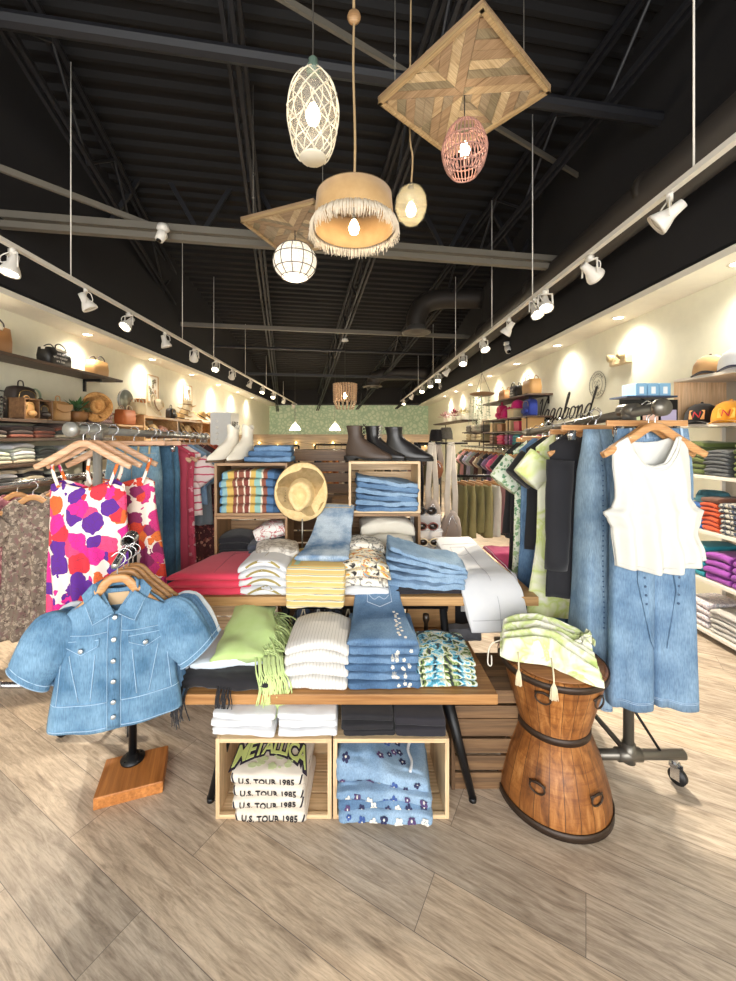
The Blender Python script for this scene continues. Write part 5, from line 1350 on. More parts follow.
for i in range(9):
    y = 2.46 + i * .135; d_, m_ = pal[i if i < 7 else i - 3]
    if i >= 7: d_ = ['farther burgundy patterned', 'farther rose patterned'][i - 7]
    hangtop(f'{d_} short dress hanging on the low left rack', -2.12 + .01 * i + (.14, -.08, .08)[i % 3], y, m_, .17, (.86, .80, .84)[i % 3], .23, .13, 60 + i, .05, .2, 'dress', zr=1.216, hk='h', cat='dress', nf=7, folds=.02)
# ---------------------------------------------------------------- DENIM JACKET STAND
YA = math.radians(-18)
t = thing('garment_stand', 'wooden based stand with a black pole holding the denim jackets', 'garment stand', (-1.0, 1.80, 0), -YA + .02)
Wb = wood('#a8672f', '#cf8a4a', 'Y', .8)
flat('wooden_base', MB().box((.015, -.065, .025), (.255, .21, .05)), Wb, t, bevel=.004)
obj('floor_flange', MB().lathe([(0, .05), (.048, .05), (.05, .058), (.03, .064), (.022, .08), (0, .08)], 24), M_iron, t)
for k in range(4): obj('bolt', MB().lathe([(.007, 0), (.007, .004), (0, .006)], 8, (.038 * math.cos(k * PI / 2 + .7), .038 * math.sin(k * PI / 2 + .7), .058)), M_iron, t)
obj('pole', MB().tube([(0, 0, .06), (0, 0, 1.035)], .017, 14), M_iron, t)
obj('elbow', MB().tube(crom([(0, 0, .99), (0, 0, 1.04), (0, -.03, 1.058), (0, -.06, 1.056)], 4), .024, 14), M_iron, t)
obj('arm', MB().tube([(0, .02, 1.06), (0, -.34, 1.022)], .013, 12), M_chr, t)
sp = MB(); sp.tube([(.026 * math.cos(q * .7), -.11 + .0016 * q - 0, .1 + .955 + .026 * math.sin(q * .7)) for q in range(60)], .0045, 6)
obj('coiled_spring', sp, M_chr, t)
Rj = Matrix.Rotation(-YA, 4, 'Z')
def jloc(dy, dx=0):
    v = Matrix.Rotation(-YA + .02, 4, 'Z') @ Vector((dx, dy, 0)); return (-1.0 + v.x, 1.80 + v.y)
def jacket(lab, dy, dx, m, st_m, seed, detail=1, white=0, wf=1.0, z=.93):
    tf = 1 if detail else .45
    x, y = jloc(dy, dx)
    hl = {0: 'wooden hanger inside the front denim jacket', 1: 'wooden hanger inside the second denim jacket', 2: 'wooden hanger inside the third denim jacket', 3: 'wooden hanger inside the white jacket'}[seed % 4]
    hanger('j', hl, (x, y, 1.035), -YA, 'hangers on the denim jacket stand')
    zt = [(-1, -.085), (-.6, -.045), (-.36, -.01), (-.22, -.045), (0, -.085), (.22, -.045), (.36, -.01), (.6, -.045), (1, -.085)]
    zb2 = [(-1, -.085), (-.36, -.005), (0, -.012), (.36, -.005), (1, -.085)]
    Lx = [(0, -.175 * wf), (.2, -.185 * wf), (.5, -.20 * wf), (1, -.225 * wf)]; Rx = [(a, -b_) for a, b_ in Lx]
    mb = panel_mb(Lx, Rx, zt, zb2, [(-1, -.50), (-.5, -.505), (0, -.505), (.5, -.50), (1, -.495)], .055 * tf, .004, 4, seed, 60, 46, .004)
    o = obj('jacket', mb, m, loc=(x, y, z), rot=(0, 0, -YA), solid=.003)
    tag(o, lab, 'jacket', 'jackets on the low stand')
    for sd in (-1, 1):
        sm = MB(); n = 40; vs = []; fs = []
        # puffed short sleeve, gathered at the shoulder and caught in a cuff
        secs = [(0, .165, -.075, .03, .02), (0, .185, -.13, .088, .035), (.2, .20, -.16, .09, .04), (.45, .222, -.20, .096, .045), (.7, .25, -.24, .09, .046), (.88, .270, -.272, .082, .042), (.94, .276, -.284, .078, .038), (1, .284, -.304, .078, .038)]
        dirv = Vector((.62, 0, -.78)).normalized(); u = Vector((dirv.z * -1, 0, dirv.x)).normalized(); w = Vector((0, 1, 0))
        for (s, cx, cz, ra, rb) in secs:
            for k in range(n):
                th = 2 * PI * k / n; g = 1 + (.05 * math.sin(14 * th + seed) if s < .5 else .03 * math.sin(9 * th)) * (1 if s < .9 else .1)
                p = Vector((cx * sd * wf, 0, cz)) + Vector((u.x * sd, 0, u.z)) * (ra * math.cos(th) * g) + w * (rb * tf * math.sin(th) * g)
                p += nv(p.x * 10, p.y * 10, p.z * 10, seed + sd) * .009 * (1 if s < .9 else .25); vs.append(p)
        for i in range(len(secs) - 1):
            for k in range(n):
                l = (k + 1) % n; fs.append((i * n + k, i * n + l, (i + 1) * n + l, (i + 1) * n + k))
        fs.append(tuple(range(n))[::-1]); sm.add(vs, fs)
        sl = obj('sleeve', sm, m, o, solid=.003, sub=1)
        c2 = MB()
        for s in (.93, 1.0):
            cx, cz = (.275, -.281) if s < 1 else (.283, -.299)
            c2.tube([Vector((cx * sd * wf, 0, cz)) + Vector((u.x * sd, 0, u.z)) * (.0800 * math.cos(a)) + w * (.0400 * tf * math.sin(a)) for a in [2 * PI * q / 30 for q in range(30)]], .002, 4, closed=True)
        obj('cuff_stitching', c2, st_m, sl)
    # collar, standing off the front
    for sd in ((-1, 1) if detail else ()):
        cl = MB(); pol = [(sd * .002, -.085), (sd * .070, -.120), (sd * .118, -.02), (sd * .085, .018), (sd * .052, .020), (sd * .052, -.01)]
        cl.plate(pol, .0, .005); project(cl, o, (0, 1, 0), .010); flat('collar', cl, m, o, bevel=.0015)
        if detail:
            cs_ = MB().tube([(sd * .012, .0, -.086), (sd * .068, .0, -.112), (sd * .108, 0, -.022)], (.001, .0018), 4); project(cs_, o, (0, 1, 0), .0125); flat('collar_stitching', cs_, st_m, o)
    bc = MB().tube(crom([(-.072, -.01, .006), (-.05, .018, .012), (0, .028, .014), (.05, .018, .012), (.072, -.01, .006)], 4), (.018, .004), 8, up=(0, 0, 1)); obj('collar_stand', bc, m, o) if detail else None
    if not detail: return o
    flat('brand_patch', MB().box((.0, .020, -.050), (.072, .003, .046)), plain('#c8ab86', .8), o)
    em = MB()
    for x_ in (-.022, .022): em.tube([(x_, 0, -.09), (x_ * 1.0, 0, -.50)], (.001, .0018), 4)
    em.tube([(-.175, 0, -.155), (-.022, 0, -.148)], (.001, .0018), 4).tube([(.022, 0, -.148), (.17, 0, -.155)], (.001, .0018), 4)
    for z_ in (-.40, -.492): em.tube([(-.215, 0, z_), (-.022, 0, z_)], (.0014, .0026), 4).tube([(.022, 0, z_), (.215, 0, z_)], (.0014, .0026), 4)
    for sd in (-1, 1):
        em.tube([(sd * .06, 0, -.22), (sd * .075, 0, -.385)], (.0014, .0024), 4).tube([(sd * .145, 0, -.22), (sd * .115, 0, -.385)], (.0014, .0024), 4)
        em.tube([(sd * .165, 0, -.10), (sd * .175, 0, -.25), (sd * .19, 0, -.40)], (.0014, .0024), 4)
    project(em, o, (0, 1, 0), .001); obj('stitching', em, st_m, o)
    pl = MB().box((0, 0, -.295), (.040, .004, .41)); pl2 = MB()
    pl = MB().grid(lambda a, b_: (-.02 + .04 * a, 0, -.092 - .405 * b_), 3, 24); project(pl, o, (0, 1, 0), .003); obj('button_placket', pl, m, o, solid=.004)
    for sd in (-1, 1):
        pf = MB().plate([(sd * .045, -.165), (sd * .165, -.170), (sd * .163, -.195), (sd * .105, -.222), (sd * .047, -.193)], 0, .004); project(pf, o, (0, 1, 0), .003)
        f = flat('pocket_flap', pf, m, o, bevel=.001)
        ps = MB().tube([(sd * .049, 0, -.169), (sd * .161, 0, -.174), (sd * .159, 0, -.192), (sd * .105, 0, -.217), (sd * .051, 0, -.190)], (.0009, .0014), 4, closed=True); project(ps, o, (0, 1, 0), .0055); flat('flap_stitching', ps, st_m, f)
        b_ = MB().lathe([(0, -.006), (.006, -.006), (.009, -.004), (.009, 0), (0, 0)], 16, (sd * .105, 0, -.200), M=Matrix.Rotation(PI / 2, 4, 'X') @ Matrix.Scale(-1, 4, (0, 0, 1))); project(b_, o, (0, 1, 0), .009)
        obj('metal_button', b_, plain('#c7d0d6', .25, .6), f)
    for k, z_ in enumerate((-.10, -.175, -.25, -.325, -.40, -.455)):
        b_ = MB().lathe([(0, -.006), (.006, -.006), (.009, -.004), (.009, 0), (0, 0)], 16, (0, 0, z_), M=Matrix.Rotation(PI / 2, 4, 'X') @ Matrix.Scale(-1, 4, (0, 0, 1))); project(b_, o, (0, 1, 0), .009)
        obj('metal_button', b_, plain('#c7d0d6', .25, .6), o)
    return o
st_j = fabric('#a9c9e6')
jacket('white jacket farthest back on the low stand', -.165, .03, fabric('#e4e8ee', '#d2dae4'), st_j, 43, 0, z=.905)
jacket('third blue denim jacket on the low stand, in front of the white one', -.20, .02, denim('#41698f', '#6f98c0', 6), st_j, 42, 0, z=.905)
jacket('second blue denim jacket on the low stand, its right sleeve showing', -.237, .01, denim('#466f98', '#779fc8', 6), st_j, 41, 0, z=.91)
jacket('light blue cropped denim jacket with puffed sleeves at the front of the low stand', -.295, 0, D_jk, st_j, 40, 1)
# ---------------------------------------------------------------- DRUM TABLE
dx, dy_ = .835, 1.69
t = thing('drum_table', 'hourglass shaped wooden drum table with iron hoops', 'side table', (dx, dy_, 0))
def drum_mat():
    m, nt, b = _new('drum staves'); b.inputs['Roughness'].default_value = .38
    tc = nd(nt, 'ShaderNodeTexCoord'); sp = nd(nt, 'ShaderNodeSeparateXYZ'); nt.links.new(tc.outputs['Object'], sp.inputs[0])
    at = nd(nt, 'ShaderNodeMath', operation='ARCTAN2'); nt.links.new(sp.outputs[1], at.inputs[0]); nt.links.new(sp.outputs[0], at.inputs[1])
    ml = nd(nt, 'ShaderNodeMath', operation='MULTIPLY'); nt.links.new(at.outputs[0], ml.inputs[0]); ml.inputs[1].default_value = 24 / (2 * PI)
    fl_ = nd(nt, 'ShaderNodeMath', operation='FLOOR'); nt.links.new(ml.outputs[0], fl_.inputs[0])
    wn = nd(nt, 'ShaderNodeTexWhiteNoise', noise_dimensions='1D'); nt.links.new(fl_.outputs[0], wn.inputs['W'])
    n = noi(nt, coords(nt, (18, 18, 3)), 1.5, 6, .65, .8); n3 = noi(nt, coords(nt, (3, 3, 40)), 1.5, 3, .6)
    r = ramp(nt, [(.3, '#6b4120'), (.5, '#a36c38'), (.68, '#c8935a')]); nt.links.new(n.outputs['Fac'], r.inputs[0])
    r2 = ramp(nt, [(0, '#a08878'), (1, '#fff4e4')]); nt.links.new(wn.outputs['Value'], r2.inputs[0])
    c = mixc(nt, .8, r.outputs[0], r2.outputs[0], 'MULTIPLY'); r3 = ramp(nt, [(.35, '#b89880'), (.5, '#ffffff')]); nt.links.new(n3.outputs['Fac'], r3.inputs[0])
    c = mixc(nt, .5, c, r3.outputs[0], 'MULTIPLY')
    fr = nd(nt, 'ShaderNodeMath', operation='FRACT'); nt.links.new(ml.outputs[0], fr.inputs[0]); lt = nd(nt, 'ShaderNodeMath', operation='LESS_THAN'); nt.links.new(fr.outputs[0], lt.inputs[0]); lt.inputs[1].default_value = .05
    c = mixc(nt, lt.outputs[0], c, '#4a2c16')
    nt.links.new(c, b.inputs['Base Color']); bump(nt, b, n.outputs['Fac'], .3, .003); return m
DM = drum_mat(); hz = .565; RT = .20; RB = .215; RW = .135; zw = .31
# photographed closer to the lens: wider foot, narrow waist
pr_ = [(0, .004), (RB, .004), (RB * 1.0, .03), (RB * .98, .08), (RW * 1.32, .2), (RW, zw), (RW * 1.22, .42), (RT * .97, .53), (RT, hz - .02), (RT, hz), (RT * .95, hz + .004), (0, hz)]
obj('staved_body', MB().lathe(pr_, 72), DM, t)
for nm, r, z, hh in (('waist_hoop', RW + .002, zw, .014), ('foot_hoop', RB + .001, .018, .015), ('top_hoop', RT + .001, hz - .012, .012)):
    obj(nm, MB().lathe([(r, z - hh), (r + .005, z - hh), (r + .005, z + hh), (r, z + hh)], 60, closed=True), plain('#3a2c22', .45, .3), t)
W_lid = wood('#6b4628', '#97683e', 'X', .8)
obj('lid', MB().lathe([(0, hz + .004), (RT * .93, hz + .004), (RT * .93, hz + .010), (0, hz + .012)], 48), W_lid, t)
for a, z in ((-2.2, .50), (-1.05, .49), (-2.3, .15), (-1.2, .14)):
    r = tab([(q[1], q[0]) for q in pr_[1:-2]], z) + .006
    c_ = Vector((r * math.cos(a), r * math.sin(a), z)); tg = Vector((-math.sin(a), math.cos(a), 0)); out_ = Vector((math.cos(a), math.sin(a), 0)); up_ = Vector((0, 0, 1))
    obj('iron_ring', MB().tube([c_ + tg * (.028 * math.cos(q)) + up_ * (.022 * math.sin(q)) + out_ * .004 for q in [2 * PI * k / 16 for k in range(16)]], .0035, 6, closed=True), plain('#3a2c22', .45, .3), t)
    obj('iron_bracket', MB().tube([c_ - tg * .03 + up_ * .012, c_ + up_ * .02 + out_ * .004, c_ + tg * .03 + up_ * .012], (.006, .003), 4), plain('#3a2c22', .45, .3), t)
# dyed dress on the drum
tdye = blotch([(.34, '#e9ecd6'), (.45, '#c5d48a'), (.52, '#f2f0e4'), (.62, '#dfe6b8'), (.7, '#b3c878')], 9)
mb = MB()
def gown(side):
    def g(a, v):
        u = -1 + 2 * a; W = .085 + .075 * v ** .8 + .012 * math.sin(9 * v)
        y = u * W + .02 * math.sin(4 * v); x = -.19 + .36 * v
        ple = .012 * math.sin(u * 13 + 2 * v) * (1 - .4 * v) + .008 * math.sin(u * 24 + 5 * v)
        h = .004 + (side > 0) * (.060 + .05 * math.sin(PI * v) + ple * 1.5) * max(0, 1 - u ** 6) ** .5 * (1 if .03 < v < .97 else .4)
        n = nv(x * 16, y * 16, side, 3); return (x, y, h + max(-.003, n.z * .012) * (side > 0))
    return g
mb.grid(gown(1), 50, 50); mb.grid(gown(0), 50, 50)
o = obj('tie_dye_dress', mb, tdye, loc=(dx - .02, dy_ + .0, hz + .013), rot=(0, 0, -.35)); tag(o, 'pleated green and white tie-dyed dress lying on the wooden drum table', 'dress')
tsl = MB(); rr = random.Random(6)
for (cx_, cy_) in ((-.12, -.14), (.0, -.19)):
    tsl.tube(crom([(cx_, cy_ + .07, .05), (cx_, cy_, .03), (cx_, cy_ - .015, 0)], 4), .003, 5)
    for k in range(30):
        a = rr.uniform(0, 2 * PI); r = rr.uniform(0, .016)
        tsl.tube([(cx_, cy_ - .015, .004), (cx_ + r * .7 * math.cos(a), cy_ - .018 + r * .4 * math.sin(a), -.02), (cx_ + r * math.cos(a), cy_ - .02 + r * .5 * math.sin(a), -.06)], .0022, 4)
obj('tassels', tsl, fabric('#efe3c0'), o)
rs_ = MB()
for (cx_, cy_, r0) in ((.10, -.03, .045), (.15, .04, .032)):
    for k in range(7):
        a0 = k * .9; r = r0 * (1 - k * .1)
        rs_.tube(crom([(cx_ + r * math.cos(a0 + q), cy_ + r * math.sin(a0 + q), .06 + .006 * k + .004 * math.sin(3 * q)) for q in (0, .7, 1.4, 2.1, 2.8)], 3), (.016, .0015), 6, up=(0, 0, 1))
obj('fabric_rosette', rs_, tdye, o)
obj('drawstring', MB().tube(crom([(-.19, -.02, .04), (-.23, -.04, .02), (-.24, -.05, -.05), (-.225, -.05, -.06), (-.225, -.045, -.02)], 4), .003, 5), fabric('#efe9da'), o)
# ================================================================= WALL FIXTURES
W_shelf = wood('#3e2f25', '#5e483a', 'Y', .8); W_lt = wood('#c08f5a', '#dcb27c', 'Y', .8); M_ws = plain('#dfd9cd', .5)
def bag_mb(w, d, h, tp=.9, seed=0):
    return folded_mb(w, d, h, seed, .006, 1, 8, 20, bul=.002)
def tote(nm, lab, loc, rz, w, d, h, m, hm, group=None, band=None, cat='bag', extra=None):
    t = thing(nm, lab, cat, loc, rz, group)
    mb = MB(); n = 16
    secs = [((0, 0, .0), d * .42, w * .46, (0, 0, 1)), ((0, 0, .01), d * .48, w * .49, (0, 0, 1)), ((0, 0, h * .5), d * .5, w * .5, (0, 0, 1)), ((0, 0, h), d * .42, w * .47, (0, 0, 1))]
    vs = []
    for c, ra, rb, _ in secs:
        for k in range(n * 2):
            th = 2 * PI * k / (n * 2); q = nv(math.cos(th), math.sin(th), c[2] * 4, w * 50) * .006
            vs.append((rb * sg(math.cos(th), .3) + q.x, ra * sg(math.sin(th), .4) + q.y, c[2] + (q.z if c[2] > .02 else 0)))
    N = n * 2; fs = [(i * N + k, i * N + (k + 1) % N, (i + 1) * N + (k + 1) % N, (i + 1) * N + k) for i in range(3) for k in range(N)] + [tuple(range(N))[::-1]]
    mb.add(vs, fs); obj('body', mb, m, t, solid=.004)
    for sy in (-1, 1): obj('handle', MB().tube(crom([(-w * .2, sy * d * .38, h * .9), (-w * .2, sy * d * .36, h * 1.15), (0, sy * d * .3, h * 1.32), (w * .2, sy * d * .36, h * 1.15), (w * .2, sy * d * .38, h * .9)], 4), .007, 8), hm, t)
    if band: obj('rim_band', MB().tube([(0, 0, h * .86), (0, 0, h * 1.0)], [(d * .47, w * .5)] * 2, 28, up=(0, 1, 0)), band, t)
    return t
lea = plain('#a57447', .5, bscale=100); lea2 = plain('#c89a62', .55, bscale=100); blkl = plain('#1c1a1a', .4, bscale=90); brl = plain('#3a302c', .5, bscale=90); furw = fabric('#e5ddcb', '#cfc4ae', 60)
# ---- left bag shelf
t = thing('wall_shelf', 'long dark wooden wall shelf carrying three handbags, highest on the left wall', 'shelf', (-3.53, 2.3, 0))
flat('board', MB().box((.17, 1.6, 2.265), (.34, 3.2, .03)), W_shelf, t, bevel=.002)
for y in (.4, 2.9): flat('bracket', MB().box((.12, y, 2.235), (.22, .03, .03)).box((.015, y, 2.17), (.03, .03, .16)), M_iron, t)
tote('leather_bag', 'tan leather tote with cream fur lining on the high left shelf', (-3.34, 3.66, 2.28), PI / 2, .34, .17, .24, lea, brl, None, furw)
tote('shoulder_bag', 'black bag with white fur rim and white lettering on the high left shelf', (-3.34, 4.45, 2.28), PI / 2, .36, .17, .19, blkl, blkl, None, furw)
lb = MB()
for k, (s_, w_) in enumerate((('not all', 0), ('who wander', 0), ('are lost', 0))):
    q = textmb(s_, .042); xf(q, Matrix.Translation((-3.34 + .09, 4.42, 2.28 + .135 - .042 * k)) @ Matrix.Rotation(PI / 2, 4, 'Z') @ Matrix.Rotation(PI / 2, 4, 'X')); lb.add(q.v, q.f)
par = [o for o in COL.objects if o.name.startswith('shoulder_bag') and 'fur rim' in o.get('label', '')][0]
bpy.context.view_layer.update()
xf(lb, Matrix.LocRotScale(par.location, par.rotation_euler, None).inverted()); flat('lettering', lb, plain('#e9e6df'), par)
tote('leather_bag', 'small tan handbag at the far end of the high left shelf', (-3.34, 5.18, 2.28), PI / 2, .30, .15, .2, lea2, brl)
# ---- near left shelving
t = thing('shelving_unit', 'dark wooden shelves on the left wall behind the flowered tops', 'shelving', (-3.53, 2.4, 0))
LZ = [1.655, 1.475, 1.235, 1.025, .80, .5, .2]
for z in LZ: flat('shelf_board', MB().box((.215, 1.4, z), (.43, 2.8, .028)), W_shelf, t, bevel=.002)
for y in (.0, 1.4, 2.8): flat('upright', MB().box((.01, y, .85), (.02, .04, 1.7)), M_iron, t)
sd = 500
def shelf_stack(lab, where, x, y, z, n, w, d, h, m, grp, rz=PI / 2, nm='folded_sweater', cat='folded clothes', arch=.02, amp=.006):
    global sd; sd += 7
    return stack(nm, cat, lab, where, (x, y, z), n, w, d, h, m, rz, amp, arch, sd, grp, hi=False, layers=1)
brn = fabric('#4a3a35'); brn2 = fabric('#5a4640'); rst = fabric('#8a4c38', '#743c2c'); dkg = fabric('#3c4240'); sge = fabric('#b9beb0', '#a4aa9c'); crm = fabric('#d9cdb4', '#c4b89e')
for i, (y, ms, nm_) in enumerate(((3.50, [fabric('#8c8474'), brn], 'grey brown'), (3.80, [rst, brn, brn], 'rust and brown'), (4.08, [rst, rst, brn2], 'rust red'), (4.36, [crm, dkg, rst, brn2], 'cream and brown'))):
    shelf_stack(f'{nm_} knit on the second left shelf', '', -3.28, y, LZ[1] + .014, len(ms), .26, .26, .034, ms, f'{nm_} knits on the second left shelf')
for i, (y, ms, nm_) in enumerate(((3.55, [crm, sge, blotch([(.4, '#aab89c'), (.6, '#dfe0d0')], 20)], 'sage patterned'), (3.82, [crm, sge, white, sge, white], 'pale sage and white'), (4.12, [crm, dkg, dkg, fabric('#4c5650')], 'dark green grey'), (4.45, [white, sge, white, white], 'white crumpled'), (4.75, [crm, white], 'ivory'))):
    shelf_stack(f'{nm_} knit on the third left shelf', '', -3.28, y, LZ[2] + .014, len(ms), .25, .26, .034, ms, f'{nm_} knits on the third left shelf')
for i, (y, ms, nm_) in enumerate(((3.3, [crm, white], 'ivory and white'), (3.6, [crm, fabric('#262626'), white, crm], 'cream and black striped'), (3.92, [sge, crm, blk, crm], 'cream and dark'), (4.25, [crm, blk, sge], 'olive and cream'))):
    shelf_stack(f'{nm_} top on the fourth left shelf', '', -3.28, y, LZ[3] + .014, len(ms), .26, .28, .036, ms, f'{nm_} tops on the fourth left shelf')
for y, m_, nm_ in ((3.2, brn, 'brown'), (3.55, crm, 'cream'), (3.9, dkg, 'dark grey')):
    shelf_stack(f'{nm_} knit on the fifth left shelf', '', -3.28, y, LZ[4] + .014, 3, .26, .28, .04, [m_], f'{nm_} knits on the fifth left shelf')
# things on the top left shelf
TZL = LZ[0] + .014
def backpack(lab, loc, rz, w, d, h, m, rnd_=1, nm='backpack', flap=None):
    t = thing(nm, lab, 'bag', loc, rz)
    mb = MB(); N = 28
    for i, (z, k) in enumerate(((0, .9), (.02, 1), (h * .5, 1), (h * .85, .95), (h * .97, .78), (h, .55))):
        pass
    secs = [(0, .9), (.02, 1), (h * .5, 1), (h * .82, .96), (h * .95, .82), (h, .5)]; vs = []
    for z, k in secs:
        for q in range(N):
            th = 2 * PI * q / N; vs.append((w / 2 * k * sg(math.cos(th), .45), d / 2 * k * sg(math.sin(th), .5), z))
    fs = [(i * N + k, i * N + (k + 1) % N, (i + 1) * N + (k + 1) % N, (i + 1) * N + k) for i in range(5) for k in range(N)] + [tuple(range(N))[::-1], tuple(5 * N + k for k in range(N))]
    obj('body', mb.add(vs, fs), m, t)
    obj('handle', MB().tube(crom([(-.035, 0, h - .01), (-.025, 0, h + .05), (.025, 0, h + .05), (.035, 0, h - .01)], 4), .006, 8), m, t)
    if flap: obj('flap', MB().grid(lambda a, b_: (w * (a - .5) * .94, -d / 2 - .006, h * .88 - .45 * h * b_ * (1 - (2 * a - 1) ** 2 * .5)), 10, 6), flap, t, solid=.006)
    else: obj('front_pocket', MB().tube([(0, -d / 2 + .012, h * .28), (0, -d / 2 - .028, h * .28)], [(h * .2, w * .36), (h * .17, w * .33)], 20, up=(0, 0, 1)), m, t)
    obj('zipper', MB().tube(crom([(-w * .36, -d * .47, h * .55), (-w * .3, -d * .47, h * .8), (0, -d * .45, h * .88), (w * .3, -d * .47, h * .8), (w * .36, -d * .47, h * .55)], 4), .004, 6), plain('#b59a62', .3, .7), t)
    return t
backpack('dark brown leather backpack leaning on the wall, largest on the top left shelf', (-3.36, 4.02, TZL), PI / 2, .30, .15, .34, brl)
t = thing('jewelry_stand', 'black stand hung with dark beaded necklaces at the left edge of the shelf', 'jewelry stand', (-3.28, 3.62, TZL))
w_ = MB().lathe([(0, 0), (.06, 0), (.06, .01), (.01, .015)], 16).tube([(0, 0, .01), (0, 0, .27)], .007, 8).tube([(0, -.12, .26), (0, .12, .26)], .006, 8)
obj('stand', w_, M_iron, t)
rr = random.Random(5)
for k in range(8):
    y = -.11 + .03 * k; pts = [(.02 * math.sin(q), y + .022 * math.cos(q), .17 + .085 * math.sin(q + PI / 2) - .05) for q in [2 * PI * s / 14 for s in range(14)]]
    b_ = MB(); strand(b_, pts, .009); obj('necklace', b_, plain(rr.choice(['#4a4038', '#2a2626', '#8c8478', '#6a5c50']), .3), t)
t = thing('cubby_box', 'open wooden box with a yellow and a brown mini backpack inside', 'box', (-3.22, 3.98, TZL), PI / 2)
flat('box', MB().box((0, 0, .008), (.36, .16, .014)).box((0, 0, .20), (.36, .16, .014)).box((-.173, 0, .10), (.014, .16, .19)).box((.173, 0, .10), (.014, .16, .19)).box((0, 0, .1), (.012, .16, .19)).box((0, .075, .1), (.36, .01, .19)), wood('#6a4a30', '#8c6744', 'X'), t)
backpack('small mustard tan backpack inside the open wooden box', (-3.2, 3.895, TZL + .016), PI / 2, .13, .09, .16, lea2)
backpack('small dark brown backpack inside the open wooden box', (-3.2, 4.07, TZL + .016), PI / 2, .13, .09, .15, brl)
backpack('light tan satchel backpack with a flap, right of the open wooden box', (-3.24, 4.36, TZL), PI / 2, .27, .14, .22, lea2, flap=plain('#b98a54', .5))
t = thing('hoop_earring_display', 'pale green ring shaped ornament standing behind the tan satchel', 'ornament', (-3.42, 4.28, TZL))
obj('ring', MB().tube([(0, .07 * math.cos(a), .27 + .07 * math.sin(a)) for a in [2 * PI * q / 20 for q in range(20)]], .010, 8, closed=True), plain('#9fb39c'), t); obj('stem', MB().tube([(0, 0, 0), (0, 0, .2)], .006, 8).lathe([(0, 0), (.04, 0), (.04, .01), (0, .012)], 14), M_iron, t)
def leaves(mb, n, c, r, hgt, s, seed, droop=0):
    rr = random.Random(seed)
    for k in range(n):
        a = rr.uniform(0, 2 * PI); e = rr.uniform(.1, 1.4); L = r * rr.uniform(.6, 1)
        d_ = Vector((math.cos(a) * math.cos(e), math.sin(a) * math.cos(e), math.sin(e) - droop)); sd_ = Vector((-math.sin(a), math.cos(a), 0)); b_ = Vector(c) + d_ * L * .4
        m_ = b_ + d_ * L * .35; tp = b_ + d_ * L * .75 + Vector((0, 0, -.02))
        mb.add([b_, m_ + sd_ * s, tp, m_ - sd_ * s], [(0, 1, 2, 3)])
        mb.tube([Vector(c), b_], .0018, 4)
t = thing('potted_plant', 'green leafy plant in a woven basket on the top left shelf', 'potted plant', (-3.28, 4.72, TZL))
obj('basket', MB().lathe([(0, 0), (.08, 0), (.11, .06), (.12, .12), (.11, .13), (.10, .12), (.0, .11)], 24), lea, t)
lm = MB(); leaves(lm, 60, (0, 0, .12), .2, .2, .022, 3); tag(obj('foliage', lm, fabric('#2f5a2e', '#4a7a3c'), t, smooth=False), kind='stuff')
hat('straw_hat', 'tilted orange straw hat with a dark band, right of the basket plant', (-3.16, 4.90, TZL + .20), (PI / 2 - .15, .25, .75), '#b98142', '#d9a566', '#5c4a36', .165, .08, .10, upturn=.02)
t = thing('hat_stand', 'short metal stand carrying the tilted orange straw hat', 'hat stand', (-3.22, 4.95, TZL)); obj('rod', MB().tube([(0, 0, 0), (0, 0, .2)], .006, 8).lathe([(0, 0), (.06, 0), (.06, .008), (0, .01)], 16), M_iron, t)
shelf_stack('pink grey checked scarf', 'right of the orange straw hat', -3.28, 5.05, TZL, 3, .3, .28, .05, [stripes([(0, '#c9a8a4'), (.5, '#8c7074')], .04, 0, key='ck')], 'checked scarves on the top left shelf')
flat_ = None
# ---- far left unit (light wood, hats)
t = thing('shelving_unit', 'light wooden shelves of straw hats farther down the left wall', 'shelving', (-3.53, 5.9, 0))
FZ = [1.80, 1.46, 1.12, .75, .4]
for z in FZ: flat('shelf_board', MB().box((.215, 1.65, z), (.43, 3.3, .035)), W_lt, t, bevel=.002)
for y in (0, 1.1, 2.2, 3.3): flat('upright', MB().box((.215, y, .92), (.43, .035, 1.84)), W_lt, t, bevel=.002)
HC = [('#c99a5c', '#e2bd84', '#4a4038'), ('#d6b27a', '#ecd0a0', '#8a6a48'), ('#b98c58', '#d6ad78', '#2a2624'), ('#e0cba4', '#f1e2c2', '#a07850'), ('#c68c78', '#dba892', '#7c4c3c')]
spots = [(-3.16, 6.35, 1.82 + .17, PI / 2 - .3, 'upright cream straw hat with a brown crown leaning before the first picture', 3, 1.1), (-3.2, 7.3, 1.82, .15, 'straw hat lying lowest in the hat pile under the second picture', 0, 1), (-3.2, 7.45, 1.90, .3, 'straw hat in the middle of the hat pile under the second picture', 1, 1), (-3.22, 7.6, 1.99, .35, 'white straw hat in the upper part of the hat pile', 3, 1), (-3.25, 7.75, 2.10, .1, 'topmost straw hat of the pile under the second picture', 3, 1),
         (-3.16, 8.2, 1.83, .55, 'straw hat leaning at the far end of the light shelves', 0, 1.1), (-3.16, 8.65, 1.83, .7, 'brown straw hat at the very end of the light shelves', 2, 1), (-3.14, 6.45, 1.49, .5, 'pink crowned straw hat on the middle light shelf', 4, 1.1), (-3.16, 6.2, 1.49, .9, 'grey green straw hat leaning behind the pink crowned one', 1, .9),
         (-3.14, 7.4, 1.49, 1.0, 'yellow straw hat upright on the middle light shelf', 1, 1), (-3.14, 7.9, 1.49, .8, 'brown straw hat upright on the middle light shelf', 2, 1.1), (-3.14, 8.4, 1.49, .3, 'flat straw hat at the end of the middle light shelf', 0, 1)]
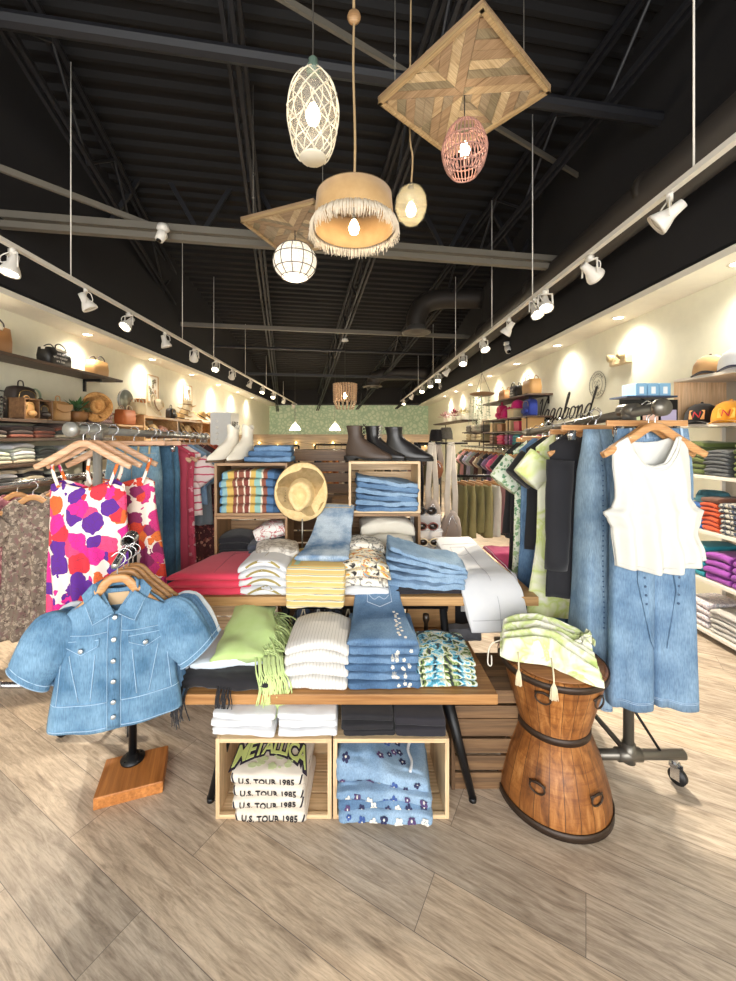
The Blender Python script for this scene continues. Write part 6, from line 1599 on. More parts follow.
for x, y, z, ti, lab, ci, sc in spots:
    a, b_, c_ = HC[ci]; hat('straw_hat', lab, (x, y, z + .01 + .15 * math.sin(ti) * 0 + (.14 * math.sin(ti) if ti > .45 and z < 1.9 else 0)), (0, ti, .2), a, b_, c_, .165, .08, .10, 'straw hats on the left shelves', sc, .02)
t = thing('wooden_riser', 'small orange wooden block standing on the top light shelf', 'box', (-3.25, 6.05, 1.818)); flat('body', MB().box((0, 0, .13), (.12, .1, .26)), wood('#a8622c', '#c98446', 'Z'), t, bevel=.003); flat('plinth', MB().box((.0, 0, .008), (.15, .13, .016)), W_lt, t)
backpack('small black handbag between the upright hat and the hat pile', (-3.2, 6.95, 1.818), PI / 2, .2, .12, .18, blkl)
t = thing('table_mirror', 'round white rimmed mirror on the left wall shelves', 'mirror', (-3.3, 5.75, 1.83)); obj('glass', MB().lathe([(0, -.006), (.15, -.006), (.15, .006), (0, .006)], 30, (0, 0, .2), M=Matrix.Rotation(PI / 2, 4, 'Y') @ Matrix.Rotation(.2, 4, 'X')), plain('#cfd6cc', .12, .6), t); obj('rim', MB().tube([(0, .155 * math.cos(a), .2 + .155 * math.sin(a)) for a in [2 * PI * q / 30 for q in range(30)]], .008, 8, closed=True).tube([(0, 0, .05), (0, 0, 0)], .01, 8), M_wht, t)
flat('shelf_rest', MB().box((0, 0, -.008), (.3, .3, .016)), W_lt, t)
tote('hand_bag', 'orange and cream woven handbag beneath the round mirror', (-3.16, 5.5, 1.67), PI / 2, .3, .16, .2, plain('#c26a34'), crm)
tote('hand_bag', 'cream woven handbag beside the orange one', (-3.16, 5.82, 1.83), PI / 2, .26, .14, .17, plain('#d9c49a'), crm)
t = thing('shelf_board', 'short wooden shelf between the two left shelving units', 'shelf', (-3.53, 5.25, 1.655)); flat('board', MB().box((.215, .3, 0), (.43, .6, .028)), W_lt, t); flat('bracket', MB().box((.1, .3, -.03), (.2, .03, .03)), M_iron, t)
# framed pictures
def picture(lab, y, z, w, h, seed):
    t = thing('framed_picture', lab, 'picture', (-3.525, y, z), PI / 2)
    flat('frame', MB().box((0, -.012, h / 2), (w, .022, .02)).box((0, -.012, -h / 2), (w, .022, .02)).box((-w / 2, -.012, 0), (.02, .022, h)).box((w / 2, -.012, 0), (.02, .022, h)), wood('#b89a74', '#d2b690', 'X'), t)
    flat('print', MB().box((0, -.006, 0), (w - .02, .008, h - .02)), plain('#e9e4d8', .4), t)
    fm = MB(); rr = random.Random(seed)
    for k in range(14):
        x, zz = rr.uniform(-w * .33, w * .33), rr.uniform(-h * .35, h * .35)
        q = MB(); flower(q, 0, 0, rr.uniform(.025, .05), rr.randrange(3), 'xz', 5, rr.random()); fm.add([(a + x, b_ - .0125, c_ + zz) for a, b_, c_ in q.v], q.f, 0); fm.m = fm.m[:-len(q.f)] + q.m
        fm.tube([(x, -.0115, zz), (x + .02, -.0115, zz - .08)], .0025, 4)
    flat('flower_drawing', fm, [plain('#8c7a60'), plain('#c7a98a'), plain('#6f7a5e')], t)
picture('framed flower drawing on the left wall, nearer of the two', 6.95, 2.33, .36, .46, 4)
picture('framed flower drawing on the left wall above the hat pile, farther one', 8.4, 2.33, .40, .50, 9)
# white display column with lettering
t = thing('display_column', 'white display column with black letters behind the cowboy boots', 'display column', (-1.95, 5.8, 0))
flat('column', MB().box((0, .2, .93), (.30, .4, 1.86)), plain('#dfe2e2', .5), t, bevel=.004)
q = textmb('ABLE', .13, 0, .002, 1.1); xf(q, Matrix.Translation((.152, .2, 1.68)) @ Matrix.Rotation(PI / 2, 4, 'Z') @ Matrix.Rotation(PI / 2, 4, 'X')); flat('lettering', q, plain('#3a3a3a'), t)
q = MB()
for k in range(8): q.box((-.16 + .0, -.003, 1.2 + .09 * k), (.0, .0, .0)) if False else q.lathe([(0, -.004), (.022, -.004), (.022, 0), (0, 0)], 12, (-.05, -.002, 1.1 + .09 * k), M=Matrix.Rotation(-PI / 2, 4, 'X'))
obj('round_samples', q, plain('#f4f4f0'), t)
# ---- left middle distance: jewellery/hanger rack along the wall under the hats
def side_rack(lab, x0, x1, y, z, items, ln, grp, seed, rail_m=M_iron, zl=.0, cat='trousers', nm='trousers', hk='c', w=.16, long_=None):
    """rack whose rail runs left to right; garments are seen edge on"""
    t = thing('clothes_rack', lab, 'clothes rack', (x0, y, 0)); L = x1 - x0
    obj('top_rail', MB().tube([(0, 0, z), (L, 0, z)], .014, 10), rail_m, t)
    for xx in (0, L): obj('pole', MB().tube([(xx, 0, .02), (xx, 0, z)], .014, 10), rail_m, t); obj('foot', MB().tube([(xx, -.2, .016), (xx, .2, .016)], .016, 8), rail_m, t)
    n = len(items)
    for i, (d_, m_) in enumerate(items):
        x = x0 + L * (i + .6) / (n + .2)
        hanger(hk, f'hanger of the {d_}', (x, y, z + .014 - .026 + .01), PI / 2 + .12, grp + ' hangers')
        l_ = ln * (1 + .06 * math.sin(i * 2.3))
        if hk == 'c': mb = trousers_mb(w, .07, l_, seed + i, folds=.15, hy=.03)
        else: mb = top_mb(.19, l_, .20, .10, seed + i, folds=.018)
        garment(nm, f'{d_}', cat, (x, y, z - .085), mb, m_, PI / 2 + .12, grp)
kh = fabric('#8f8a5c', '#76724a'); kh2 = fabric('#a39c6c', '#8a8458'); sl = fabric('#3a4248', '#2c3338'); iv = fabric('#d8d6cc')
side_rack('black rack of khaki white and slate trousers right of the grey sling bags', 1.02, 1.78, 4.1, 1.10, [('khaki trousers hanging at the left end of the trouser rack', kh), ('pale khaki trousers hanging second from the left on the trouser rack', kh2), ('olive khaki trousers hanging third on the trouser rack', kh), ('light khaki trousers fourth on the trouser rack', kh2), ('ivory white trousers on the trouser rack', iv), ('rose pink trousers on the trouser rack', fabric('#b98a8c')), ('dark slate trousers right of the pink pair', sl), ('charcoal trousers near the right end of the trouser rack', fabric('#4a4e50')), ('slate trousers at the right end of the trouser rack', sl)], .50, 'trousers on the rack behind the white jeans', 300)
# long rail on the right wall
cols = ['#2c2a2e', '#6a5c50', '#b8494f', '#8a8f8c', '#d0c8bc', '#3c4a4c', '#c8557a', '#7a6a8c', '#2f3034', '#a89880', '#5a3c3c', '#96a09c', '#b0a8c0', '#44403c', '#d8a0a0', '#5c6a4c']
names = ['black', 'taupe', 'red', 'grey', 'ivory', 'dark teal', 'hot pink', 'mauve', 'charcoal', 'sand', 'maroon', 'silver grey', 'lilac', 'dark brown', 'blush', 'olive']
t = thing('wall_rail', 'long chrome hanging rail on the right wall under the bag shelves', 'wall rail', (2.5, 5.2, 0))
obj('rail', MB().tube([(0, -.2, 1.29), (0, 4.2, 1.29)], .014, 10), M_chr, t)
for y in (0, 1.4, 2.8, 4.1): obj('bracket', MB().tube([(0, y, 1.29), (.52, y, 1.29)], .010, 8), M_chr, t)
for i in range(16):
    y = 5.35 + i * .25; hanger('h', f'wooden hanger of the {names[i]} blouse on the right wall rail', (2.5, y, 1.29), .35, 'hangers on the right wall rail')
    garment('blouse', f'{names[i]} blouse hanging on the right wall rail', 'blouse', (2.5, y, 1.20), top_mb(.2, .62 + .1 * math.sin(i * 3), .22, .12, 700 + i), fabric(cols[i]), .35, 'blouses on the right wall rail')
# sling bags stand
t = thing('bag_stand', 'black metal stand on which the grey sling bags hang', 'bag stand', (.60, 3.15, 0))
obj('pole', MB().tube([(0, .05, .01), (0, .05, 1.47)], .012, 10), M_iron, t); obj('base', MB().lathe([(0, 0), (.14, 0), (.14, .012), (0, .018)], 24, (0, .05, 0)), M_iron, t)
obj('cross_arm', MB().tube([(-.1, .05, 1.45), (.30, .05, 1.45)], .009, 8), M_iron, t)
gg = fabric('#a89c92', '#93877e', 200); g2 = fabric('#9a8f88', '#857b75', 200)
def sling(lab, x, y, z1, zb, m, mb_m, w=.12, h=.22):
    t = thing('sling_bag', lab, 'bag', (x, y, zb))
    st = MB()
    for sx, yy in ((-1, -.01), (1, .02)): st.tube([(sx * .012, yy, z1 - zb), (sx * .035, yy - .01, (z1 - zb) * .5), (sx * .03, yy - .01, h * .7)], (.022, .003), 8, up=(1, 0, 0))
    st.tube(crom([(-.012, -.01, z1 - zb), (0, .005, z1 - zb + .014), (.012, .02, z1 - zb)], 3), (.022, .003), 8, up=(1, 0, 0)); obj('strap', st, mb_m, t)
    body = MB(); vs = []; N = 28
    secs = [(0, .25), (.02, .7), (.06, .95), (h * .45, 1), (h * .75, .85), (h * .93, .5), (h, .15)]
    for z, k in secs:
        for q in range(N): th = 2 * PI * q / N; vs.append((w / 2 * k * math.cos(th), .04 * k ** .7 * math.sin(th), z))
    body.add(vs, [(i * N + k, i * N + (k + 1) % N, (i + 1) * N + (k + 1) % N, (i + 1) * N + k) for i in range(6) for k in range(N)] + [tuple(range(N))[::-1], tuple(6 * N + k for k in range(N))]); obj('pouch', body, m, t)
    obj('zipper', MB().tube(crom([(-w * .38, -.033, .06), (-w * .2, -.042, h * .6), (0, -.035, h * .86), (w * .2, -.042, h * .6)], 4), .003, 6), M_chr, t); return t
pst = fabric('#c8c0b4', '#a89e92', 60)
sling('greige sling bag with a cream strap, left of the two long ones', .60, 3.12, 1.44, .76, gg, pst, .15, .26)
sling('grey sling bag with a cream strap, hanging lower at the right', .735, 3.06, 1.44, .66, g2, pst, .16, .28)
sling('black sling bag at the left of the bag stand', .50, 3.22, 1.44, .80, blk, blk, .12, .22)
sling('brown leather belt bag high on the bag stand', .67, 3.26, 1.44, 1.16, plain('#8a5638'), gg, .10, .15)
t = thing('belt', 'orange brown leather belt hanging between the dark trousers', 'belt', (1.50, 3.6, 1.2)); obj('strap', MB().tube(crom([(0, 0, -.02), (.01, -.02, -.4), (0, -.02, -.62), (.02, .0, -.3), (.01, .01, -.02)], 4), (.022, .004), 6), plain('#b5602c', .4), t); obj('buckle', MB().tube([(-.02, 0, -.02), (.03, 0, -.02), (.03, 0, .02), (-.02, 0, .02)], .003, 6, closed=True), M_chr, t)
t = thing('belt_hook_stand', 'thin black pole carrying the orange brown belt', 'stand', (1.51, 3.62, 0)); obj('pole', MB().tube([(0, 0, .01), (0, 0, 1.25)], .009, 8), M_iron, t); obj('base', MB().lathe([(0, 0), (.12, 0), (.12, .01), (0, .014)], 20), M_iron, t)
t = thing('floor_pouf', 'magenta cushion seen low behind the white jeans', 'pouf', (1.32, 3.5, 0)); obj('cushion', folded_mb(.34, .34, .52, 91, .01, 1, bul=.01), fabric('#8e2454', '#74183f'), t); obj('welt', MB().tube([(.17 * sg(math.cos(a), .3), .17 * sg(math.sin(a), .3), .28) for a in [2 * PI * q / 28 for q in range(28)]], .006, 6, closed=True), fabric('#74183f'), t)
# ---- right far shelves
def wall_shelf(lab, x0, y0, y1, z, m=W_shelf, dp=.40, br=2):
    t = thing('wall_shelf', lab, 'shelf', (3.02, y0, 0)); flat('board', MB().box((-dp / 2, (y1 - y0) / 2, z - .014), (dp, y1 - y0, .028)), m, t, bevel=.002)
    for k in range(br): flat('bracket', MB().box((-dp / 2, .12 + (y1 - y0 - .24) * k / max(1, br - 1), z - .034), (dp * .9, .025, .012)).box((-.012, .12 + (y1 - y0 - .24) * k / max(1, br - 1), z - .09), (.02, .025, .12)), M_iron, t)
    return t
RS = [2.17, 1.83, 1.60, 1.36]
for z, nm_ in zip(RS, ('highest far right wall shelf, with paper brown bags', 'second far right wall shelf, with the pink caps', 'third far right wall shelf, with boxes', 'fourth far right wall shelf, with bright knits')):
    wall_shelf('dark ' + nm_, 0, 6.1, 8.2, z)
for x in (2.63,):
    t = thing('metal_rack', 'thin black upright frame of the far right shelves', 'shelf frame', (x, 6.12, 0))
    for yy in (0, .75, 1.5, 2.06): obj('post', MB().tube([(0, yy, .0), (0, yy, 1.83)], .009, 8), M_iron, t)
    obj('foot_rail', MB().tube([(0, 0, .02), (0, 2.06, .02)], .009, 8), M_iron, t)
tote('leather_bag', 'large tan tote at the near end of the highest far right shelf', (2.82, 6.38, 2.17), -PI / 2, .34, .2, .24, lea2, lea)
tote('shoulder_bag', 'black tote with white lettering between two tan bags, far right shelf', (2.8, 6.95, 2.17), -PI / 2, .28, .16, .21, blkl, blkl)
tote('leather_bag', 'smaller tan tote at the far end of the highest far right shelf', (2.82, 7.5, 2.17), -PI / 2, .32, .18, .2, lea, lea2)
par = [o for o in COL.objects if o.get('label', '').startswith('black tote with white')][0]
q = MB()
for k, s_ in enumerate(('not all', 'who', 'wander')):
    w2 = textmb(s_, .05); xf(w2, Matrix.Translation((0, -.083, .15 - .045 * k)) @ Matrix.Rotation(PI / 2, 4, 'X')); q.add(w2.v, w2.f)
flat('lettering', q, plain('#ece8e0'), par)
CAPM = {}
def cap(lab, loc, rz, c1, c2=None, grp=None, brim=None, patch=None, s=1, tilt=0):
    t = thing('baseball_cap', lab, 'cap', loc, (0, tilt, rz), grp); s *= 1.25; t.scale = (s, s, s)
    R = .088; pr = [(R, 0), (R * 1.0, .03), (R * .93, .07), (R * .72, .105), (R * .4, .124), (0, .13)]
    d1 = MB().lathe(pr, 32, M=Matrix.Scale(1.12, 4, (0, 1, 0)))
    o = obj('crown', d1, [fabric(c1), fabric(c2 or c1)], t)
    for p in o.data.polygons:
        if p.center.y < -.035: p.material_index = 1
    bm_ = MB().grid(lambda a, b_: ((a - .5) * 2 * .078 * (1 - .25 * b_ ** 3), -.06 - .095 * b_ * (1 - .55 * abs(2 * a - 1) ** 2.2) - .02, .014 - .020 * abs(2 * a - 1) ** 2), 14, 8)
    obj('brim', bm_, fabric(brim or c1), t, solid=.005)
    obj('top_button', MB().lathe([(.008, .129), (.007, .136), (0, .138)], 10), fabric(brim or c1), t)
    if patch:
        pm = MB().box((0, 0, .055), (.075, .004, .055)); project(pm, o, (0, 1, 0), .004); flat('patch', pm, plain(patch[0], .7), o)
        if len(patch) > 2:
            tm = textmb(patch[2], .055, .15, .0008); xf(tm, Matrix.Translation((0, 0, .053)) @ Matrix.Rotation(PI / 2, 4, 'X')); project(tm, o, (0, 1, 0), .0085); flat('letter', tm, plain(patch[1], .7), o)
    return t
cap('hot pink cap lying on the second far right shelf', (2.72, 7.05, 1.83), -1.2, '#d81f78', s=1.2)
cap('hot pink cap standing higher on a small box, far right shelf', (2.75, 6.75, 1.975), -1.2, '#e02880', s=.95)
t = thing('storage_box', 'small cream box under the pink cap on the second far right shelf', 'box', (2.75, 6.75, 1.83)); flat('body', MB().box((0, 0, .06), (.26, .26, .12)), plain('#d8c49c'), t, bevel=.003); flat('lid', MB().box((0, 0, .13), (.27, .27, .024)), plain('#c9b184'), t, bevel=.003)
backpack('pink drawstring bag on the second far right shelf', (2.72, 7.4, 1.83), -PI / 2, .24, .15, .25, fabric('#d92a6e'))
backpack('royal blue round backpack at the near end of the second far right shelf', (2.78, 6.35, 1.83), -PI / 2, .28, .16, .27, fabric('#2c3f9a'))
for i, (y, c_, n_) in enumerate(((6.3, '#d8ac70', 'tan wooden box at the near end'), (6.62, '#d03a5c', 'pink box next to the tan box'), (6.98, '#d9bc8a', 'cream box in the middle'), (7.4, '#a8744a', 'brown leather box near the middle'), (7.8, '#d9bc8a', 'cream box at the far end'))):
    t = thing('storage_box', n_ + ' of the third far right shelf', 'box', (2.8, y, 1.60)); h_ = (.20, .15, .18, .13, .16)[i]; flat('body', MB().box((0, 0, h_ / 2), (.26, .22, h_)), plain(c_), t, bevel=.004); flat('lid', MB().box((0, 0, h_ + .004), (.265, .225, .02)), plain(c_, .5), t, bevel=.003) if False else flat('lid', MB().box((0, 0, h_ - .0), (.268, .228, .02)), plain(c_, .5), t, bevel=.003)
for i, (y, c_, n_) in enumerate(((6.3, '#c84860', 'coral red'), (6.62, '#2f9aa6', 'turquoise'), (6.98, '#b06a9c', 'mauve pink'), (7.35, '#e0456c', 'bright pink'), (7.75, '#8c6a50', 'brown'))):
    shelf_stack(f'{n_} knit on the fourth far right shelf', '', 2.8, y, 1.36, 3, .28, .3, .055, [fabric(c_)], f'{n_} knits on the fourth far right shelf', -PI / 2)
# shelving farther along the right wall
wall_shelf('dark shelf of potted greens farthest along the right wall', 0, 9.8, 13.4, 1.93)
for z, nm_ in ((1.62, 'upper dark shelf of grey knits beyond the turquoise ones'), (1.42, 'lower dark shelf of cream knits beyond the turquoise ones')): wall_shelf(nm_, 0, 8.3, 9.8, z)
for i, (y, z, c_, n_) in enumerate(((8.6, 1.62, '#8f8a80', 'grey'), (9.0, 1.62, '#b9b2a2', 'light grey'), (9.4, 1.62, '#6a655c', 'dark taupe'), (8.6, 1.42, '#d9c89c', 'butter'), (9.0, 1.42, '#cfc2a4', 'cream'), (9.4, 1.42, '#b0a078', 'sand'))):
    shelf_stack(f'{n_} knit on the {"upper" if z > 1.5 else "lower"} shelf beyond the turquoise ones', '', 2.8, y, z, 2, .32, .3, .07, [fabric(c_)], f'{n_} knits beyond the turquoise ones', -PI / 2)
hat('sun_hat', 'beige bucket hat on the shelves beyond the turquoise knits', (2.78, 8.5, 1.77), 0, '#b0a088', '#c4b69c', None, .16, .09, .12, upturn=-.02)
for i, (y, n_) in enumerate(((10.4, 'pale dried bouquet in a vase on the farthest right shelf'), (11.3, 'dark red flowers in a vase on the farthest right shelf'), (12.4, 'white and red flowers in a vase at the end of the farthest right shelf'))):
    t = thing('flower_vase', n_, 'vase of flowers', (2.8, y, 1.93)); obj('vase', MB().lathe([(0, 0), (.06, 0), (.08, .06), (.05, .13), (.06, .16), (.05, .16), (0, .12)], 18), plain('#e3dccb'), t)
    lm = MB(); leaves(lm, 40, (0, 0, .15), .26, .2, .03, 20 + i); tag(obj('bouquet', lm, plain(['#d8cda0', '#7a2c38', '#c9a0a0'][i]), t, smooth=False), kind='stuff')
t = thing('hanging_plant', 'wicker disc with trailing greenery hanging by the far right shelves', 'hanging plant', P(482, 394, 6.6))
obj('wicker_disc', MB().lathe([(0, -.03), (.12, -.035), (.19, -.01), (.2, .01), (.12, .03), (0, .035)], 28), fabric('#a8825a', '#7c5c3c', 60), t)
for a in (0, 2.1, 4.2): obj('cord', MB().tube([(.15 * math.cos(a), .15 * math.sin(a), .0), (0, 0, .35)], .003, 5), M_cord, t)
obj('long_cord', MB().tube([(0, 0, .35), (0, 0, 1.6)], .003, 5), M_cord, t)
lm = MB(); rr = random.Random(12)
for k in range(16):
    a = rr.uniform(0, 2 * PI); r = rr.uniform(.03, .18); L = rr.uniform(.3, .65); x, y = r * math.cos(a), r * math.sin(a); lm.tube([(x, y, -.02), (x * 1.2, y * 1.2, -L)], .0025, 4)
    for q in range(10):
        z = -.05 - (L - .05) * q / 10; aa = rr.uniform(0, 6.3); v1 = Vector((math.cos(aa), math.sin(aa), -.4)) * .045; s2 = Vector((-math.sin(aa), math.cos(aa), 0)) * .016; p0 = Vector((x * 1.1, y * 1.1, z)); lm.add([p0, p0 + v1 * .5 + s2, p0 + v1, p0 + v1 * .5 - s2], [(0, 1, 2, 3)])
tag(obj('trailing_greenery', lm, fabric('#7d8f74', '#a9b79a'), t, smooth=False), kind='stuff')
hat('knit_hat', 'black knitted hat on a stand at the far right, left one', P(436, 441, 6.5), 0, '#161417', '#221f24', None, .11, .105, .19, None, 1, 0, 'hat'); hat('knit_hat', 'grey knitted hat on a stand right of the black knitted hat', P(446, 439, 6.5), 0, '#55524e', '#6a665f', None, .11, .105, .19, None, 1, 0, 'hat')
t = thing('hat_stand', 'black double stand carrying the two knitted hats', 'hat stand', (X(441, 6.5), 6.5, 0)); obj('pole', MB().tube([(-.08, 0, .01), (-.08, 0, Z(441, 6.5))], .01, 8).tube([(.08, 0, .01), (.08, 0, Z(439, 6.5))], .01, 8), M_iron, t); obj('base', MB().box((0, 0, .008), (.3, .2, .016)), M_iron, t)
# ---- wall sign on the right wall
t = thing('wall_lettering', 'black script shop name painted on the right wall above the rack', 'lettering', (3.018, 6.62, 1.76), -PI / 2)
SL_ = .30
L_ = {'V': [[(-.02, .78), (.03, .92), (.10, .95), (.12, .80), (.14, .35), (.19, .0), (.27, .35), (.34, .70), (.40, .92), (.45, .95)]],
      'a': [[(.24, .42), (.15, .48), (.04, .34), (.03, .10), (.12, .0), (.22, .16), (.27, .45), (.25, .12), (.30, .0), (.38, .1)]],
      'g': [[(.24, .42), (.15, .48), (.04, .34), (.03, .12), (.11, .02), (.21, .16), (.27, .45), (.25, -.05), (.20, -.42), (.08, -.5), (.02, -.36), (.14, -.16), (.38, .1)]],
      'b': [[(.0, .05), (.10, .55), (.14, .98), (.07, .98), (.05, .5), (.06, .05), (.14, .0), (.25, .12), (.26, .38), (.15, .44), (.09, .25)], [(.26, .36), (.34, .40)]],
      'o': [[(.18, .46), (.06, .40), (.03, .14), (.12, .0), (.24, .12), (.26, .36), (.16, .46), (.24, .40), (.34, .42)]],
      'n': [[(.0, .40), (.06, .44), (.07, .0), (.10, .30), (.2, .47), (.26, .36), (.26, .08), (.32, .0), (.38, .1)]],
      'd': [[(.24, .42), (.15, .48), (.04, .34), (.03, .10), (.12, .0), (.22, .16), (.28, .6), (.31, .98), (.27, .98), (.26, .5), (.27, .06), (.34, .0)]]}
adv = {'V': .40, 'a': .36, 'g': .36, 'b': .34, 'o': .32, 'n': .38, 'd': .4}; H0 = .36; cx_ = 0; wm = MB()
for chh in 'Vagabond':
    for stt in L_[chh]:
        pts = crom([((cx_ + x * .95 + SL_ * y) * 1.0, 0, y) for x, y in stt], 5)
        pp = [Vector((p.x * .525, -.002, p.z * H0)) for p in pts]; n = len(pp)
        wm.tube(pp, [(.010 * (.6 + .6 * abs(math.sin(i * .5 + 1))), .002) if False else ((.008 + .009 * abs((pp[min(i + 1, n - 1)] - pp[max(i - 1, 0)]).normalized().z)), .002) for i in range(n)], 6, up=(1, 0, 0))
    cx_ += adv[chh]
obj('script_name', wm, plain('#1c1a1c', .6), t)
q = textmb('APPAREL', .10, 0, .001, 1.6); xf(q, Matrix.Translation((1.15, -.002, -.13)) @ Matrix.Rotation(PI / 2, 4, 'X')); flat('small_name', q, plain('#5c5850', .6), t)
t = thing('wall_emblem', 'round black line emblem on the right wall beside the shop name', 'emblem', (3.018, 4.98, 2.15), -PI / 2); t.scale = (.75, 1, .75)
w2 = MB()
for r, th_ in ((.215, .0028), (.135, .0028)): w2.tube([(r * math.cos(a), -.002, r * math.sin(a)) for a in [2 * PI * q / 48 for q in range(48)]], (.0035, .0015), 4, closed=True)
for k in range(40): a = 2 * PI * k / 40; w2.tube([(.228 * math.cos(a), -.002, .228 * math.sin(a)), (.228 * math.cos(a + .09), -.002, .228 * math.sin(a + .09))], (.004, .0015), 4)
obj('rings', w2, plain('#4a4640'), t)
w2 = MB()
for s_, a0, dr in (('VAGABOND', PI * .80, -1), ('APPAREL', PI * 1.22, 1)):
    n = len(s_); sp_ = .6 * PI / (n - 1) if dr < 0 else .56 * PI / (n - 1)
    for k, c_ in enumerate(s_):
        a = a0 + dr * sp_ * k; q = textmb(c_, .062); xf(q, Matrix.Translation((.174 * math.cos(a), -.003, .174 * math.sin(a))) @ Matrix.Rotation(-(a - PI / 2) if dr < 0 else -(a + PI / 2), 4, 'Y') @ Matrix.Rotation(PI / 2, 4, 'X')); w2.add(q.v, q.f)
flat('ring_lettering', w2, plain('#5a564e'), t)
w2 = MB()
for pts in ([(-.09, .02), (-.05, .07), (0, .03), (.03, .08), (.07, .04)], [(-.07, -.03), (-.02, .02), (.03, -.03), (.08, .01)], [(-.05, -.08), (-.01, -.03), (.05, -.08)], [(-.08, -.01), (-.03, -.06), (.06, -.05)]):
    w2.tube(crom([(x, -.002, z) for x, z in pts], 5), (.004, .0015), 4)
obj('drawing', w2, plain('#5a564e'), t)
t = thing('emergency_light', 'cream two-headed emergency light on the right wall', 'emergency light', (3.02, 4.5, 2.36), -PI / 2)
flat('housing', MB().box((0, -.035, 0), (.30, .07, .09)), plain('#d9c49c', .4), t, bevel=.008)
for sx in (-1, 1): obj('lamp_head', MB().tube([(sx * .09, -.05, .05), (sx * .10, -.11, .04)], [.03, .045], 16), plain('#cdb88c', .4), t)
# ---- near right shelves
t = thing('shelving_unit', 'white shelves of bright folded clothes at the right edge', 'shelving', (3.02, 2.25, 0))
NZ = [1.965, 1.60, 1.215, .805, .445, .07]
for z in NZ: flat('shelf_board', MB().box((-.215, .5, z - .012), (.43, 1.0, .024)), M_ws, t, bevel=.002)
flat('back_panel', MB().box((-.01, .5, .98), (.02, 1.0, 1.96)), plain('#b7aea0', .7), t)
for y in (.01, .99): flat('end_panel', MB().box((-.215, y, 1.77), (.43, .018, .36)), wood('#d2ad84', '#e6c8a4', 'Z'), t); flat('end_post', MB().box((-.4, y, .79), (.03, .018, 1.58)), M_ws, t); flat('end_post', MB().box((-.04, y, .79), (.03, .018, 1.58)), M_ws, t)
cap('cream trucker cap with a tan front on top of the near right shelves', (2.72, 3.06, 1.965), -.9, '#cfc8b6', '#d8a872', 'caps', '#2a2a30'); cap('grey and navy cap at the right edge on top of the near right shelves', (2.70, 2.82, 1.965), -.9, '#c0c0c0', '#d8d8d8', 'caps', '#262a4c')
cap('black cap with a red and orange letter patch on the second near right shelf', (2.69, 3.10, 1.60), -1.0, '#1d1b1c', None, 'caps', '#1d1b1c', ('#e0a060', '#b02028', 'N')); cap('maroon cap behind the black one on the second near right shelf', (2.86, 3.02, 1.60), -1.0, '#6e1c30', None, 'caps'); cap('golden yellow cap with a red letter patch on the second near right shelf', (2.69, 2.86, 1.60), -1.0, '#d8941c', None, 'caps', '#d8941c', ('#f0b850', '#b02028', 'N')); cap('beige cap behind the golden one on the second near right shelf', (2.87, 2.80, 1.60), -1.0, '#c0a284', None, 'caps')
olv = fabric('#5e6b36', '#4c5829'); gry = fabric('#5a5d60', '#484b4e'); sh2 = lambda lab, y, z, n, h, ms, grp, w=.26: shelf_stack(lab, 'on the near right shelves', 2.76, y, z, n, w, .30, h, ms, grp, -PI / 2 + .05, 'folded_shirt', 'folded clothes', .012, .007)
sh2('olive green shirt', 3.11, 1.215, 6, .040, [olv], 'olive green shirts', .20); sh2('grey jeans', 2.90, 1.215, 7, .026, [gry], 'grey folded jeans', .19); sh2('olive shirt nearest the viewer', 2.66, 1.215, 6, .040, [olv], 'olive shirts nearer the viewer', .2)
sh2('royal blue shirt', 3.11, .805, 5, .036, [fabric('#1c5ca0', '#164a84')], 'royal blue shirts', .17); sh2('orange shirt', 2.955, .805, 6, .034, [fabric('#cc5226', '#b0421c')], 'orange shirts', .15); sh2('navy and white patterned shirt', 2.79, .805, 6, .036, [blotch([(.45, '#28344c'), (.55, '#b8b4a8')], 30)], 'navy patterned shirts', .17)
hat('knit_hat', 'teal grey beret on top of the blue shirts', (2.78, 3.1, 1.005), 0, '#2f5a66', '#3c6a78', None, .12, .10, .08, None, 1, 0, 'hat')
sh2('brown shirt above the orange ones', 2.955, 1.010, 1, .04, [fabric('#6a4434')], 'brown shirts', .15)
sh2('teal shirt', 3.1, .445, 6, .038, [fabric('#1b8796', '#15707e')], 'teal shirts', .18); sh2('purple shirt', 2.90, .445, 4, .050, [fabric('#9a48a8', '#843a92')], 'purple shirts', .19); sh2('violet shirt', 2.68, .445, 4, .050, [fabric('#8a4098', '#74328a')], 'violet shirts nearer the viewer', .19); 
pp_ = blotch([(.4, '#b0a8b4'), (.5, '#e0d8d8'), (.6, '#9aa4b0'), (.7, '#d8c0c0')], 26)
sh2('pale flowered shirt', 3.08, .07, 4, .045, [pp_], 'pale flowered shirts', .22); sh2('pale grey shirt', 2.84, .07, 5, .034, [fabric('#b8b6b2')], 'pale grey shirts', .22)
# card stand
t = thing('card_display', 'black stand of greeting cards with light blue boxes, behind the right rack', 'card stand', (2.12, 2.95, 0))
obj('pole', MB().tube([(0, 0, .02), (0, 0, 1.78)], .014, 10).lathe([(0, 0), (.2, 0), (.2, .015), (0, .02)], 24), M_iron, t)
flat('top_tray', MB().box((0, 0, 1.79), (.36, .2, .012)), plain('#2c3c5a'), t)
for k in range(3):
    for z in (1.45, 1.58): flat('greeting_card', MB().box((-.13 + .13 * k, -.08 - .0, z + .06), (.11, .004, .11)), plain(['#a8c4dc', '#d9cdb0', '#8cb4d8', '#c8d4a8', '#d8b0a0', '#b0a8c8'][k + (3 if z > 1.5 else 0)]), t)
flat('card_rack', MB().box((0, -.07, 1.45), (.42, .02, .012)).box((0, -.07, 1.58), (.42, .02, .012)).box((0, -.06, 1.6), (.42, .006, .34)), M_iron, t)
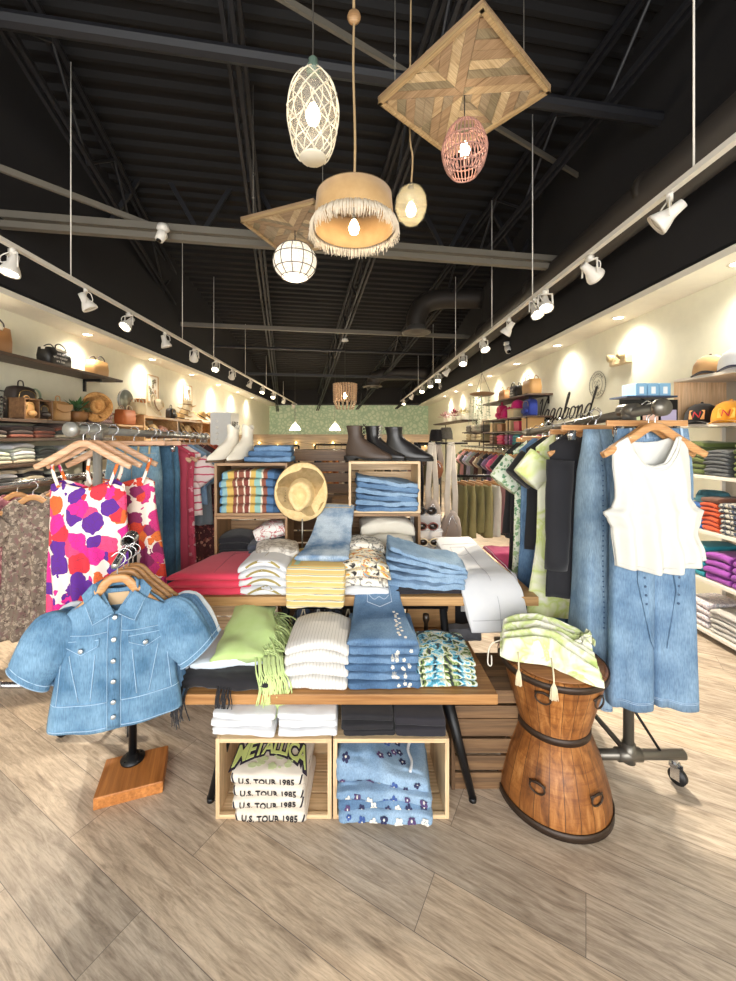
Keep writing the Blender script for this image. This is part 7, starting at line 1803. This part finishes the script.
for k in range(3):
    t = thing('boxed_set', f'light blue cardboard box on top of the card stand, {["left", "middle", "right"][k]} one', 'box', (2.06 + .085 * k, 2.95, 1.797), 0, 'blue boxes on the card stand'); flat('box', MB().box((0, 0, .045), (.08, .15, .09)), plain('#7fb0d4', .5), t, bevel=.002); flat('label', MB().box((0, -.076, .04), (.03, .002, .05)), plain('#e8eef2'), t)
# ================================================================= BACK OF THE SHOP
W_ww = wood('#cdb89a', '#e2d2b8', 'X', .5)
t = thing('back_counter', 'long whitewashed wooden counter wall with string lights at the back', 'counter', (-.5, 9.2, 0))
for k in range(6): flat('plank', MB().box((0, 0, .13 + .255 * k), (4.5, .06, .25)), W_ww, t, bevel=.003)
flat('ledge', MB().box((0, .05, 1.545), (4.56, .26, .03)), W_ww, t)
t = thing('string_lights', 'string of warm round bulbs along the back counter wall', 'string lights', (-.5, 9.12, 1.40))
pts = [(-2.1 + .21 * k, -.01, -.05 + .06 * math.cos(k * PI / 4) ** 2 * (-1) + .04) for k in range(21)]
obj('wire', MB().tube(crom(pts, 3), .003, 5), M_iron, t)
for p in pts[::2]: obj('bulb', MB().lathe([(0, -.02), (.018, -.01), (.02, .005), (0, .02)], 12, (p[0], -.02, p[2] - .02)), glow('#ffd27a', 22), t)
side_rack('black rack with orange and rust tops in front of the back counter', -.62, .02, 6.2, 1.38, [(f'{n_} blouse on the back rack', fabric(c_)) for n_, c_ in (('dark grey', '#34343a'), ('burnt orange', '#c87c3c'), ('pale orange', '#d99a5c'), ('ginger', '#c0703a'), ('cream', '#d9d0c0'), ('black', '#1e1e22'), ('mustard', '#c8963c'))], .6, 'blouses on the back rack', 330, hk='h', cat='blouse', nm='blouse')
side_rack('black rack with dark clothes between the left crate tower and the counter', -1.6, -.9, 6.4, 1.36, [(f'{n_} blouse on the dark back rack', fabric(c_)) for n_, c_ in (('black', '#201e22'), ('brown', '#5a4234'), ('navy', '#2a3448'), ('deep red', '#7c2c2c'), ('slate', '#4a5258'))], .6, 'blouses on the dark back rack', 350, hk='h', cat='blouse', nm='blouse')
side_rack('black rack with muted clothes at the back right', .35, 1.5, 7.0, 1.36, [(f'{n_} blouse on the muted back rack', fabric(c_)) for n_, c_ in (('sand', '#a89878'), ('black', '#201e22'), ('grey', '#7c7c7c'), ('white', '#d8d8d4'), ('rose', '#b08084'), ('brown', '#5a4638'), ('khaki', '#8a8458'), ('charcoal', '#3c3c40'))], .6, 'blouses on the muted back rack', 370, hk='h', cat='blouse', nm='blouse')
# ================================================================= CAMERA AND LIGHT
cam = bpy.data.cameras.new('camera'); co = bpy.data.objects.new('camera', cam); COL.objects.link(co)
co.location = (0, 0, CZ); co.rotation_euler = (PI / 2, 0, 0)
cam.sensor_fit = 'HORIZONTAL'; cam.sensor_width = 36; cam.lens = 400 / 736 * 36
cam.shift_x = 13 / 736; cam.shift_y = -53.5 / 736; cam.clip_start = .02; cam.clip_end = 100
S.camera = co
w = bpy.data.worlds.new('daylight'); S.world = w; w.use_nodes = True
bg = w.node_tree.nodes['Background']; bg.inputs[0].default_value = (1, .985, .96, 1); bg.inputs[1].default_value = 2.4
# daylight through the glass shopfront behind the viewer
L = bpy.data.lights.new('shopfront daylight', 'AREA'); L.shape = 'RECTANGLE'; L.size = 5.4; L.size_y = 2.6; L.energy = 150; L.color = (1, .985, .96)
lo = bpy.data.objects.new('shopfront daylight', L); COL.objects.link(lo); lo.location = (-.2, YF - .1, 1.75); lo.rotation_euler = (PI / 2, 0, 0)
S.view_settings.view_transform = 'Standard'; S.view_settings.look = 'None'; S.view_settings.gamma = 1; S.view_settings.exposure = EXPO
S.view_settings.use_curve_mapping = False
